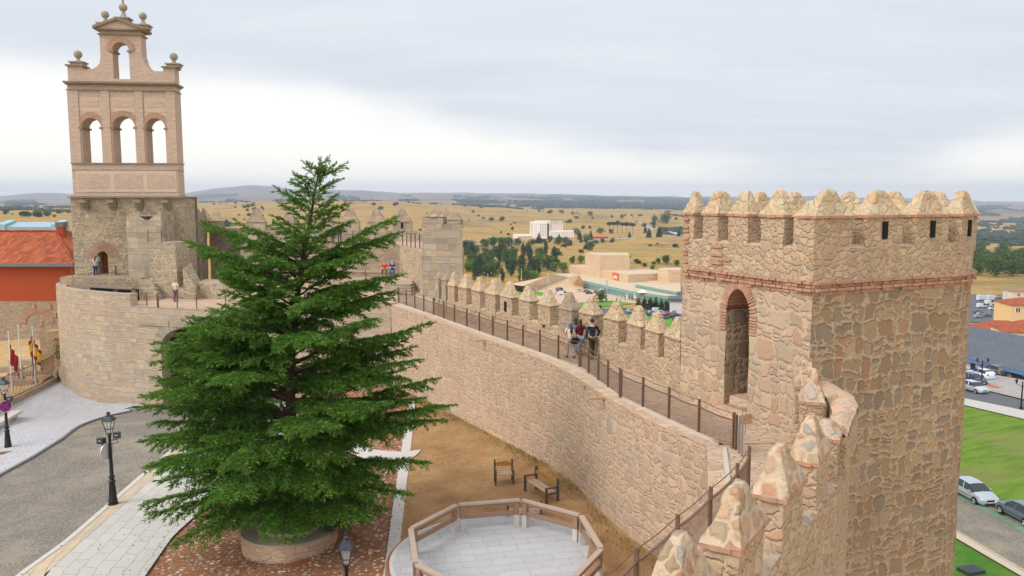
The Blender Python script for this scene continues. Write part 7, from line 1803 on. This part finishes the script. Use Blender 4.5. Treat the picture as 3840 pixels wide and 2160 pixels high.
# ================================================================ PEOPLE
def skinmesh(V,E,root=0,sub=1):
    me=bpy.data.meshes.new('sk'); me.from_pydata([v[:3] for v in V],E,[]); o=bpy.data.objects.new('sk',me); COL.objects.link(o)
    m=o.modifiers.new('s','SKIN'); m.use_smooth_shade=True
    for i,v in enumerate(V):
        r=v[3]; me.skin_vertices[0].data[i].radius=(r,r*(v[4] if len(v)>4 else 1))
    me.skin_vertices[0].data[root].use_root=True
    s=o.modifiers.new('u','SUBSURF'); s.levels=sub; s.render_levels=sub
    dg=bpy.context.evaluated_depsgraph_get(); dg.update(); r=bpy.data.meshes.new_from_object(o.evaluated_get(dg)); bpy.data.objects.remove(o); bpy.data.meshes.remove(me)
    for p in r.polygons: p.use_smooth=True
    return r
SK=plain('skin',(206,160,132),.6,vary=.03)
def person(loc,face,h,label,top=(200,200,200),legs=(60,70,100),hair=(60,40,30),hairlen=.0,pose='stand',sleeve='long',arms=None,shoe=(40,38,36),hat=None,stride=.0,fem=False,skirt=False,stripes=None,group=None,bare=False,fingers=True):
    """local frame: faces +Y. one continuous skinned body; clothes and hair are children"""
    k=h/1.75; e=empty('person',tuple(loc),face,label,'person',group)
    sit=pose=='sit'
    hz_=.50 if sit else .93; sw=.17 if fem else .2
    L={}
    L['pel']=(0,-.0 if not sit else -.12,hz_); y0=L['pel'][1]
    L['wai']=(0,y0,hz_+.17); L['che']=(0,y0+.0,hz_+.38); L['nek']=(0,y0,hz_+.53); L['hb']=(0,y0+.02,hz_+.60)
    for s,n in((-1,'l'),(1,'r')):
        L['sh'+n]=(s*sw,y0,hz_+.48)
        a=(arms or {}).get(n,'down')
        if a=='down': el=(s*(sw+.05),y0-.03,hz_+.20); wr=(s*(sw+.07),y0+.05,hz_-.05); hd=(s*(sw+.07),y0+.08,hz_-.13)
        elif a=='up': el=(s*(sw+.12),y0+.2,hz_+.42); wr=(s*(sw+.02),y0+.30,hz_+.64); hd=(s*(sw+.0),y0+.31,hz_+.72)
        elif a=='camera': el=(s*(sw+.06),y0+.16,hz_+.34); wr=(s*.07,y0+.30,hz_+.56); hd=(s*.05,y0+.32,hz_+.63)
        elif a=='point': el=(s*(sw+.22),y0+.1,hz_+.46); wr=(s*(sw+.36),y0+.22,hz_+.62); hd=(s*(sw+.40),y0+.25,hz_+.70)
        elif a=='front': el=(s*(sw+.06),y0+.06,hz_+.2); wr=(s*.08,y0+.27,hz_+.16); hd=(s*.03,y0+.31,hz_+.14)
        elif a=='cross': el=(s*(sw+.04),y0+.10,hz_+.22); wr=(-s*.05,y0+.22,hz_+.27); hd=(-s*.12,y0+.20,hz_+.29)
        elif a=='pocket': el=(s*(sw+.12),y0-.05,hz_+.22); wr=(s*(sw+.06),y0+.08,hz_+.04); hd=(s*(sw+.02),y0+.1,hz_-.03)
        L['el'+n],L['wr'+n],L['hd'+n]=el,wr,hd
        st=stride*s
        if sit: L['hp'+n]=(s*.1,y0,hz_-.02); L['kn'+n]=(s*.16,y0+.43,hz_+.0); L['an'+n]=(s*.15,y0+.47,.09); L['to'+n]=(s*.17,y0+.62,.03)
        else: L['hp'+n]=(s*.09,0,hz_-.06); L['kn'+n]=(s*.10,.02+st*.5,.50); L['an'+n]=(s*.10,-.02+st-(.05 if st<0 else 0),.09+(.05 if st<0 else 0)); L['to'+n]=(s*.11,.13+st,.035)
    def build(keys,edges,rad,root,mat,name,par,extra=None,sub=1):
        V=[tuple(c*k for c in L[q])+tuple(x*k if i==0 else x for i,x in enumerate(rad[q] if isinstance(rad[q],tuple) else (rad[q],))) for q in keys]
        E_=[(keys.index(a),keys.index(b)) for a,b in edges]
        if extra: 
            for base,pt,r in extra: V.append(tuple(c*k for c in pt)+(r*k,)); E_.append((keys.index(base) if isinstance(base,str) else base,len(V)-1))
        me_=skinmesh(V,E_,keys.index(root),sub); me_.materials.append(mat); return me_
    keys=['pel','wai','che','nek','hb']+[a+n for n in'lr' for a in('sh','el','wr','hd','hp','kn','an','to')]
    edges=[('pel','wai'),('wai','che'),('che','nek'),('nek','hb')]+[x for n in'lr' for x in(('che','sh'+n),('sh'+n,'el'+n),('el'+n,'wr'+n),('wr'+n,'hd'+n),('pel','hp'+n),('hp'+n,'kn'+n),('kn'+n,'an'+n),('an'+n,'to'+n))]
    rad={'pel':(.13,.85),'wai':(.115,.8),'che':(.14,.75),'nek':.06,'hb':.055}
    for n in'lr': rad.update({'sh'+n:.06,'el'+n:.042,'wr'+n:.028,'hd'+n:(.036,.6),'hp'+n:.085,'kn'+n:.058,'an'+n:.04,'to'+n:.036})
    extra=[]
    me_=build(keys,edges,rad,'pel',SK,'body',e)
    bm=bmesh.new(); bm.from_mesh(me_)
    if fingers:
        for n,s in(('l',-1),('r',1)):
            a=Vector(L['wr'+n]); b=Vector(L['hd'+n]); d=(b-a).normalized(); x=d.cross(Vector((0,1,.3))).normalized()
            V=[];E_=[]
            for f in range(5):
                ln=(.05,.075,.08,.075,.06)[f]; o=(x*(.02*(f-2)) if f else -x*.035); dd=(d if f else (d-x*1.0).normalized()); base=b+o*.9-(d*.03 if f==0 else Vector())
                i=len(V); cv=Vector((0,.012,0)); V+= [tuple(base*k)+(.011*k,),tuple((base+dd*ln*.5+cv)*k)+(.0095*k,),tuple((base+dd*ln*.9+cv*2.5)*k)+(.008*k,)]; E_+=[(i,i+1),(i+1,i+2)]
            me2=bpy.data.meshes.new('f'); 
            mb=MB(); 
            for f in range(5): mb.tube([V[f*3+j][:3] for j in range(3)],[V[f*3+j][3] for j in range(3)],6)
            bm2=bmesh.new(); t=bpy.data.meshes.new('t'); t.from_pydata([tuple(v) for v in mb.v],[],mb.f); bm.from_mesh(t); bpy.data.meshes.remove(t); bm2.free(); bpy.data.meshes.remove(me2)
    # head: shaped ellipsoid with nose, brow, ears
    hc=Vector(L['hb'])+Vector((0,.02,.12)); g=bmesh.ops.create_uvsphere(bm,u_segments=16,v_segments=12,radius=1)
    for v in g['verts']:
        x,y,z=v.co; w=.078*(1-.18*max(0,-z)); yy=.098*y; 
        if y>.5 and abs(x)<.25 and -.25<z<.1: yy+=.022*(1-abs(x)*4)
        if y>.5 and .05<z<.3 and .15<abs(x)<.6: yy-=.006
        if abs(x)>.9 and abs(z)<.3: w*=1.12
        if y>.6 and -.6<z<-.42 and abs(x)<.4: yy+=.005
        v.co=(hc+Vector((x*w,yy,z*.118)))*k
    bm.to_mesh(me_); bm.free()
    for p in me_.polygons: p.use_smooth=True
    me_.name='body'; bo=bpy.data.objects.new('body',me_); COL.objects.link(bo); bo.parent=e
    def child(nm,me2,mat):
        me2.materials.clear(); me2.materials.append(mat); o=bpy.data.objects.new(nm,me2); COL.objects.link(o); o.parent=e; return o
    # top
    kk=['pel','wai','che','nek'] ; ed=[('pel','wai'),('wai','che'),('che','nek')]; rd={'pel':(.152,.85),'wai':(.14,.82),'che':(.162,.76),'nek':.075}
    for n in'lr':
        kk+=['sh'+n,'el'+n]; ed+=[('che','sh'+n),('sh'+n,'el'+n)]; rd.update({'sh'+n:.075,'el'+n:.058})
        if sleeve=='long': kk+=['wr'+n]; ed+=[('el'+n,'wr'+n)]; rd['wr'+n]=.044
        else:
            a,b=Vector(L['sh'+n]),Vector(L['el'+n]); L['sl'+n]=tuple(a.lerp(b,.75)); kk[kk.index('el'+n)]='sl'+n; ed=[tuple('sl'+n if q=='el'+n else q for q in x) for x in ed]; rd['sl'+n]=.062
    m=plain('cloth_%d_%d_%d'%top,top,.85,vary=.12,vs=8)
    if stripes:
        t=NT('striped_cloth'); s=t.n.new('ShaderNodeSeparateXYZ'); tc=t.n.new('ShaderNodeTexCoord'); t.l.new(tc.outputs['Object'],s.inputs[0]); t.col(t.mix(t.M('GREATER_THAN',t.M('FRACT',t.M('MULTIPLY',s.outputs[2],stripes[1])),.5),lin(top),lin(stripes[0]))); m=t.m
    child('top',build(kk,ed,rd,'pel',m,'top',e),m)
    # trousers / skirt
    if not bare:
        kk=['pel']+[a+n for n in'lr' for a in('hp','kn','an')]; ed=[x for n in'lr' for x in(('pel','hp'+n),('hp'+n,'kn'+n),('kn'+n,'an'+n))]; rd={'pel':(.142,.85)}
        for n in'lr': rd.update({'hp'+n:.10,'kn'+n:.072 if not skirt else .1,'an'+n:.056 if not skirt else .08})
        m2=plain('trousers_%d_%d_%d'%legs,legs,.85,vary=.12,vs=8); child('trousers',build(kk,ed,rd,'pel',m2,'t',e),m2)
    for n in'lr':
        a=Vector(L['an'+n]); b=Vector(L['to'+n]); mb=MB(); mb.tube([tuple((a+Vector((0,-.05,-.045)))*k),tuple((a+Vector((0,0,-.03)))*k),tuple((b+Vector((0,0,.012)))*k),tuple((b+Vector((0,.06,.0)))*k)],[.042*k,.052*k,.044*k,.024*k],8); mb.build('shoe',plain('shoe_%d_%d_%d'%shoe,shoe,.6),e,local=True)
    # hair
    bm=bmesh.new(); bmesh.ops.create_uvsphere(bm,u_segments=14,v_segments=10,radius=1)
    dl=[v for v in bm.verts if (v.co.y>.25 and v.co.z<.45) or v.co.z<-.55]; bmesh.ops.delete(bm,geom=dl,context='VERTS')
    for v in bm.verts: v.co=nd((hc+Vector((v.co.x*.09,v.co.y*.108-.008,v.co.z*.128+.008)))*k,.008,6)
    t=bpy.data.meshes.new('hair'); bm.to_mesh(t); bm.free(); mh=plain('hair_%d_%d_%d'%hair,hair,.5,vary=.4,vs=14); 
    for p in t.polygons: p.use_smooth=True
    if hairlen>=0: ho=child('hair',t,mh)
    if hairlen>0:
        V=[(hc.x,hc.y-.05,hc.z+.03,.085,.6),(hc.x,hc.y-.085,hc.z-.12,.085,.55),(hc.x,hc.y-.12,hc.z-.12-hairlen*.5,.10,.42),(hc.x+.01,hc.y-.12,hc.z-.12-hairlen,.06,.4)]
        me2=skinmesh([tuple(c*k for c in v[:4])+(v[4],) for v in V],[(0,1),(1,2),(2,3)],0,1); child('long_hair',me2,mh)
    if hat:
        mb=MB(); c=(hc+Vector((0,0,.05)))*k; mb.lathe([(.15*k,0),(.155*k,.012*k),(.1*k,.02*k),(.095*k,.09*k),(.05*k,.12*k),(.0001,.125*k)],tuple(c),16); mb.build('hat',plain('hat_%d'%hat[0],hat,.8),e,local=True)
    return e
def stand(px,py,z): return G(px,py,z)
def hgt(p,px,pyt): return GD(px,pyt,p.y).z-p.z
def fac(dx,dy): return math.atan2(dy,dx)-math.pi/2
wd=(-.42,.9)
p=G(2220,1347,6.65); person(p,fac(-.30,.95),hgt(p,2217,1196),'tall man in a dark striped shirt and olive trousers walking away',(28,34,60),(62,64,40),(44,32,26),0,arms={'l':'down','r':'pocket'},stride=.16,sleeve='long',stripes=((52,66,74),5.2))
p=G(2176,1333,6.65); person(p,fac(-.1,1),hgt(p,2178,1200),'woman in a maroon sweater and jeans raising one hand beside the striped-shirt man',(92,26,30),(120,150,184),(70,36,24),.34,arms={'l':'front','r':'up'},stride=.08,fem=True)
pg=G(2140,1343,6.65); ge=person(pg,fac(-.35,.94),hgt(pg,2144,1214),'girl in a cream jacket and pale grey leggings, leftmost of the walkers',(226,214,190),(172,172,184),(104,68,46),.30,arms={'l':'camera','r':'down'},stride=-.2,fem=True)
p=G(2158,1325,6.65); person(p,fac(-.2,1),hgt(p,2165,1192)-.02,'curly-haired woman in a denim shirt hidden behind the maroon sweater',(96,130,176),(130,156,190),(56,38,28),.10,arms={'l':'point','r':'down'},stride=.1,fem=True)
mb=MB(); bp=Vector((pg.x+.17,pg.y-.22,pg.z+.80)); bm=bmesh.new(); bmesh.ops.create_cube(bm,size=1); bmesh.ops.bevel(bm,geom=bm.edges[:],offset=.18,segments=3,affect='EDGES')
for v in bm.verts: v.co=Vector((v.co.x*.34,v.co.y*.16,v.co.z*.26))
me=bpy.data.meshes.new('bag'); bm.to_mesh(me); bm.free(); me.materials.append(plain('black_leather',(22,22,26),.5)); o=bpy.data.objects.new('shoulder_bag',me); COL.objects.link(o); o.location=bp; o.rotation_euler=(0,0,.3); tag(o,'black shoulder bag hanging behind the girl in the cream jacket','bag')
mb.tube([tuple(bp+Vector((-.12,.02,.12))-bp),(-.16,.1,.42),(-.12,.22,.58)],.012,5); mb.tube([(.12,.02,.12),(.02,.1,.42),(-.08,.2,.58)],.012,5); mb.build('strap',plain('black_leather',(22,22,26),.5),o,local=True)
p=G(660,1132,5.6); person(p,fac(.05,1),hgt(p,661,1048),'person in a pale pink shirt and patterned trousers on the gate wall',(224,196,184),(112,84,88),(150,128,100),0,sleeve='short',shoe=(80,60,50),skirt=True)
p=GD(360,1041,66.9); p.z=7.08; p.x=GD(360,1041,66.9).x; person(p,fac(0,1),hgt(p,360,962),'woman with auburn hair and a striped top at the small arched door',(196,206,214),(34,42,90),(120,60,36),.22,arms={'l':'up','r':'up'},sleeve='short',fem=True,stripes=((110,130,150),9),shoe=(220,220,220))
p=GD(835,1114,67); person(p,fac(.4,-.9),1.65,'person with a pale hat and red top half hidden behind the tree',(160,30,34),(34,30,34),(60,50,40),0,hat=(200,206,214),sleeve='short')
# seated men
for px,X,tp,lg,hr,arm,lab,shoe in((1441,None,(232,52,36),(44,54,84),(70,50,40),'front','man in a bright red shirt sitting on the long stone bench',(214,214,220)),(1471,None,(34,62,150),(54,96,140),(190,170,150),'cross','man in a blue polo shirt with folded arms at the end of the stone bench',(60,60,90))):
    x=GD(px,1005,65.2).x; person((x,65.22,7.25),math.pi+.08,1.72,lab,tp,lg,hr,0 if arm=='front' else -1,pose='sit',sleeve='short',arms={'l':arm,'r':arm},shoe=shoe)
for px,yt,tp,hr,lab,f in((1271,823,(40,44,50),(30,26,24),'dark-haired man in black on the upper terrace behind the tree',.6),(1245,831,(190,204,196),(176,130,80),'fair-haired woman in a pale top on the upper terrace',-.5)):
    x=GD(px,860,68.6).x; person((x,68.8,9.8),f,1.74,lab,tp,(60,66,80),hr,0,sleeve='short')
x=GD(1174,890,67.6).x; person((x,67.6,9.8),2.6,1.7,'person in a light blue shirt sitting low on the upper terrace',(140,176,206),(60,66,80),(60,44,34),0,pose='sit',sleeve='short')
q=C0+N0*2.15-D0*2.0; person((q.x,q.y,11.2),fac(.9,.4),1.72,'dark visitor glimpsed through a gap of the tower battlements',(16,16,20),(20,20,24),(20,16,16),.25,sleeve='long',arms={'l':'down','r':'down'})
# tiny visitors around the hall: shared simple figures
tiny={}
def tinyperson(px,py,c,lab,grp,D0=300,z=.2):
    if c not in tiny:
        m=plain('cloth_%d_%d_%d'%c,c,.9); V=[(0,0,.95,.14),(0,0,1.35,.17,.7),(0,.0,1.62,.09),(.1,.05,.5,.08),(.1,.1,.06,.06),(-.1,-.05,.5,.08),(-.1,-.1,.06,.06),(.26,.02,1.0,.05),(-.26,.02,1.0,.05),(0,0,1.72,.07)]
        tiny[c]=skinmesh(V,[(0,1),(1,2),(2,9),(0,3),(3,4),(0,5),(5,6),(1,7),(1,8)],0,1); tiny[c].materials.clear(); tiny[c].materials.append(m)
    q=hit(px,py,D0); o=bpy.data.objects.new('person',tiny[c]); COL.objects.link(o); o.location=(q.x,q.y,q.z+z); o.rotation_euler=(0,0,random.uniform(0,6)); tag(o,lab,'person',grp)
random.seed(5)
for i in range(15): tinyperson(*P_(812+i*6.2,1114+random.uniform(-4,5)),random.choice([(220,220,220),(40,40,50),(30,32,40)]),'person in the small crowd by the faceted ramp','crowd by the faceted ramp')
for i in range(26): tinyperson(*P_(random.choice([1750,1780,1840,1900,1930,1945])+random.uniform(-14,18),random.uniform(1200,1240)),random.choice([(220,220,220),(40,40,50),(30,32,40),(230,226,220)]),'person in the crowd at the hall terrace','crowd at the hall terrace')
for x,y,l in((1000,1128,'lone person in black beside the light mast'),(1097,1166,'lone dark figure on the forecourt right of the grass'),(1298,1240,'person sitting at the near edge of the forecourt'),(1330,1240,'second person near the edge of the forecourt'),(1605,1290,'person in orange on the far lawn')): tinyperson(*P_(x,y),(210,90,40) if 'orange' in l else (30,32,40),l,None)
for x,y in((1862,1208),(1943,1205),(1960,1200),(2030,1215)):
    q=hit(*P_(x,y+16),300); e=empty('parasol',tuple(q),0,'closed white parasol on the hall terrace' if x!=2030 else 'open white parasol above the conifer hedge','parasol','parasols on the hall terrace' if x!=2030 else None); mb=MB()
    if x!=2030: mb.lathe([(.05,0),(.05,.8),(.45,.9),(.3,2.4),(.02,4.4)],(0,0,0),8)
    else: mb.lathe([(.08,0),(.08,5.),(3.,5.0),(.02,6.6)],(0,0,0),10)
    mb.build('canopy',M_white,e,local=True)
# ================================================================ SKY, LIGHT, CAMERA
W=bpy.data.worlds.new('World'); S.world=W; W.use_nodes=True; nt=W.node_tree; N_=nt.nodes; Lk=nt.links
class WT(NT):
    def __init__(s): s.t=nt; s.n=nt.nodes; s.l=nt.links
w=WT(); bg=N_['Background']
sky=w.N('ShaderNodeTexSky',sky_type='NISHITA'); sky.sun_disc=False; sky.sun_elevation=R(48); sky.sun_rotation=R(215); sky.air_density=1.2; sky.dust_density=3
tc=w.n.new('ShaderNodeTexCoord'); dr=tc.outputs['Generated']; s=w.n.new('ShaderNodeSeparateXYZ'); w.l.new(dr,s.inputs[0]); X,Y,Z=s.outputs
hl=w.M('SQRT',w.M('ADD',w.M('MULTIPLY',X,X),w.M('MULTIPLY',Y,Y))); el=w.M('DIVIDE',Z,w.M('MAXIMUM',hl,.01))
az=w.M('ARCTAN2',X,Y)
zz=w.M('ADD',w.M('MAXIMUM',Z,0),.13); pc_=w.n.new('ShaderNodeCombineXYZ'); w.put(pc_.inputs[0],w.M('DIVIDE',X,zz)); w.put(pc_.inputs[1],w.M('DIVIDE',Y,zz)); pr=pc_.outputs[0]
n1=w.noise(pr,.55,5,.55); n2=w.noise(w.V('MULTIPLY',pr,(.5,1.4,1)),1.7,5,.6)
cr=w.n.new('ShaderNodeValToRGB'); ee=cr.color_ramp.elements; cr.color_ramp.interpolation='EASE'
for p_,v in((0,.12),(.312,.128),(.377,.124),(.422,.114),(.453,.094),(.494,.070),(.535,.058),(.559,.040),(.612,.022),(.64,.026),(.688,.060),(1,.10)):
    if p_==0: q=ee[0]
    elif p_==1: q=ee[len(ee)-1]
    else: q=ee.new(p_)
    q.position=p_; q.color=(v*4,)*3+(1,)
w.put(cr.inputs[0],w.M('ADD',w.M('DIVIDE',az,3.0),.5)); edge=w.M('MULTIPLY',cr.outputs[0],.25)
m=w.sstep(-.022,.040,w.M('SUBTRACT',w.M('ADD',el,w.M('MULTIPLY',w.M('SUBTRACT',n1,.5),.07)),edge))
grey=w.ramp(n2,[(.25,(.76,.81,.885,1)),(.5,(.82,.865,.93,1)),(.75,(.90,.93,.98,1))])
up=w.sstep(.25,1.3,el)
grey=w.mix(up,grey,(1.05,1.08,1.12,1))
lo=w.mix(w.sstep(.0,.10,el),(1.4,1.33,1.18,1),(1.25,1.22,1.15,1))
c=w.mix(m,lo,grey)
back=w.sstep(.15,-.8,Y); c=w.V('SCALE',c,w.M('ADD',1,w.M('MULTIPLY',back,.5)))
c10=w.V('SCALE',c,10.)
fin=w.mix(.90,sky.outputs[0],c10); w.l.new(fin,bg.inputs[0]); bg.inputs[1].default_value=.1
sun=bpy.data.lights.new('Sun','SUN'); sun.energy=2.3; sun.angle=R(28); sun.color=(1,.95,.88); so=bpy.data.objects.new('Sun',sun); COL.objects.link(so); so.rotation_euler=Vector((-.82,-.36,.80)).to_track_quat('Z','Y').to_euler()
cam=bpy.data.cameras.new('Camera'); cam.sensor_width=36; cam.lens=36*F/3840; cam.clip_end=60000; cam.clip_start=.3; co=bpy.data.objects.new('Camera',cam); COL.objects.link(co); co.location=(0,0,EYE); co.rotation_euler=(R(90)-PITCH,0,0); S.camera=co
# haze
if HAZE:
    mb=MB(); mb.box((0,7000,-380),(15500,8500,640)); hz=mb.build('haze',[],None,kind='stuff',label='thin blue distance haze',cat='haze')
    t=bpy.data.materials.new('haze_air'); t.use_nodes=True; n=t.node_tree; n.nodes.clear(); o_=n.nodes.new('ShaderNodeOutputMaterial'); v=n.nodes.new('ShaderNodeVolumePrincipled'); v.inputs['Color'].default_value=(.72,.83,1.,1); v.inputs['Density'].default_value=HAZE; v.inputs['Anisotropy'].default_value=.0
    n.links.new(v.outputs[0],o_.inputs['Volume']); hz.data.materials.append(t)
S.view_settings.view_transform='Standard'; S.view_settings.look='None'; S.view_settings.exposure=EXPO; S.view_settings.gamma=1; S.view_settings.use_curve_mapping=False
S.cycles.use_denoising=True; S.cycles.max_bounces=6; S.cycles.diffuse_bounces=3; S.cycles.volume_bounces=0; S.cycles.transparent_max_bounces=12
